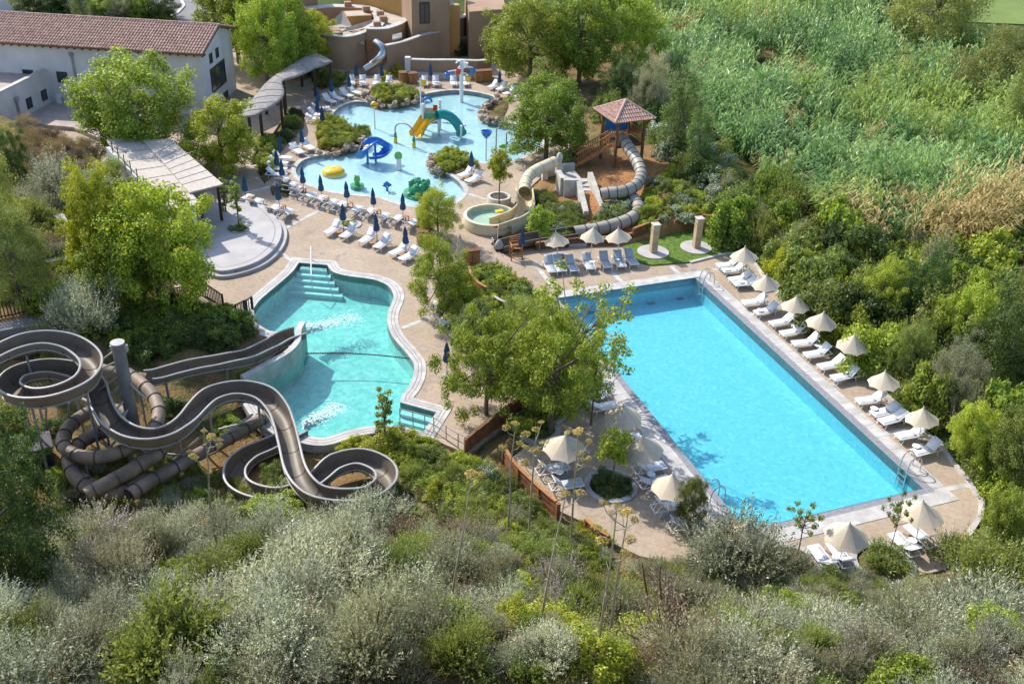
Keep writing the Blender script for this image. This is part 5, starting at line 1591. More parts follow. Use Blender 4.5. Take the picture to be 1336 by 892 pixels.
for k in range(60):
    a = q0.lerp(q1, k / 60); b = q0.lerp(q1, (k + 1.08) / 60); mb.tube([a + Vector((0, 0, .05)), b + Vector((0, 0, .03))], .12, 8, k % 2)
mb.build('roof_tiles', [M['tile_red'], M['tile_red2']], t)
mb = MB()
for k in range(40):
    p = A_(-25.6 + k * .66, 0, zE - .2); mb.beam(p - nn * .22, p + nn * .5, .09, .12)
mb.build('rafters', M['timber_dark'], t)
def win(u0, u1, z0, z1, side, par=t, m='glass_dark'):
    """window on the front (side f) or gable (side g): frame proud of the wall, pane set back"""
    if side == 'f': P = lambda a, z, d: A_(a, .35 - d, z)
    else: P = lambda a, z, d: A_(-.25 + d, a, z)
    mb = MB(); th = .09
    fr_ = MB()
    for a, b, c, d in ((u0, u1, z0, z0 + th), (u0, u1, z1 - th, z1), (u0, u0 + th, z0 + th, z1 - th), (u1 - th, u1, z0 + th, z1 - th)):
        vs = [P(x, z, dd) for dd in (-.02, .05) for x, z in ((a, c), (b, c), (b, d), (a, d))]
        fr_.add(vs, [(0, 1, 2, 3), (7, 6, 5, 4), (0, 4, 5, 1), (1, 5, 6, 2), (2, 6, 7, 3), (3, 7, 4, 0)])
    f = fr_.build('window', M['frame_dark'], par)
    nb = max(1, int((u1 - u0) / .9))
    for k in range(1, nb):
        x = u0 + (u1 - u0) * k / nb
        vs = [P(xx, z, dd) for dd in (-.01, .04) for xx, z in ((x - .03, z0 + th), (x + .03, z0 + th), (x + .03, z1 - th), (x - .03, z1 - th))]
        MB().add(vs, [(0, 1, 2, 3), (7, 6, 5, 4), (1, 5, 6, 2), (3, 7, 4, 0)]).build('bar', M['frame_dark'], f)
    MB().add([P(u0 + th, z0 + th, .012), P(u1 - th, z0 + th, .012), P(u1 - th, z1 - th, .012), P(u0 + th, z1 - th, .012)], [(0, 1, 2, 3)]).build('pane', M[m], f)
win(2.2, 2.85, 3.7, 4.5, 'g'); win(3.7, 4.35, 3.75, 4.55, 'g'); win(2.0, 5.4, 1.3, 3.3, 'g'); win(4.4, 5.4, -.4, .6, 'g')
win(-2.4, -1.5, 1.7, 2.6, 'f'); win(-12.6, -11.7, 2.0, 2.9, 'f'); win(-15.5, -14.6, 2.0, 2.9, 'f')
for u in (-4.2, -11.0):
    mb = MB(); p = A_(u, .25, 0); mb.tube([(p.x, p.y, 0), (p.x, p.y, zE - 1.0)], .09, 8); mb.lathe((p.x, p.y, zE - 1.0), [(.1, 0), (.2, .25), (.2, .35)], 10); mb.build('downpipe', M['galv'], t, True)
# wing with flat gravel roof
zw = 3.0
w0, w1 = uv(-40, 140, zw), uv(100, 71, zw)
wd = w1 - w0; wd.z = 0; wd.normalize(); wn = Vector((-wd.y, wd.x, 0))
w1 = w1 + wd * .3
t = thing('flat_wing', w1.xy.to_3d(), 'grey rendered wing with a parapet round its flat gravel roof at the far left', 'building')
O2 = t.location.copy()
LW = (w1 - w0).length; DW = 9
def Bw(u, v, z): return w1.xy.to_3d() - wd * u + wn * v + Vector((0, 0, z)) - O2
MB().prism([tuple(Bw(*q, 0).xy) for q in ((0, 0), (LW, 0), (LW, DW), (0, DW))], -.5, zw - .45).build('roof', M['gravel_roof'], t)
mb = MB()
for a in (((0, -.02), (LW, -.02), (LW, .28), (0, .28)), ((-.02, .28), (.3, .28), (.3, DW), (-.02, DW))): mb.prism([tuple(Bw(*q, 0).xy) for q in a], -.5, zw)
mb.build('wall', M['render'], t)
MB().prism([tuple(Bw(*q, 0).xy) for q in ((-.06, -.06), (LW, -.06), (LW, .32), (-.06, .32))], zw, zw + .06).build('parapet_cap', M['coping'], t)
for u in (1.6, 3.9, 5.9, 8.0):
    c = Bw(u, -.03, 1.0 + .0); f = MB().box((c.x, c.y, 1.15), (.06, .75, .85), math.atan2(wd.y, wd.x) - PI / 2).build('window', M['frame_dark'], t)
    c = Bw(u, -.075, 0); MB().box((c.x, c.y, 1.15), (.03, .6, .7), math.atan2(wd.y, wd.x) - PI / 2).build('pane', M['glass_dark'], f)
for u in (2.6, 9.6):
    p = Bw(u, -.14, 0); mb = MB(); mb.tube([(p.x, p.y, 0), (p.x, p.y, 1.7)], .09, 8); mb.lathe((p.x, p.y, 1.7), [(.1, 0), (.2, .2), (.2, .42)], 10); mb.build('downpipe', M['galv'], t, True)
p = Bw(4.7, -.75, 0) + O2
t = thing('air_conditioner', (p.x, p.y, .02), 'white air conditioner unit standing by the wall of the flat wing', 'air conditioner', None, math.atan2(wd.y, wd.x))
MB().box((0, 0, .55), (.95, .45, .9)).build('casing', M['ac'], t, bevel=.03)
MB().lathe((0, 0, 0), [(.3, 0), (.3, .02), (0, .03)], 18).build('fan_grille', M['galv'], t).rotation_euler = (PI / 2, 0, 0)
t.children[-1].location = (-.12, -.225, .58)
for x in (-.35, .35): MB().box((x, 0, .05), (.1, .4, .1)).build('foot', M['frame_dark'], t)
sheet('terrace', gpoly([(18,152),(110,106),(140,128),(118,160),(135,182),(95,166),(60,163)], .3), [], .3, M['gravel_roof'], .6)

# ------------------------------------------------------------------ adobe village at the top
bo = uv(520, 95, 0)
t = thing('adobe_building', bo, 'tan adobe building with square tower, curved walls and round courtyard beyond the splash pool', 'building')
def Lb(px, py, z): return uv(px, py, z) - bo
def curved_wall(name, px, zt, z0, z1, th, m, cap=None):
    P = [uv(q.x, q.y, zt) - bo for q in catmull([(a, b, 0) for a, b in px], 6)]
    P = [Vector((p.x, p.y, 0)) for p in P]
    MB().sweep(P, [(-th / 2, z0), (th / 2, z0), (th / 2, z1), (-th / 2, z1)]).build(name, M[m], t)
    if cap: MB().sweep(P, [(-th / 2 - .05, z1), (th / 2 + .05, z1), (th / 2 + .05, z1 + .1), (-th / 2 - .05, z1 + .1)]).build('wall_cap', M[cap], t)
# tower block
c1 = [Lb(538,58,1.6), Lb(587,55,1.6)]
u_ = (c1[1] - c1[0]); u_.z = 0; u_.normalize(); v_ = Vector((-u_.y, u_.x, 0))
def blk(name, a, wdt, dep, z0, z1, m, roofm=None):
    q = [a, a + u_ * wdt, a + u_ * wdt + v_ * dep, a + v_ * dep]
    o = MB().prism([tuple(p.xy) for p in q], z0, z1).build(name, M[m], t)
    if roofm:
        qq = [a + u_ * .25 + v_ * .25, a + u_ * (wdt - .25) + v_ * .25, a + u_ * (wdt - .25) + v_ * (dep - .25), a + u_ * .25 + v_ * (dep - .25)]
        MB().prism([tuple(p.xy) for p in qq], z1 - .1, z1 + .004).build('roof', M[roofm], t)
    return o
blk('tower', c1[0], (c1[1] - c1[0]).length, 4.0, -.5, 6.3, 'adobe', 'adobe_roof')
blk('tower_side', c1[1] + v_ * .6 + u_ * .002, 1.2, 2.5, -.5, 4.9, 'adobe_orange', 'adobe_roof')
a = c1[0] + u_ * 1.0; 
def face_win(a0, w, z0, z1, off=0.0):
    q = c1[0] + u_ * a0 - v_ * (.02 + off)
    f = MB().beam(q + Vector((0, 0, (z0 + z1) / 2)), q + u_ * w + Vector((0, 0, (z0 + z1) / 2)), .06, z1 - z0).build('window', M['frame_dark'], t)
    q = q - v_ * .04
    MB().beam(q + u_ * .1 + Vector((0, 0, (z0 + z1) / 2)), q + u_ * (w / 2 - .05) + Vector((0, 0, (z0 + z1) / 2)), .02, z1 - z0 - .25).build('pane', M['glass_dark'], f)
    MB().beam(q + u_ * (w / 2 + .05) + Vector((0, 0, (z0 + z1) / 2)), q + u_ * (w - .1) + Vector((0, 0, (z0 + z1) / 2)), .02, z1 - z0 - .25).build('pane', M['glass_dark'], f)
face_win(.75, 1.0, 1.9, 3.9)
# long ochre facade behind
f0, f1 = Lb(455,-4,3.6), Lb(545,20,3.6)
fd = (f1 - f0); fd.z = 0; fl = fd.length; fd.normalize(); fn = Vector((-fd.y, fd.x, 0))
MB().prism([tuple(p.xy) for p in (f0, f0 + fd * fl, f0 + fd * fl + fn * 5, f0 + fn * 5)], -.5, 7.5).build('facade', M['adobe_orange'], t)
for k in range(7):
    for z in (4.6, 6.2):
        q = f0 + fd * (.7 + k * 1.15) - fn * .02
        f = MB().beam(q + Vector((0, 0, z)), q + fd * .42 + Vector((0, 0, z)), .05, .75).build('window', M['frame_dark'], t)
        MB().beam(q - fn * .035 + fd * .05 + Vector((0, 0, z)), q - fn * .035 + fd * .37 + Vector((0, 0, z)), .02, .6).build('pane', M['glass_dark'], f)
# dark block at far left
g0 = Lb(374,18,2.5)
blk('rear_block', g0, 3.2, 4, -.5, 6, 'adobe')
curved_wall('court_wall', [(420,45),(432,47),(455,48),(478,41),(488,33)], 3.0, -.5, 3.0, .5, 'adobe', 'coping')
curved_wall('court_wall', [(490,36),(496,26),(492,17),(478,11),(452,9),(425,9),(400,12)], 3.2, -.5, 3.2, 1.1, 'adobe', 'coping')
curved_wall('terrace_wall', [(503,60),(518,57),(535,52),(552,46),(572,42)], 2.6, -.5, 2.6, .35, 'adobe', 'coping')
curved_wall('front_wall', [(478,38),(500,38),(512,35),(522,31),(530,25)], 3.3, 0, 3.3, .6, 'adobe', 'coping')
MB().prism([tuple(p.xy) for p in (Lb(480,37,3.1), Lb(500,38,3.1), Lb(518,32,3.1), Lb(532,25,3.1), Lb(536,12,3.1), Lb(520,10,3.1), Lb(490,0,3.1), Lb(480,2,3.1), Lb(496,22,3.1))], 2.6, 3.1).build('roof_terrace', M['adobe_roof'], t)
MB().prism([tuple(p.xy) for p in (Lb(505,58,1.4), Lb(536,50,1.4), Lb(560,42,1.4), Lb(545,30,1.4), Lb(520,36,1.4), Lb(500,45,1.4))], 0, 1.4).build('terrace', M['adobe_roof'], t)
MB().prism([tuple(p.xy) for p in (Lb(418,20,2.4), Lb(440,44,2.4), Lb(478,40,2.4), Lb(490,28,2.4), Lb(488,18,2.4), Lb(450,12,2.4))], 1.0, 1.8).build('court_floor', M['adobe_roof'], t)
blk('court_kiosk', Lb(452,38,2.0), 2.6, 2.2, 1.5, 3.2, 'adobe_orange', 'adobe_roof')
MB().prism([tuple(p.xy) for p in (Lb(612,24,4), Lb(660,20,4), Lb(655,0,4), Lb(606,2,4))], -.5, 4.6).build('rear_block', M['adobe'], t)
# tent sails
for px in (((424,36,2.8),(448,14,4.2),(460,36,3.0)),((440,44,2.9),(486,36,3.1),(500,22,3.0),(462,33,3.2)),((444,52,2.5),(468,47,2.6),(476,58,2.3))):
    q = [Lb(*p) for p in px]
    ctr = sum(q, Vector()) / len(q) - Vector((0, 0, .25))
    vs = [ctr] + q; o = MB().add(vs, [(0, 1 + k, 1 + (k + 1) % len(q)) for k in range(len(q))]).build('shade_sail', M['adobe_roof'], t)
    o.modifiers.new('Solidify', 'SOLIDIFY').thickness = .03
for k, px in enumerate(((454,7),(478,13),(496,19),(500,26),(492,33))):
    p = Lb(*px, 3.4); MB().box((p.x, p.y, 3.5), (.7, .6, .5), .3).build('roof_vent', M['adobe'], t, bevel=.03)
p0 = Lb(436,60,1.4); blk('porch_wall', p0, .9, 2, -.5, 2.6, 'adobe'); blk('porch_wall', Lb(466,58,1.4), .5, 2, -.5, 2.6, 'adobe')
MB().box((Lb(458,66,1.0)).to_tuple(), (1.6, .5, 2.0)).build('porch_door', M['timber_orange'], t)
mb = MB()
for k in range(5):
    p, q = Lb(512,47 + k * 1.2, 2.9), Lb(524,44 + k * 1.2, 2.9); mb.beam(p, q, .1, .15)
mb.build('pergola_beams', M['coping'], t)
MB().box(Lb(482,60,1.8).to_tuple(), (.6, .5, 1.0), .2).build('slide_hatch', M['timber_orange'], t)
# curved rear fence/stairs right of the tower
curved_wall('rear_wall', [(602,25),(612,18),(628,18),(645,26)], 3.0, -.5, 3.0, .4, 'adobe', 'coping')
# steel tube slide
os_ = uv(490, 85, 0)
ts = thing('water_slide', os_, 'curved steel tube slide coming down from the adobe terrace wall', 'slide')
tube_slide(ts, C3([(490,56,2.6),(497,61,2.4),(500,68,2.0),(496,76,1.5),(487,84,.9),(476,91,.4)], 8), .4, os_, 50, 'steel', .02)
# low stucco wall
P = [uv(*q, 1.5) for q in ((532,78),(560,79),(590,79),(622,80),(640,79))]
t = thing('stucco_wall', P[0].xy.to_3d(), 'low grey brown stucco wall behind the loungers on the far side of the splash pool', 'wall')
L = [Vector((p.x - P[0].x, p.y - P[0].y, 0)) for p in P]
MB().sweep(L, [(-.2, -.3), (.2, -.3), (.2, 1.5), (-.2, 1.5)]).build('wall', M['adobe'], t)
MB().sweep(L, [(-.24, 1.5), (.24, 1.5), (.24, 1.6), (-.24, 1.6)]).build('cap', M['coping'], t)
MB().sweep([q + Vector((0, -.55, 0)) for q in L[:4]], [(-.3, -.3), (.3, -.3), (.3, .5), (-.3, .5)]).build('bench', M['concrete'], t)
MB().box((0, 0, .8), (.5, .5, 1.9)).build('end_pier', M['render_white'], t)
t = thing('stone_kiosk', uv(590, 62, 0), 'low tan kiosk with a flat roof below the adobe tower', 'kiosk')
MB().box((0, 0, .55), (2.6, 1.8, 1.1), .25).build('wall', M['adobe_orange'], t); MB().box((0, 0, 1.16), (2.9, 2.1, .12), .25).build('roof', M['coping'], t)
MB().box((-.3, -.95, .5), (.7, .05, .9), .25).build('opening', M['frame_dark'], t)
t = thing('garden_bridge', uv(632, 47, 0), 'curved brown timber garden bridge railing right of the adobe tower', 'bridge')
mb = MB()
for z in (.3, .6, .9, 1.2, 1.5):
    mb.sweep([Vector((-1.6 + 3.2 * k / 10, .4 * math.sin(PI * k / 10), z + .5 * math.sin(PI * k / 10))) for k in range(11)], [(-.04, -.05), (.04, -.05), (.04, .05), (-.04, .05)])
mb.build('rails', M['timber_brown'], t)
for k in range(5):
    MB().box((-1.6 + .8 * k, .4 * math.sin(PI * k / 4), .95), (.12, .12, 2.2)).build('post', M['timber_brown'], t)
# road at the top left
mb = MB(); strip(mb, [uv(*q) for q in ((120,-30),(200,-5),(245,8),(252,22),(235,32),(205,40))], 4.2, -.1, .12)
tag(mb.build('road', M['asphalt']), kind='structure')
mb = MB(); strip(mb, [uv(*q) for q in ((228,-6),(237,2),(240,10),(232,19),(215,27))], .35, -.1, .24)
tag(mb.build('kerb', M['coping']), kind='structure')
t = thing('garden_wall', uv(40, 12, 0), 'low flat roofed rendered block behind the long tiled roof', 'building')
MB().box((0, 0, 1.4), (12, 3, 2.8), -.08).build('wall', M['render_white'], t); MB().box((0, 0, 2.84), (12.2, 3.2, .1), -.08).build('roof', M['gravel_roof'], t)
GREEN = gpoly([(1262,30),(1400,36),(1500,-120),(1180,-120),(1275,-5)])
sheet('golf_green', GREEN, [], .12, mat('fairway', (.16, .22, .05), .95, .12, .3), .5)
# left retaining walls in the wild garden
for px, h, lb in (([(78,290),(92,312),(100,342)],.5,'low pale garden wall left of the yellow green tree'),([(100,345),(60,352),(30,360)],.5,'low pale garden wall running left below the silver bush')):
    P = ground_pts(px); t = thing('garden_wall', P[0], lb, 'wall')
    MB().sweep([p - P[0] for p in P], [(-.2, -.6), (.2, -.6), (.2, h), (-.2, h)]).build('wall', M['concrete'], t)
    MB().sweep([p - P[0] for p in P], [(-.24, h), (.24, h), (.24, h + .07), (-.24, h + .07)]).build('cap', M['coping'], t)
# ------------------------------------------------------------------ vegetation
def unit(v): return v / (np.linalg.norm(v, axis=1, keepdims=True) + 1e-9)

def leaves(C, D, Nn, ln, wd, rng, jit=.35, fold=0.0):
    """rhombic leaves: C centres, D long axis, Nn normals"""
    n = len(C)
    D = unit(D); B = unit(np.cross(D, Nn) + 1e-6)
    l = (ln * (1 + jit * (rng.random(n) * 2 - 1)))[:, None] / 2
    w = (wd * (1 + jit * (rng.random(n) * 2 - 1)))[:, None] / 2
    off = D * l * .15
    V = np.stack([C - D * l, C + B * w - off, C + D * l, C - B * w - off], 1).reshape(-1, 3)
    Q = np.arange(4 * n).reshape(n, 4)
    return V, Q

def sph(n, rng):
    v = rng.normal(size=(n, 3)); return unit(v)

def lump(d, seed, amp=.3, fr=1.6):
    """uneven radius by direction"""
    r = np.random.default_rng(seed); ph = r.uniform(0, 6.28, (6,)); ax = unit(r.normal(size=(6, 3)))
    s = sum(np.sin(fr * (1 + .45 * i) * 2 * (d @ ax[i]) + ph[i]) for i in range(6)) / 6
    return 1 + amp * s * 1.8

def crown_clumps(rng, seed, R, Hh, zc, K, shell=.55, amp=.28, zmin=-.75):
    d = sph(K * 3, rng); d = d[d[:, 2] > zmin][:K]
    q = (shell + (1 - shell) * rng.random(len(d)) ** .6) * lump(d, seed, amp)
    return np.stack([d[:, 0] * R * q, d[:, 1] * R * q, zc + d[:, 2] * Hh * q], 1), d

def clump_leaves(cl, rc, per, ln, wd, rng, up=.7, flat=.75):
    n = len(cl) * per
    idx = np.repeat(np.arange(len(cl)), per)
    o = sph(n, rng) * (rng.random(n) ** .45)[:, None]
    sc = rc * (0.7 + .6 * rng.random(len(cl)))[idx][:, None]
    o = o * sc; o[:, 2] *= flat
    C = cl[idx] + o
    Nn = unit(unit(o) * .8 + np.array([0, 0, up]) + rng.normal(size=(n, 3)) * .55)
    D = np.cross(Nn, rng.normal(size=(n, 3)))
    return leaves(C, D, Nn, ln, wd, rng)

def twig_leaves(base, dirs, lens, per, ln, wd, rng, spread=.75):
    n = len(base) * per
    idx = np.repeat(np.arange(len(base)), per)
    t = np.tile((np.arange(per) + .5) / per, len(base))
    bend = np.array([0, 0, .12])
    P = base[idx] + dirs[idx] * (lens[idx] * t)[:, None] + bend * (lens[idx] * t * t)[:, None]
    side = unit(np.cross(dirs[idx], rng.normal(size=(n, 3))))
    D = unit(dirs[idx] * .8 + side * spread)
    Nn = unit(np.cross(D, rng.normal(size=(n, 3))) + np.array([0, 0, .4]))
    C = P + D * ln * .45
    return leaves(C, D, Nn, ln, wd, rng)

def q_tube(path, radii, n=5):
    mb = MB(); mb.tube(path, radii, n, cap=False)
    return np.array(mb.v), np.array(mb.f)

def merge(parts):
    V, Q, MI, o = [], [], [], 0
    for v, q, m in parts:
        V.append(v); Q.append(q + o); MI.append(np.full(len(q), m)); o += len(v)
    return np.concatenate(V), np.concatenate(Q), np.concatenate(MI)

LM = {}
LM['bright'] = leaf_mat('leaf_bright', [(0, (.05, .078, .012)), (.5, (.098, .135, .018)), (1, (.18, .20, .03))])
LM['lime'] = leaf_mat('leaf_yellow_green', [(0, (.09, .115, .013)), (.5, (.165, .19, .02)), (1, (.27, .265, .03))])
LM['dark'] = leaf_mat('leaf_dark', [(0, (.014, .028, .008)), (.6, (.034, .058, .012)), (1, (.07, .095, .02))])
LM['olive'] = leaf_mat('leaf_olive', [(0, (.055, .075, .02)), (.5, (.105, .13, .032)), (1, (.18, .19, .055))])
LM['silver'] = leaf_mat('leaf_silver', [(0, (.06, .07, .04)), (.5, (.235, .25, .16)), (1, (.39, .39, .28))], transl=.25, obj_var=.25, gain=1.85)
LM['grey'] = leaf_mat('leaf_grey', [(0, (.10, .108, .06)), (.5, (.18, .18, .10)), (1, (.27, .255, .155))], transl=.3, obj_var=.25, gain=1.75)
LM['mid'] = leaf_mat('leaf_mid', [(0, (.032, .05, .013)), (.5, (.075, .10, .022)), (1, (.15, .165, .042))])
LM['fresh'] = leaf_mat('leaf_fresh', [(0, (.065, .095, .013)), (.5, (.12, .155, .02)), (1, (.21, .225, .034))])
LM['cypress'] = leaf_mat('leaf_conifer', [(0, (.03, .055, .012)), (.6, (.07, .105, .02)), (1, (.12, .15, .03))], transl=.15)
LM['reed'] = leaf_mat('leaf_reed', [(0, (.014, .034, .009)), (.35, (.048, .092, .026)), (.65, (.105, .16, .05)), (1, (.22, .26, .11))], transl=.3, rough=.4, spec=.5, tone=True)
LM['reed_y'] = leaf_mat('leaf_reed_yellow', [(0, (.05, .08, .018)), (.5, (.11, .15, .034)), (1, (.21, .23, .075))], transl=.35, tone=True)
LM['straw'] = leaf_mat('leaf_straw', [(0, (.11, .095, .035)), (.5, (.21, .165, .07)), (1, (.32, .25, .125))], transl=.3, tone=True, gain=2.0)
LM['dry'] = leaf_mat('leaf_dry', [(0, (.14, .10, .045)), (.5, (.24, .185, .08)), (1, (.36, .29, .14))], transl=.25, gain=1.45)
LM['brown'] = leaf_mat('leaf_brown', [(0, (.10, .075, .045)), (.5, (.175, .135, .085)), (1, (.27, .21, .13))], transl=.2, gain=1.45)
LM['mauve'] = leaf_mat('leaf_mauve', [(0, (.12, .13, .06)), (.5, (.26, .22, .20)), (1, (.42, .34, .36))], transl=.25, gain=1.45)
LM['bloom'] = leaf_mat('bloom_yellow', [(0, (.22, .16, .03)), (.5, (.36, .27, .05)), (1, (.46, .37, .11))], transl=.25, gain=1.15)
LM['bloom_w'] = leaf_mat('bloom_white', [(0, (.08, .12, .03)), (.45, (.10, .15, .04)), (.75, (.16, .2, .08)), (.8, (.6, .6, .52)), (1, (.75, .74, .66))], transl=.25, gain=1.45)

def make_tree(kind, seed, R, Hc, zc, K, per, ln, wd, shell=.5, amp=.36, rc=.2, trunk_r=.16, lean=0.0, limbs=16, name='tree', flat=.75, zmin=-.92):
    def f():
        rng = np.random.default_rng(seed)
        t = thing(name, (0, 0, 0), 'x', 'tree')
        cl, d = crown_clumps(rng, seed, R, Hc, zc, K, shell, amp, zmin)
        V, Q = clump_leaves(cl, R * rc, per, ln, wd, rng, flat=flat)
        np_mesh('crown', V, Q, LM[kind], t)
        top = Vector((lean, 0, zc + Hc * .3))
        stem = [Vector((0, 0, -.4)), Vector((.02 * R, 0, zc * .35)), Vector((lean * .6, .03 * R, zc * .7)), top]
        parts = [(*q_tube(catmull(stem, 4), [trunk_r * (1.25 - .85 * i / 12) for i in range(13)], 8), 0)]
        pick = rng.choice(len(cl), min(limbs, len(cl)), replace=False)
        for i in pick:
            e = Vector(cl[i]); b = stem[1].lerp(top, rng.uniform(.25, .8))
            m = b.lerp(e, .5) + Vector((0, 0, -.06 * R))
            parts.append((*q_tube([b, m, e], [trunk_r * .5, trunk_r * .3, trunk_r * .1], 5), 0))
        V, Q, mi = merge(parts); np_mesh('trunk', V, Q, M['trunk'], t)
        t['R'] = R; t['T'] = zc + Hc
        return t
    return f

def make_shrub(kind, seed, K=60, per=110, ln=.10, wd=.045, Hh=.8, shell=.55, amp=.3, name='shrub', rc=.24, twigs=10, second=None, s2=.25):
    def f():
        rng = np.random.default_rng(seed)
        d = sph(K * 3, rng); d = d[d[:, 2] > -.15][:K]
        q = (shell + (1 - shell) * rng.random(len(d)) ** .6) * lump(d, seed, amp)
        cl = np.stack([d[:, 0] * q, d[:, 1] * q, .12 + d[:, 2] * Hh * q], 1)
        V, Q = clump_leaves(cl, rc, per, ln, wd, rng, up=.6, flat=.85)
        mi = (rng.random(len(Q)) < 0).astype(int)
        mats_ = [LM[kind], M['twig']]
        parts = [(V, Q, 0)]
        for i in rng.choice(len(cl), min(twigs, len(cl)), replace=False):
            e = Vector(cl[i]) * 1.05; parts.append((*q_tube([Vector((0, 0, -.2)), e * .5 + Vector((0, 0, .1)), e], [.03, .02, .006], 4), 1))
        V, Q, MI = merge(parts)
        if second:
            mats_.append(LM[second]); cidx = np.repeat(rng.random(K), per)[:sum(MI == 0)]
            MI[:len(cidx)] = np.where(cidx < s2, 2, MI[:len(cidx)])
        o = np_mesh(name, V, Q, mats_, None, MI)
        return o
    return f

def make_spray_shrub(kind, seed, nt=750, per=13, ln=.085, wd=.024, Hh=.9, name='shrub', tl=(.25, .55), upw=.6, amp=.55, spread=.75, second=None, s2=.2, bare=14):
    """shrub of many leafy upright shoots (olive, sea orache, lentisk)"""
    def f():
        rng = np.random.default_rng(seed)
        nb = 26
        bd = sph(nb * 3, rng); bd = bd[bd[:, 2] > 0.0][:nb]
        bq = (.45 + .5 * rng.random(len(bd))) * lump(bd, seed, amp)
        bc = np.stack([bd[:, 0] * bq, bd[:, 1] * bq, .1 + bd[:, 2] * Hh * bq], 1)
        idx = rng.integers(0, len(bc), nt)
        o = sph(nt, rng); o[:, 2] = np.abs(o[:, 2]) - .25
        base = bc[idx] * .72 + o * .16
        dirs = unit(bd[idx] * .6 + o * .8 + np.array([0, 0, upw]))
        lens = rng.uniform(*tl, nt) * (.8 + .4 * rng.random(len(bc)))[idx]
        V, Q = twig_leaves(base, dirs, lens, per, ln, wd, rng, spread)
        parts = [(V, Q, 0)]
        for i in range(len(bc)):
            e = Vector(bc[i]); parts.append((*q_tube([Vector((0, 0, -.25)), e * .45 + Vector((rng.uniform(-.06, .06), rng.uniform(-.06, .06), .08)), e], [.032, .02, .008], 4), 1))
        for i in rng.integers(0, nt, bare):
            b = Vector(base[i]); e = b + Vector(dirs[i]) * float(lens[i]) * 1.25; parts.append((*q_tube([b, b.lerp(e, .5), e], [.008, .006, .003], 3), 1))
        V, Q, MI = merge(parts)
        mats_ = [LM[kind], M['twig']]
        if second:
            mats_.append(LM[second])
            h = np.repeat((rng.random(len(bc)) < s2)[idx], per); MI[:len(h)] = np.where(h, 2, 0)
        return np_mesh(name, V, Q, mats_, None, MI)
    return f

def make_grass_tuft(kind, seed, n=260, h=.7, spread=.5, w=.03, name='grass_tuft'):
    def f():
        rng = np.random.default_rng(seed)
        a = rng.uniform(0, 2 * PI, n); r = rng.random(n) * .25
        base = np.stack([np.cos(a) * r, np.sin(a) * r, np.zeros(n)], 1)
        out = unit(np.stack([np.cos(a), np.sin(a), 1.2 + 1.5 * rng.random(n)], 1) + rng.normal(size=(n, 3)) * .2)
        l = h * (.6 + .6 * rng.random(n))
        mid = base + out * (l * .6)[:, None]; tip = mid + (out * np.array([1.3, 1.3, .5])) * (l * .5)[:, None] - np.array([0, 0, .15]) * l[:, None]
        sd = unit(np.cross(out, np.array([0, 0, 1.0]))) * w / 2
        V = np.stack([base - sd, base + sd, mid + sd, mid - sd, tip + sd * .15, tip - sd * .15], 1).reshape(-1, 3)
        k = np.arange(n)[:, None] * 6
        Q = np.concatenate([k + np.array([0, 1, 2, 3]), k + np.array([3, 2, 4, 5])], 0)
        return np_mesh(name, V, Q, LM[kind])
    return f

TREE = {
 'bright1': Proto(make_tree('bright', 1, 3.0, 2.75, 3.25, 190, 190, 0.148, 0.091)),
 'bright2': Proto(make_tree('bright', 2, 3.0, 2.65, 3.25, 190, 190, 0.148, 0.091, amp=.34)),
 'lime1': Proto(make_tree('lime', 3, 3.0, 2.75, 3.05, 190, 190, 0.148, 0.098)),
 'lime2': Proto(make_tree('lime', 4, 3.0, 2.85, 3.15, 190, 190, 0.148, 0.098, amp=.36)),
 'dark1': Proto(make_tree('dark', 5, 3.0, 3.25, 3.45, 190, 190, 0.133, 0.077)),
 'mid1': Proto(make_tree('mid', 6, 3.0, 2.85, 3.35, 190, 190, 0.133, 0.077, amp=.3)),
 'mid2': Proto(make_tree('fresh', 7, 3.0, 2.85, 3.35, 190, 190, 0.141, 0.084, amp=.36)),
 'olive1': Proto(make_tree('olive', 8, 3.0, 2.75, 3.05, 190, 190, 0.126, 0.056, amp=.36)),
 'loose': Proto(make_tree('fresh', 9, 3.0, 2.8, 3.3, 50, 70, .15, .10, shell=.7, amp=.45, rc=.14, limbs=36, trunk_r=.1)),
 'airy': Proto(make_tree('fresh', 21, 3.0, 2.8, 3.2, 165, 150, .14, .085, shell=.55, amp=.48, rc=.175, limbs=26)),
 'lolly': Proto(make_tree('lime', 10, 1.0, 1.0, 2.6, 60, 90, .14, .09, shell=.4, trunk_r=.06, rc=.33)),
 'lolly_g': Proto(make_tree('fresh', 12, 1.0, 1.1, 2.6, 60, 90, .14, .09, shell=.4, trunk_r=.06, rc=.33)),
 'sparse': Proto(make_tree('mid', 13, 1.0, 1.1, 2.5, 24, 40, .14, .09, shell=.5, amp=.5, rc=.24, trunk_r=.05, limbs=18)),
 'slim': Proto(make_tree('bright', 14, .5, 1.5, 2.2, 26, 60, .13, .08, shell=.3, amp=.45, rc=.4, trunk_r=.06)),
 'cypress': Proto(make_tree('cypress', 15, 1.2, 2.6, 2.9, 110, 150, .12, .035, shell=.45, amp=.22, rc=.3, trunk_r=.12, flat=1.5, zmin=-1)),
 'grey1': Proto(make_tree('grey', 16, 3.0, 2.85, 2.95, 190, 190, 0.111, 0.042, amp=.3)),
}
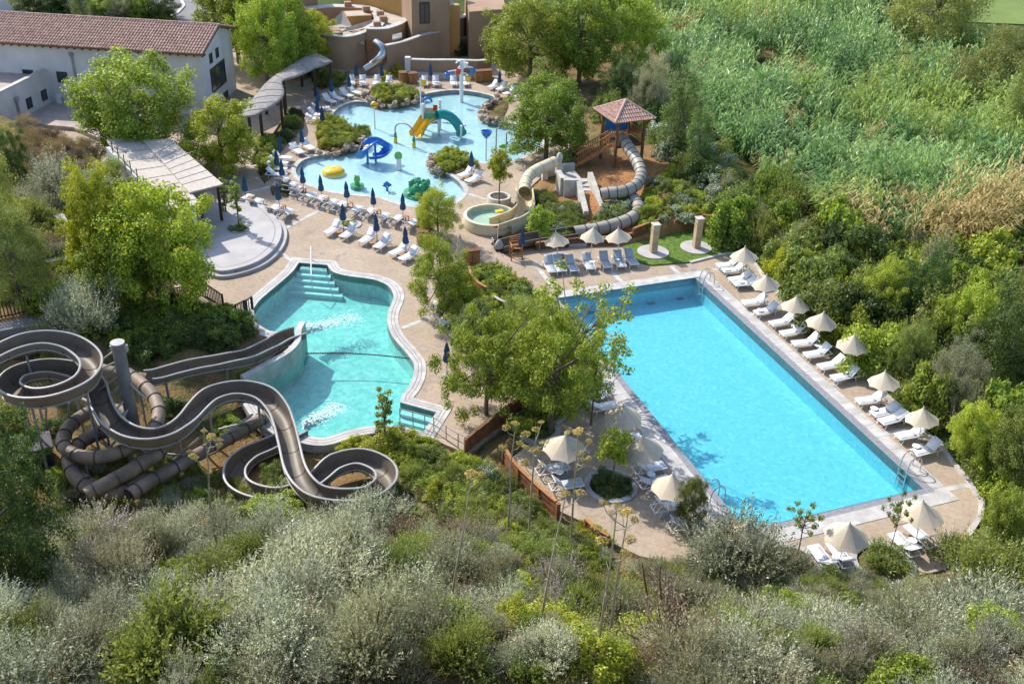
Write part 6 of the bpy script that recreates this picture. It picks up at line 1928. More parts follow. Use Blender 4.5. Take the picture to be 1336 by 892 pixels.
def tree(kind, base, top, hw, label, group=None, name=None, z=None):
    z0 = 0.0 if z is None else z
    if z is None:
        for _ in range(4):
            p = uv(*base, z0); z0 = max(hz(p.x, p.y), -.1)
    p = uv(*base, z0)
    h = height_to(p, top); r = hw / ppm((p.x, p.y, p.z + h * .6))
    pt = TREE[kind]; R0, T0 = pt.o['R'], pt.o['T']
    o = pt.place(p, random.uniform(0, 6.28), (r / R0 / 1.06, r / R0 / 1.06, h / T0 / 1.03), label, 'tree', group)
    return o

tree('bright1', (184,212), 66, 76, 'broad bright green tree in front of the long tiled building, beside the cane roof')
tree('lime2', (291,226), 134, 50, 'yellow green tree between the cane roof and the grey canopy')
tree('bright2', (312,84), -40, 56, 'tall bright tree at the gable end of the tiled building, leftmost of its clump')
tree('mid2', (350,112), -18, 42, 'tall dark green tree second from the left behind the grey canopy')
tree('mid2', (377,100), -15, 38, 'tall green tree behind the upper end of the grey canopy')
tree('lime1', (408,88), 12, 31, 'small yellow green tree at the end of the grey canopy next to the adobe building')
tree('lime1', (212,405), 236, 78, 'big yellow green plane tree left of the round plaza')
tree('lime2', (150,388), 226, 52, 'yellow green tree crown just left of the big plane tree by the snack bar')
tree('bright1', (165,402), 288, 60, 'lower leafy tree in front of the big plane tree left of the plaza')
tree('airy', (634,542), 402, 58, 'leafy tree left of the clump in the planted bed between the two pools')
tree('airy', (718,564), 392, 66, 'tall leafy tree right of the clump in the planted bed, next to the big pool')
tree('olive1', (690,500), 390, 42, 'rear tree of the clump in the planted bed between the two pools')
tree('mid1', (622,470), 398, 40, 'small dense tree at the rear left of the planted bed')
tree('loose', (738,505), 362, 92, 'loose leggy tree reaching its sparse branches over the left edge of the big pool')
tree('mid2', (571,312), 240, 27, 'slim leafy tree beside the timber cabinets below the splash pool')
tree('mid2', (579,412), 314, 38, 'small leafy tree at the top of the planted bed beside the loungers')
tree('bright2', (712,208), 98, 58, 'wide leafy tree at the right rim of the splash pool')
tree('mid2', (690,112), -12, 58, 'large bright tree behind the far loungers right of the adobe tower')
tree('bright1', (755,108), -20, 54, 'large dark tree behind the far loungers, second from the left')
tree('mid2', (812,92), -30, 48, 'tall leafy tree at the top centre beside the reeds')
tree('cypress', (882,205), 84, 27, 'tall conical conifer behind the slide tower')
tree('cypress', (908,222), 138, 18, 'shorter conical conifer in front of the tall one behind the slide tower')
tree('cypress', (842,150), 75, 20, 'slim conifer left of the tall one above the tiled tower roof')
tree('grey1', (848,158), 68, 26, 'grey green bushy tree behind the slide tower')
tree('dark1', (812,140), 70, 28, 'dark bushy tree above the tiled roof of the slide tower')
tree('dark1', (16,795), 572, 84, 'large dark evergreen tree at the lower left corner', z=2.2)
tree('dark1', (20,655), 572, 46, 'dark evergreen crown behind the large one at the left edge below the spiral slide')
tree('lolly', (651,264), 192, 16, 'young lollipop tree in the raised round planter', z=.5)
tree('lolly_g', (704,332), 266, 16, 'young bright green tree beside the lifeguard chair')
tree('lolly_g', (799,632), 556, 22, 'bright green lollipop tree in the round pit on the paving left of the big pool')
tree('mid1', (898,690), 618, 22, 'small dusky tree at the near left corner of the big pool')
tree('sparse', (1040,725), 655, 22, 'sparse young tree left of the pair at the near end of the big pool')
tree('sparse', (1160,722), 638, 17, 'sparse young tree right of the pair at the near end of the big pool')
tree('slim', (771,556), 440, 12, 'slim tree standing in the pit behind the parasols left of the big pool')
tree('slim', (503,580), 508, 14, 'young upright tree in the greenery below the turquoise pool')
tree('slim', (296,285), 232, 10, 'bare slim tree trunk in the plaza beside the snack bar roof')
tree('slim', (312,298), 233, 9, 'slim climbing green tree in the plaza pit', z=.42)
tree('olive1', (1212,70), -45, 72, 'broad dark olive tree at the top right in the reeds')
tree('olive1', (1296,150), 42, 62, 'olive green tree by the right edge below the golf green')
tree('olive1', (1338,215), 60, 46, 'olive green tree cut by the right edge above the reeds')
tree('mid1', (1120,20), -60, 50, 'dark tree at the top edge among the reeds')
tree('olive1', (28,400), 255, 52, 'olive green tree at the left edge above the footpath')
tree('olive1', (-5,330), 165, 46, 'olive green tree cut by the left edge beside the dry grass')
tree('mid1', (1085,375), 322, 24, 'round leafy tree behind the third right parasol')
tree('mid2', (1140,425), 345, 32, 'taller mid green tree in the thicket behind the fifth right parasol')
tree('dark1', (1190,430), 330, 36, 'dark bushy tree high in the thicket at the right')
tree('mid2', (1245,470), 360, 40, 'broad bright tree high in the thicket below the tan reeds')
tree('olive1', (1180,500), 420, 28, 'small olive tree close behind the sixth right parasol')
tree('grey1', (1235,545), 440, 36, 'dusky grey green tree in the middle of the right thicket')
tree('dark1', (1300,520), 385, 48, 'large dark green tree by the right edge of the thicket')
tree('mid2', (1265,610), 520, 34, 'leafy tree behind the nearest parasol of the right row')
tree('mid1', (1320,640), 520, 42, 'green tree at the right edge beside the paving end')
tree('olive1', (1335,470), 350, 40, 'olive tree cut by the right edge below the reeds')
tree('mid1', (1050,345), 290, 22, 'small leafy tree behind the farthest right parasols')
tree('bright2', (1300,720), 640, 34, 'leaning green tree at the right end of the paving')
tree('dark1', (20,245), 165, 22, 'dark slim tree at the left edge near the flat wing')
tree('cypress', (110,40), -30, 14, 'dark cypress behind the tiled roof')
for i, (x, y, k, hwid) in enumerate(((60,18,'dark1',30),(40,14,'mid1',26),(142,20,'mid2',22),(165,24,'grey1',22),(185,26,'bright1',18),(205,22,'dark1',30),(95,16,'dark1',26))):
    tree(k, (x, y + 6), y - 34, hwid, ['dark round tree leftmost behind the tiled roof','mid green garden tree second behind the tiled roof','leafy garden tree right of the cypress behind the tiled roof','grey garden bush tree behind the tiled roof','small bright garden tree by the road behind the tiled roof','dark clipped tree at the bend of the road','dark garden tree just left of the cypress behind the tiled roof'][i])

SH = {
 'silver1': Proto(make_spray_shrub('silver', 31, nt=1150, ln=.068, wd=.02, name='silver_shrub')), 'silver2': Proto(make_spray_shrub('silver', 32, nt=950, ln=.07, wd=.019, tl=(.3, .6), Hh=1.1, name='silver_shrub')), 'silver3': Proto(make_spray_shrub('silver', 33, nt=1000, ln=.065, wd=.021, bare=40, amp=.5, second='grey', s2=.3, name='silver_shrub')),
 'grey1': Proto(make_spray_shrub('grey', 34, nt=900, ln=.065, bare=60, second='brown', s2=.12, name='grey_shrub')), 'grey2': Proto(make_spray_shrub('grey', 35, nt=800, ln=.06, bare=60, tl=(.3, .6), second='mauve', s2=.2, name='grey_shrub')),
 'olive1': Proto(make_spray_shrub('olive', 36, nt=950, ln=.062, wd=.024, amp=.45, name='olive_shrub')), 'olive2': Proto(make_spray_shrub('mid', 37, ln=.09, wd=.035, Hh=.8, name='lentisk_shrub')),
 'green1': Proto(make_shrub('mid', 41, name='laurel_shrub')), 'green2': Proto(make_shrub('fresh', 42, amp=.4, name='myrtle_shrub')), 'green3': Proto(make_shrub('dark', 43, name='evergreen_shrub')), 'green4': Proto(make_shrub('lime', 44, ln=.09, amp=.4, name='broom_shrub')), 'green5': Proto(make_shrub('bright', 45, ln=.12, wd=.06, amp=.45, name='fig_shrub')),
 'dry1': Proto(make_spray_shrub('dry', 46, nt=420, per=9, ln=.08, wd=.02, bare=90, name='dry_shrub')), 'brown1': Proto(make_spray_shrub('brown', 47, nt=380, per=9, ln=.07, wd=.022, bare=120, name='withered_shrub')),
 'mauve1': Proto(make_spray_shrub('mauve', 48, nt=520, per=12, ln=.06, wd=.02, upw=.9, second='olive', s2=.35, name='heather_shrub')),
 'white1': Proto(make_shrub('bloom_w', 49, K=50, ln=.09, wd=.05, name='oleander_shrub')),
 'bloom': Proto(make_shrub('olive', 50, second='dry', s2=.5, ln=.1, wd=.05, name='blossom_shrub')),
 'tuft_dry': Proto(make_grass_tuft('dry', 51)), 'tuft_green': Proto(make_grass_tuft('fresh', 52)), 'tuft_olive': Proto(make_grass_tuft('olive', 53, h=.9)), 'tuft_lime': Proto(make_grass_tuft('lime', 54)),
}
PLACED = []
def ground_at(px, py):
    z = 0.0
    for _ in range(6):
        p = uv(px, py, z); z = .5 * z + .5 * hz(p.x, p.y)
    p = uv(px, py, z); return Vector((p.x, p.y, hz(p.x, p.y)))

def put(kind, p, s, label, group, cat='shrub', sz=1.0):
    o = SH[kind].place((p[0], p[1], p[2] - .06 * s), random.uniform(0, 6.28), (s * random.uniform(.9, 1.1), s * random.uniform(.9, 1.1), s * sz * random.uniform(.85, 1.15)), label, cat, group, (random.uniform(-.12, .12), random.uniform(-.12, .12)))
    PLACED.append((p[0], p[1], s)); return o

def bush(px, py, hw, kind, label, group=None, sz=1.0):
    p = ground_at(px, py); s = hw / ppm(p); return put(kind, p, s, label, group, 'shrub', sz)

NOGO = [BIGC, LAGC, KIDC, DECK_OUT]
def blocked(x, y, pad=.0, inside=()):
    for h in ISLE + BED:
        if in_poly(x, y, h): return False
    for P in NOGO:
        if P in inside: continue
        if in_poly(x, y, P): return True
    return False
FLUME_XY = []
for o_, LL in ((o0, LF), (o1, L2)):
    for q in LL[::4]: FLUME_XY.append((q.x + o_.x, q.y + o_.y, q.z + o_.z))
def scatter(pxs, n_try, dmin, size, kinds, region, seed, margin=.35, flume_clear=True, sz=1.0):
    """individual shrubs inside a sighted polygon; kinds = {proto: (weight, label)}"""
    r = random.Random(seed)
    poly = [(q.x, q.y) for q in (ground_at(*p) for p in pxs)]
    x0, x1 = min(p[0] for p in poly), max(p[0] for p in poly); y0, y1 = min(p[1] for p in poly), max(p[1] for p in poly)
    cand = []
    for _ in range(n_try):
        x, y = r.uniform(x0, x1), r.uniform(y0, y1)
        if in_poly(x, y, poly): cand.append((x, y))
    if not cand: return
    Z = hz_np(np.array([c[0] for c in cand]), np.array([c[1] for c in cand]))
    mine = []
    ks = list(kinds); ws = [kinds[k][0] for k in ks]
    for (x, y), z in zip(cand, Z):
        s = r.uniform(*size)
        if any((x - a) ** 2 + (y - b) ** 2 < (dmin * (s + c) / 2) ** 2 for a, b, c in mine): continue
        if any((x - a) ** 2 + (y - b) ** 2 < (c * .85 + s * .35) ** 2 for a, b, c in BIGB): continue
        if blocked(x, y) or any(blocked(x + s * margin * math.cos(a), y + s * margin * math.sin(a)) for a in (0, 1.57, 3.14, 4.71)): continue
        q = pr((x, y, z + s * .4))
        m_ = s * 40
        if q[0] < -m_ or q[0] > W + (m_ if seed != 64 else 190) or q[1] < -m_ or q[1] > H + m_ * .8: continue
        if flume_clear and any((x - a) ** 2 + (y - b) ** 2 < (s * .8 + .6) ** 2 and z + s * .9 > c - .4 for a, b, c in FLUME_XY): continue
        k = r.choices(ks, ws)[0]
        mine.append((x, y, s))
        put(k, (x, y, z), s, kinds[k][1], kinds[k][1].split(' ')[0] + ' shrubs ' + region, 'shrub', sz)

FGL = 'on the slope along the bottom left'
bush(385,815,92,'silver1','huge silver crowned shrub at the bottom left of centre',None,1.15)
bush(250,850,76,'silver2','big silver shrub of tall shoots near the bottom edge left of centre',None,1.15)
bush(520,815,74,'silver3','big mottled silver shrub at the bottom centre',None,1.15)
bush(160,765,58,'grey2','big twiggy grey shrub right of the dark corner tree',None,1.15)
bush(455,745,58,'silver2','big silver shrub under the right loop of the open flume',None,1.15)
bush(100,880,66,'silver3','big silver shrub by the lower left corner',None,1.15)
bush(1285,850,88,'silver2','big pale silver shrub near the lower right corner',None,1.15)
bush(1090,870,72,'silver3','big mottled silver shrub at the bottom right of centre',None,1.15)
bush(950,850,62,'grey1','big grey twiggy shrub at the bottom below the near pool corner',None,1.15)
bush(655,815,46,'silver1','middling silver shrub between the tall bare stalks',None,1.15)
bush(600,880,56,'olive1','big olive green shrub at the bottom centre',None,1.15)
bush(1190,845,50,'olive1','big olive green shrub at the bottom right',None,1.15)
bush(330,745,44,'olive1','olive green shrub among silver ones below the flume loop',None,1.15)
bush(745,850,48,'olive2','leafy green shrub at the bottom between two stalks',None,1.15)
bush(210,735,40,'grey1','twiggy grey shrub below the lower brown tubes',None,1.15)
BIGB = list(PLACED)
L_ = lambda a, where: a + ' ' + where
w1 = 'on the bottom left slope below the slides'
scatter([(95,725),(200,690),(330,705),(430,705),(500,690),(540,720),(590,790),(620,905),(-30,960),(-30,850),(60,810)], 3200, .92, (.75, 1.9), {
 'silver1': (4, L_('silvery grey shrub', w1)), 'silver2': (4, L_('silvery grey shrub of tall shoots', w1)), 'silver3': (3, L_('mottled silver grey shrub', w1)), 'grey1': (.8, L_('grey green shrub with brown twigs', w1)),
 'grey2': (1.0, L_('grey green shrub with mauve tips', w1)), 'olive1': (2, L_('olive green shrub', w1)), 'mauve1': (.8, L_('mauve flowered low shrub', w1)), 'green2': (1.4, L_('fresh green shrub among silver ones', w1)), 'brown1': (.4, L_('brown dried shrub', w1)), 'olive2': (1, L_('small leaved green shrub', w1))}, w1, 61)
w2 = 'in the bottom centre scrub below the rusty wall'
scatter([(540,715),(620,690),(700,735),(790,775),(870,790),(900,905),(610,905)], 2400, .98, (.45, 1.35), {
 'silver3': (1.5, L_('mottled silver shrub', w2)), 'silver1': (1.2, L_('silvery shrub', w2)), 'grey1': (2, L_('grey green shrub with brown twigs', w2)), 'olive1': (3, L_('olive green shrub', w2)), 'olive2': (2.4, L_('mid green small leaved shrub', w2)), 'brown1': (1.5, L_('brown dried shrub', w2)), 'dry1': (1.2, L_('straw coloured dry shrub', w2)), 'green4': (1, L_('yellow green shrub', w2)), 'mauve1': (1.3, L_('mauve flowered shrub', w2))}, w2, 62)
w3 = 'on the bottom right slope below the big pool'
scatter([(870,795),(960,790),(1050,812),(1190,812),(1260,800),(1350,750),(1400,960),(850,960)], 2800, .92, (.75, 1.9), {
 'silver1': (3, L_('silvery grey shrub', w3)), 'silver2': (3, L_('silvery shrub of tall shoots', w3)), 'silver3': (3, L_('mottled silver grey shrub', w3)), 'grey1': (1.2, L_('grey green shrub with brown twigs', w3)), 'grey2': (1.2, L_('grey shrub with mauve tips', w3)), 'olive1': (2.2, L_('olive green shrub', w3)), 'green2': (1.2, L_('fresh green shrub', w3)), 'brown1': (.6, L_('brown dried shrub', w3))}, w3, 63)
bush(950,745, 74, 'silver3', 'large grey silver shrub at the near left corner of the big pool, hiding a parasol', None, 1.15)
bush(880,790, 45, 'grey2', 'grey twiggy shrub below the round kerb left of the big shrub')
bush(855,770, 24, 'brown1', 'clump of dead rust brown leaves beside the paving edge at the bottom', None, 1.1)
bush(1300,770, 75, 'olive1', 'large olive green shrub right of the near end of the paving', None, 1.3)
bush(1320,700, 45, 'olive2', 'leafy green shrub at the right edge above the big olive shrub', None, 1.2)
bush(1240,735, 40, 'olive1', 'olive shrub leaning over the paving corner at the right', None, 1.0)
w4 = 'in the thicket right of the big pool'
scatter([(945,320),(968,322),(1000,358),(1035,398),(1090,440),(1150,495),(1200,545),(1250,600),(1300,660),(1360,720),(1560,740),(1520,400),(1330,345),(1210,335),(1100,318),(1000,262),(940,262)], 4600, .86, (.9, 2.1), {
 'green1': (3, L_('mid green dense shrub', w4)), 'green2': (2.6, L_('fresh green shrub', w4)), 'green3': (3, L_('dark green shrub', w4)), 'green4': (.4, L_('yellow green shrub', w4)), 'green5': (2, L_('bright broad leaved shrub', w4)), 'olive1': (2, L_('olive green shrub', w4)), 'olive2': (1.6, L_('small leaved mid green shrub', w4)), 'grey1': (.5, L_('grey green shrub', w4)), 'bloom': (.4, L_('cream flowered shrub', w4))}, w4, 64, margin=.55, sz=1.6)
for a in ((1250,480,42,'green3','large dark evergreen bush high in the thicket at the right'),(1270,540,40,'grey1','large greyish bush in the thicket right of the nearest right parasol'),(1110,405,30,'bloom','cream flowered bush behind the parasols of the right row'),(1062,330,22,'silver1','small silver bush behind the far right parasol'),(1010,318,24,'green3','dark round bush behind the farthest right parasol')):
    bush(*a, None, 1.35)
w5 = 'in the wild garden at the left edge'
scatter([(-20,215),(60,240),(130,240),(170,255),(215,300),(120,330),(90,390),(120,430),(60,400),(-20,405)], 1700, 1.0, (.8, 1.5), {
 'dry1': (1.6, L_('straw coloured dry shrub', w5)), 'brown1': (1.4, L_('brown dried shrub', w5)), 'olive1': (3, L_('olive green shrub', w5)), 'silver3': (2, L_('mottled silver shrub', w5)), 'green4': (1.4, L_('yellow green shrub', w5)), 'green2': (1.2, L_('fresh green shrub', w5)), 'grey1': (1, L_('grey green shrub', w5))}, w5, 65)
bush(80,262,50,'silver2','big silver bush above the footpath in the wild garden', None, 1.1); bush(112,432,46,'silver1','weeping silver grey shrub beside the footpath railings', None, 1.5); bush(70,450,30,'silver3','smaller silver shrub over the near footpath railing', None, 1.2)
w6 = 'on the bank above the straight flume'
scatter([(150,420),(215,400),(300,415),(322,430),(300,445),(215,462),(150,452)], 900, .7, (.7, 1.15), {'green3': (3, L_('dark green shrub', w6)), 'green1': (2, L_('mid green shrub', w6)), 'green5': (1, L_('bright green shrub', w6)), 'green2': (1.5, L_('fresh green shrub', w6))}, w6, 66)
w7 = 'on the bank below the turquoise pool'
scatter([(405,590),(440,572),(480,560),(545,570),(600,600),(640,640),(600,680),(540,650),(520,600),(470,590)], 700, .85, (.35, .85), {'green2': (2, L_('fresh green shrub', w7)), 'green4': (1.6, L_('yellow green shrub', w7)), 'olive1': (1.6, L_('olive green shrub', w7)), 'green1': (1, L_('mid green shrub', w7)), 'dry1': (.7, L_('straw coloured dry shrub', w7)), 'brown1': (.6, L_('brown dried shrub', w7))}, w7, 67)
bush(505,592,36,'green4','yellow green bush at the foot of the young tree below the turquoise pool', None, .9); bush(635,625,18,'white1','flowering oleander bush beside the rusty wall corner', None, 1.5)
bush(357,675,34,'green2','fresh green bush below the end loop of the open flume'); bush(480,690,46,'silver1','silver bush in front of the right loop of the open flume', None, 1.1)
bush(300,560,20,'green2','green bush inside the S bend of the open flume'); bush(225,540,24,'green3','dark bush right of the steel mast'); bush(365,455,14,'green4','yellow green bush behind the end of the straight flume'); bush(320,490,14,'green1','green bush at the curved retaining wall'); bush(355,620,16,'green1','green bush inside the lower loop of the flume')
bush(60,470,14,'green4','light green bush inside the spiral of the flume')
bush(8,566,34,'green1','mid green bush at the left edge under the spiral of the flume',None,1.2); bush(70,560,16,'green3','dark bush between the posts of the spiral')
w8 = 'in the planted bed between the pools'
scatter([(612,366),(640,356),(664,368),(690,388),(722,404),(745,442),(770,482),(758,520),(735,544),(706,562),(690,540),(655,482),(605,447),(580,420),(592,388)], 1200, .62, (.55, .95), {'green2': (2, L_('fresh green shrub', w8)), 'green1': (2, L_('mid green shrub', w8)), 'green4': (2, L_('yellow green shrub', w8)), 'olive2': (1.5, L_('small leaved shrub', w8)), 'green5': (1, L_('bright green shrub', w8))}, w8, 68, margin=.3)
w9 = 'below the stone staircase'
scatter([(690,292),(684,275),(700,255),(730,270),(756,270),(762,300),(730,316),(700,316)], 420, .72, (.4, .7), {'olive2': (2, L_('small leaved green shrub', w9)), 'green1': (2, L_('mid green shrub', w9)), 'white1': (1, L_('white flowered shrub', w9))}, w9, 69)
w10 = 'between staircase and tube slide'
scatter([(775,300),(790,270),(820,262),(815,285),(790,300)], 260, .72, (.35, .6), {'white1': (2, L_('white flowered shrub', w10)), 'green1': (1, L_('mid green shrub', w10))}, w10, 70)
w11 = 'on the orange bank right of the tube slide'
scatter([(838,305),(840,270),(850,235),(880,225),(930,250),(950,295),(930,304),(880,300)], 320, 1.15, (.35, .8), {'green1': (2, L_('mid green shrub', w11)), 'green2': (1.5, L_('fresh green shrub', w11)), 'white1': (1, L_('white flowered shrub', w11)), 'green4': (.6, L_('yellow green shrub', w11))}, w11, 71)
w12 = 'behind the slide tower'
scatter([(770,170),(800,130),(850,95),(900,150),(940,210),(960,270),(930,262),(890,225),(860,195),(830,165)], 900, .8, (.8, 1.5), {'green1': (2, L_('mid green shrub', w12)), 'green3': (1.6, L_('dark green shrub', w12)), 'white1': (1.5, L_('white flowered oleander', w12)), 'olive1': (1, L_('olive green shrub', w12)), 'grey1': (.8, L_('grey green shrub', w12))}, w12, 72, sz=1.3)
for isl, kinds, sd, reg in ((ISLE[0], ('green2','green4','green1'), 1, 'on the far island of the splash pool'), (ISLE[1], ('green4','olive2','green2'), 2, 'on the left island of the splash pool'), (ISLE[2], ('green4','green2'), 3, 'in the rock planter by the splash pool'), (BED[0], ('green3','green1'), 4, 'in the small bed by the parasol'), (BED[1], ('green3','green1','green2'), 5, 'in the hedge bed beside the canopy'), (BED[2], ('green1','green2'), 6, 'in the bed below the canopy end')):
    r = random.Random(sd); xs = [p[0] for p in isl]; ys = [p[1] for p in isl]; got = []
    for _ in range(160):
        x, y = r.uniform(min(xs), max(xs)), r.uniform(min(ys), max(ys)); s = r.uniform(.45, .85)
        if not in_poly(x, y, isl) or any((x - a) ** 2 + (y - b) ** 2 < (.6 * s + .2) ** 2 for a, b in got): continue
        if float(dist_poly_np(np.array([x]), np.array([y]), isl)[0]) < .45: continue
        got.append((x, y)); k = r.choice(kinds)
        put(k, (x, y, .1), s, {'green1': 'mid green', 'green2': 'fresh green', 'green3': 'dark green', 'green4': 'yellow green', 'olive2': 'small leaved'}[k] + ' shrub ' + reg, 'shrubs ' + reg)
for i, (c, r_) in enumerate(RINGS):
    lb = ['round green bush at the foot of the bright lollipop tree', 'dome of olive scrub in the ring at the near end of the pool', 'dark bush in the tree pit behind the parasols', 'scrub in the kerb ring at the near left of the sparse tree', 'small plant in the round planter among the six loungers', 'brownish bush in the ring by the lifeguard chair'][i]
    put(['green3','olive2','green1','grey1','green2','brown1'][i], (c[0], c[1], .02), r_ * .95, lb, None, 'shrub', .6)
p = uv(312, 299, .42); put('green1', p, .55, 'low round bush in the plaza pit', None, 'shrub', .6)
w13 = 'in front of the ochre building'
scatter([(430,95),(455,75),(480,70),(500,92),(525,100),(530,80),(560,68),(575,72),(600,72),(600,64),(560,58),(500,60),(430,80)], 360, .8, (.5, .9), {'green2': (1, L_('fresh green hedge shrub', w13)), 'green4': (1, L_('yellow green hedge shrub', w13)), 'green1': (1, L_('mid green hedge shrub', w13))}, w13, 73)
for k, (x, y, hwid, kd, lb) in enumerate(((395,98,22,'green3','dark bush under the end of the grey canopy'),(432,108,20,'green1','round green bush at the end of the grey canopy'),(500,104,12,'green4','yellow flowering bush by the row of loungers'),(522,98,12,'green4','yellow green climber against the low wall pier'),(598,70,16,'green3','dark bush by the tan kiosk'),(615,62,14,'green3','dark bush at the right of the adobe tower'),(556,66,14,'green1','green bush on the kiosk roof edge'))):
    p = uv(x, y, 0); put(kd, (p.x, p.y, .05), hwid / ppm(p), lb, None)
w14 = 'beside the road at the top left'
w16 = 'on the brown patch by the flat wing'
scatter([(30,175),(110,172),(140,205),(120,235),(60,235),(20,210)], 300, .8, (.5, .9), {'brown1': (2, L_('brown dried shrub', w16)), 'dry1': (1.5, L_('straw coloured dry shrub', w16)), 'tuft_dry': (1, L_('straw coloured tuft', w16))}, w16, 77)
scatter([(40,26),(120,14),(190,20),(230,30),(180,36),(100,30)], 260, .8, (.9, 1.5), {'green1': (1, L_('clipped green shrub', w14)), 'green3': (1.2, L_('dark green shrub', w14)), 'silver1': (.5, L_('silver shrub', w14)), 'white1': (.5, L_('white flowered shrub', w14))}, w14, 74)
w17 = 'on the bank beneath the rusty board wall'
scatter([(555,640),(640,600),(668,640),(720,690),(765,712),(800,735),(700,745),(600,705)], 900, .9, (.35, .75), {'green2': (1.6, L_('fresh green shrub', w17)), 'olive1': (2, L_('olive green shrub', w17)), 'green1': (1.4, L_('mid green shrub', w17)), 'dry1': (.5, L_('straw coloured dry shrub', w17)), 'silver3': (.8, L_('mottled silver shrub', w17))}, w17, 91)
w18 = 'just below the near paving edge of the big pool'
scatter([(830,742),(880,745),(1040,762),(1180,770),(1260,755),(1260,812),(860,812)], 900, .85, (.45, .8), {'olive1': (2, L_('olive green shrub', w18)), 'silver3': (2, L_('mottled silver shrub', w18)), 'grey1': (1, L_('grey green shrub', w18)), 'green1': (1, L_('mid green shrub', w18))}, w18, 92)
w19 = 'among the tubes at the foot of the slides'
scatter([(75,640),(70,600),(230,600),(330,640),(320,680),(200,665),(90,680)], 300, 1.1, (.3, .6), {'green2': (1, L_('fresh green shrub', w19)), 'olive1': (1.4, L_('olive green shrub', w19)), 'green1': (1, L_('mid green shrub', w19)), 'silver3': (1, L_('mottled silver shrub', w19))}, w19, 93, flume_clear=False)
# dry grass tufts
w15 = 'on the bare slope round the slides'
scatter([(250,640),(330,600),(400,620),(440,660),(560,610),(640,640),(700,700),(600,700),(480,660),(330,680)], 420, .8, (.4, .8), {'tuft_dry': (2, L_('straw coloured grass tuft', w15)), 'tuft_olive': (1.5, L_('olive grass tuft', w15)), 'tuft_green': (1.5, L_('green grass tuft', w15))}, w15, 75)
for x, y in ((770,693),(778,700),(788,706),(764,690)): 
    p = ground_at(x, y); put('tuft_lime', p, .75, 'yellow green grass clump by the short orange board wall', 'grass clumps by the short board wall', 'grass clump')

# umbel stalks
def umbel(seed):
    rng = np.random.default_rng(seed); n = 150
    a = rng.uniform(0, 2 * PI, n); r = np.sqrt(rng.random(n)) * .2
    C = np.stack([np.cos(a) * r, np.sin(a) * r, .05 - r * r * 1.6 + rng.normal(size=n) * .015], 1)
    Nn = unit(np.stack([np.cos(a) * r * 2, np.sin(a) * r * 2, np.ones(n)], 1) + rng.normal(size=(n, 3)) * .3)
    V, Q = leaves(C, np.cross(Nn, rng.normal(size=(n, 3))), Nn, .055, .045, rng)
    parts = [(V, Q, 0)]
    for k in range(9):
        b = 2 * PI * k / 9; parts.append((*q_tube([Vector((0, 0, -.22)), Vector((.16 * math.cos(b), .16 * math.sin(b), 0))], [.006, .004], 3), 1))
    return merge(parts)
UM = [umbel(s) for s in (1, 2, 3)]
UMESH = []
def stalk(base, top, heads, label, zb=None, seed=0, leafy=True, dead=False):
    r = random.Random(seed)
    b = ground_at(*base); 
    if zb is not None: b = uv(*base, zb)
    h = height_to(b, top[1])
    # tip sighted at the same distance
    tip = Vector((0, 0, h)); q = pr((b.x, b.y, b.z + h)); tip.x = (top[0] - q[0]) / ppm((b.x, b.y, b.z + h))
    t = thing('flower_stalk', b, label, 'flower stalk', 'tall flower stalks')
    path = catmull([(0, 0, -.3), (tip.x * .3 + r.uniform(-.05, .05), r.uniform(-.05, .05), h * .35), (tip.x * .68 + r.uniform(-.05, .05), 0, h * .7), tip], 5)
    sm = 'rust_plant' if dead else 'stalk'
    MB().tube(path, [.055 - .038 * i / (len(path) - 1) for i in range(len(path))], 7).build('stem', M[sm], t, True)
    for k in range(heads):
        f = 1 - .055 * k * r.uniform(.8, 1.2) if k else 1.0
        i = min(len(path) - 1, max(1, int(f * (len(path) - 1))))
        p0 = path[i]
        a = r.uniform(0, 6.28); l = 0 if k == 0 else r.uniform(.3, .65)
        e = p0 + Vector((math.cos(a) * l, math.sin(a) * l, .25 + l * .35))
        MB().tube([p0, p0.lerp(e, .5) + Vector((math.cos(a) * l * .15, math.sin(a) * l * .15, -.02)), e], [.018, .014, .01], 5).build('branch', M[sm], t, True)
        if not UMESH:
            for u in UM:
                o = np_mesh('flower_head', u[0], u[1], [LM['bloom'], M['stalk']], None, u[2]); UMESH.append(o.data); bpy.data.objects.remove(o)
        o = bpy.data.objects.new('flower_head', UMESH[r.randint(0, 2)]); COL.objects.link(o); o.parent = t
        o.location = e + Vector((0, 0, .12)); o.rotation_euler = (r.uniform(-.4, .4), r.uniform(-.4, .4), r.uniform(0, 6)); s = r.uniform(.6, 1.0); o.scale = (s, s, s)
    if leafy:
        for k in range(5):
            f = .3 + .1 * k; p0 = path[int(f * (len(path) - 1))]; a = r.uniform(0, 6.28)
            e = p0 + Vector((math.cos(a) * .3, math.sin(a) * .3, .12))
            MB().tube([p0, e], [.014, .006], 4).build('side_shoot', M['stalk'], t)
    return t
stalk((278,695), (268,572), 7, 'flower stalk with pale yellow umbels below the S bend of the flume', seed=1)
stalk((660,705), (672,562), 6, 'flower stalk with yellow umbels, left of the cluster by the rusty wall', seed=2)
stalk((690,705), (699,570), 8, 'flower stalk with yellow umbels, middle of the cluster by the rusty wall', seed=3)
stalk((745,708), (754,572), 7, 'flower stalk with yellow umbels in front of the lone parasol', seed=4)
stalk((584,822), (614,628), 3, 'tall thin flower stalk left of centre above the scrub', seed=5)
stalk((700,862), (736,655), 2, 'tall thin bare flower stalk at the bottom centre', seed=6)
stalk((776,888), (804,672), 6, 'tall flower stalk with yellow umbels at the bottom right of centre', seed=7)
stalk((790,880), (818,680), 4, 'second tall flower stalk just right of the one with yellow umbels at the bottom', seed=8)
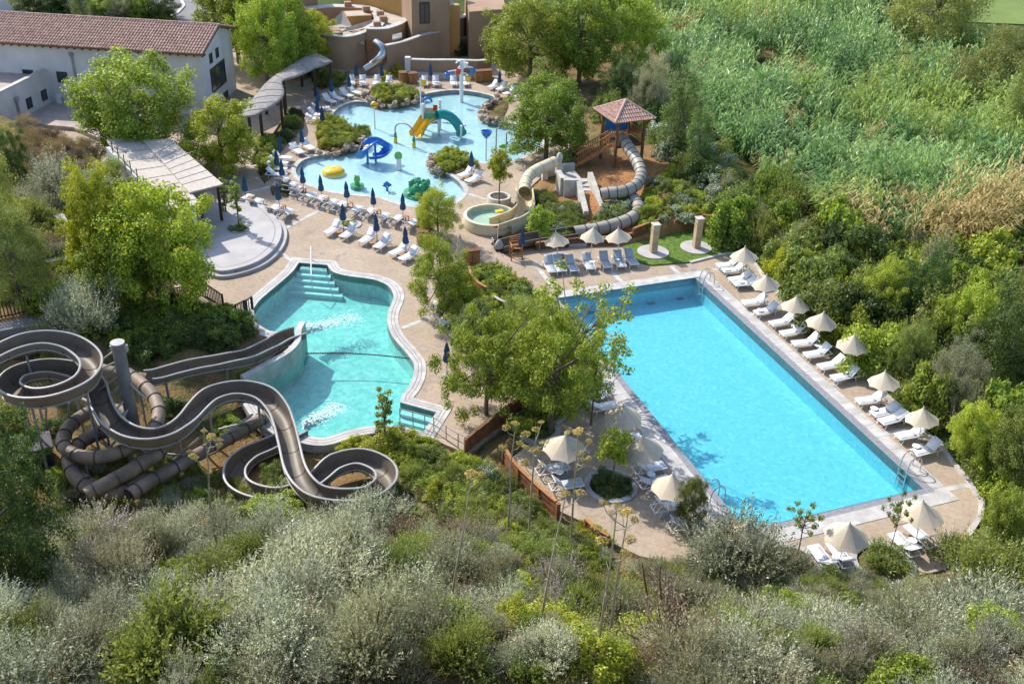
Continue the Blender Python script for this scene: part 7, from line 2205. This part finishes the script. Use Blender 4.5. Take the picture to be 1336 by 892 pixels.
stalk((862,800), (862,738), 0, 'dead rust brown stalk beside the paving edge at the bottom', seed=9, dead=True, leafy=False)
stalk((846,805), (838,735), 0, 'dead rust brown stalk left of the other dead one by the paving edge', seed=10, dead=True, leafy=False)

# reed bed: uncountable canes, one object
def reed_bed():
    rng = np.random.default_rng(5)
    px = [(858,88),(852,40),(880,-10),(960,-45),(1290,-45),(1500,40),(1620,380),(1330,345),(1210,338),(1110,322),(1010,265),(955,215),(915,165),(880,110)]
    poly = [(uv(*p, -.2).x, uv(*p, -.2).y) for p in px]
    P = np.array(poly)
    n = 6800
    CX = rng.uniform(P[:, 0].min(), P[:, 0].max(), n); CY = rng.uniform(P[:, 1].min(), P[:, 1].max(), n)
    k = in_poly_np(CX, CY, poly) & ~in_poly_np(CX, CY, gpoly([(1250,64),(1420,74),(1500,-120),(1200,-120)]))
    k &= rng.random(n) < np.clip(75 / np.hypot(CX, CY), 0, 1) ** 1.5
    gap = np.sin(CX * .55 + 2.2 * np.sin(CY * .37)) + np.sin(CY * .61 + 1.5 * np.sin(CX * .29)) + .8 * rng.normal(size=n)
    k &= gap > -.75
    CX, CY = CX[k], CY[k]; nc = len(CX)
    ctone = np.clip(.5 + .16 * (np.sin(CX * .4 + CY * .3) + np.sin(CY * .7 - CX * .2)) + .2 * rng.normal(size=nc), 0, 1)
    ch = 2.2 + .8 * np.sin(CX * .21 + 1.7 * np.sin(CY * .13)) + 2.3 * rng.random(nc) ** 2 + .5 * np.sin(CX * .63 + CY * .4)
    la = 2.2 * np.sin(CX * .08 + CY * .05) + 1.2 * np.sin(CX * .31 - CY * .23) + rng.normal(size=nc) * .5
    patch = np.sin(CX * .16 + 2.1 * np.sin(CY * .09)) + np.sin(CY * .2 + CX * .11) + .6 * rng.normal(size=nc)
    q0 = uv(1268, 324, 0)
    tan = np.exp(-(((CX - q0.x) / 5.2) ** 2 + ((CY - q0.y) / 4.2) ** 2)) > rng.random(nc) * .85
    ck = np.where(tan, 2, np.where(patch > .8, 1, 0)); ck = np.where((rng.random(nc) < .025) & (ck == 0), 2, ck)
    canes = 15
    i = np.repeat(np.arange(nc), canes); m = len(i)
    a = rng.uniform(0, 2 * PI, m); rad = .62 * np.sqrt(rng.random(m))
    X = CX[i] + np.cos(a) * rad; Y = CY[i] + np.sin(a) * rad
    Z = np.full(m, -.4)
    hgt = ch[i] * (.7 + .4 * rng.random(m))
    lx = np.cos(a) * rad * .7 + np.cos(la[i]) * .28; ly = np.sin(a) * rad * .7 + np.sin(la[i]) * .28
    per = 9; N_ = m * per
    c = np.repeat(np.arange(m), per)
    f = np.tile(np.linspace(.35, 1.0, per), m) + rng.uniform(-.05, .05, N_)
    base = np.stack([X[c] + lx[c] * hgt[c] * f * f * .6, Y[c] + ly[c] * hgt[c] * f * f * .6, Z[c] + hgt[c] * f], 1)
    b = rng.uniform(0, 2 * PI, N_)
    out = unit(np.stack([.6 * np.cos(b) + lx[c] * 2.2, .6 * np.sin(b) + ly[c] * 2.2, .9 + .6 * rng.random(N_)], 1))
    l = rng.uniform(.55, 1.05, N_)
    mid = base + out * (l * .5)[:, None]
    o2 = unit(out * np.array([1, 1, 0]) + np.array([0, 0, -.35]))
    tip = mid + o2 * (l * .6)[:, None]
    sd = unit(np.cross(out, np.array([0, 0, 1.0]) + rng.normal(size=(N_, 3)) * .3)) * (rng.uniform(.03, .06, N_))[:, None]
    V = np.stack([base - sd * .5, base + sd * .5, mid + sd, mid - sd, tip + sd * .1, tip - sd * .1], 1).reshape(-1, 3)
    q = np.arange(N_)[:, None] * 6
    Q = np.stack([q + np.array([0, 1, 2, 3]), q + np.array([3, 2, 4, 5])], 1).reshape(-1, 4)
    MI = np.repeat(ck[i][c], 2)
    o = np_mesh('reed_bed', V, Q, [LM['reed'], LM['reed_y'], LM['straw']], None, MI)
    o.data.attributes.new('tone', 'FLOAT', 'POINT').data.foreach_set('value', np.repeat(ctone[i][c], 6).astype(np.float32))
    tag(o, 'dense bed of tall green and blue green reeds filling the valley at the upper right', 'reeds', None, 'stuff')
reed_bed()
def ground_cover(name, pxs, n, kindlist, label, seed, hmax=.35, size=(.07, .03)):
    rng = np.random.default_rng(seed)
    poly = [(q.x, q.y) for q in (ground_at(*p) for p in pxs)]
    P = np.array(poly)
    X = rng.uniform(P[:, 0].min(), P[:, 0].max(), n); Y = rng.uniform(P[:, 1].min(), P[:, 1].max(), n)
    k = in_poly_np(X, Y, poly) & ~in_poly_np(X, Y, DECK_OUT) & ~in_poly_np(X, Y, LAGC)
    dens = np.sin(X * 1.1 + 2 * np.sin(Y * .7)) + np.sin(Y * 1.3 + X * .4) + rng.normal(size=len(X)) * .7
    k &= dens > -.4
    X, Y = X[k], Y[k]; Z = hz_np(X, Y); m = len(X)
    C = np.stack([X, Y, Z + rng.random(m) ** 1.5 * hmax], 1)
    D = unit(np.stack([rng.normal(size=m), rng.normal(size=m), .6 + rng.random(m)], 1)); Nn = unit(np.cross(D, rng.normal(size=(m, 3))))
    V, Q = leaves(C, D, Nn, size[0], size[1], rng, .5)
    c = np.sin(X * .8 + 1.4 * np.sin(Y * .6 + 1)) + .6 * rng.normal(size=m)
    mi = np.clip(((c + 1.6) / 3.2 * len(kindlist)).astype(int), 0, len(kindlist) - 1)
    o = np_mesh(name, V, Q, [LM[k] for k in kindlist], None, mi)
    tag(o, label, 'ground cover', None, 'stuff')
ground_cover('ground_cover', [(-60,660),(120,640),(430,650),(640,610),(700,680),(860,745),(1060,760),(1260,745),(1400,680),(1400,960),(-60,960)], 190000, ['silver', 'olive', 'mid', 'fresh', 'dry'], 'low scrub and dry grass covering the foreground slope', 81, .5, (.13, .04))
ground_cover('dry_grass', [(150,470),(330,430),(330,500),(400,560),(560,560),(650,610),(600,690),(300,690),(60,640)], 60000, ['dry', 'olive', 'mid', 'dry', 'brown'], 'patchy dry grass and weeds on the soil round the slides', 82, .28, (.10, .025))
ground_cover('undergrowth', [(940,255),(1000,262),(1100,318),(1620,380),(1700,800),(1300,720),(1262,650),(1200,560),(1110,480),(1010,380),(975,335),(930,300)], 150000, ['mid', 'dark', 'olive', 'fresh'], 'low undergrowth beneath the thicket right of the big pool', 83, .6, (.16, .07))
ground_cover('wild_grass', [(-60,160),(60,165),(130,180),(220,290),(130,340),(130,430),(-60,420)], 60000, ['brown', 'dry', 'olive', 'mid'], 'brown dry grass of the wild garden at the left', 84, .5, (.16, .035))
ground_cover('bed_weeds', [(845,310),(840,262),(860,215),(905,225),(945,290)], 9000, ['mid', 'fresh', 'dry'], 'sparse weeds on the orange bank by the tube slide', 85, .25, (.14, .05))
# ------------------------------------------------------------------ camera, sun, sky
cam = bpy.data.cameras.new('Camera'); cam.sensor_width = 36.0; cam.lens = F / W * 36.0; cam.clip_end = 6000; cam.clip_start = .5
co = bpy.data.objects.new('Camera', cam); COL.objects.link(co)
r0, u0, f0_ = Vector((1, 0, 0)), Vector((0, SP, CP)), Vector((0, CP, -SP))
rr = r0 * CR + u0 * SR; uu = u0 * CR - r0 * SR
R3 = Matrix((rr, uu, -f0_)).transposed()
co.matrix_world = Matrix.Translation((0, 0, CH)) @ R3.to_4x4()
scene.camera = co
SUN_EL = math.radians(41); SUN_AZ = math.radians(137)      # direction towards the sun, measured from +X
sd = Vector((math.cos(SUN_AZ) * math.cos(SUN_EL), math.sin(SUN_AZ) * math.cos(SUN_EL), math.sin(SUN_EL)))
sl_ = bpy.data.lights.new('Sun', 'SUN'); sl_.energy = 3.3; sl_.angle = math.radians(.5); sl_.color = (1.0, .94, .85)
so = bpy.data.objects.new('Sun', sl_); COL.objects.link(so); so.rotation_euler = (-sd).to_track_quat('-Z', 'Y').to_euler()
w = bpy.data.worlds.new('World'); scene.world = w; w.use_nodes = True
nt = w.node_tree; bg = nt.nodes['Background']
sky = nt.nodes.new('ShaderNodeTexSky'); sky.sky_type = 'NISHITA'; sky.sun_disc = False
sky.sun_elevation = SUN_EL; sky.sun_rotation = math.atan2(sd.x, sd.y); sky.air_density = 1.0; sky.dust_density = 1.2
nt.links.new(sky.outputs['Color'], bg.inputs['Color']); bg.inputs['Strength'].default_value = .15
vs_ = scene.view_settings; vs_.view_transform = 'Standard'; vs_.look = 'None'; vs_.gamma = 1; vs_.use_curve_mapping = False; vs_.exposure = .83
scene.cycles.use_denoising = True
scene.cycles.max_bounces = 8; scene.cycles.transparent_max_bounces = 16; scene.cycles.diffuse_bounces = 3; scene.cycles.glossy_bounces = 3; scene.cycles.transmission_bounces = 4
scene.cycles.caustics_reflective = False; scene.cycles.caustics_refractive = False
for o in scene.objects:                       # helper numbers used while building
    for k in ('R', 'T'):
        if k in o: del o[k]
# originals that were never set out are removed
for pt in [P_LNG, P_LNG_B, P_LNG_C, P_LNG_FLAT, P_LNG_GREY, P_TAB, P_TABW, P_PAR, P_CLB, P_CLW] + list(TREE.values()) + list(SH.values()):
    if not pt.used:
        for c in list(pt.o.children): bpy.data.objects.remove(c)
        bpy.data.objects.remove(pt.o)
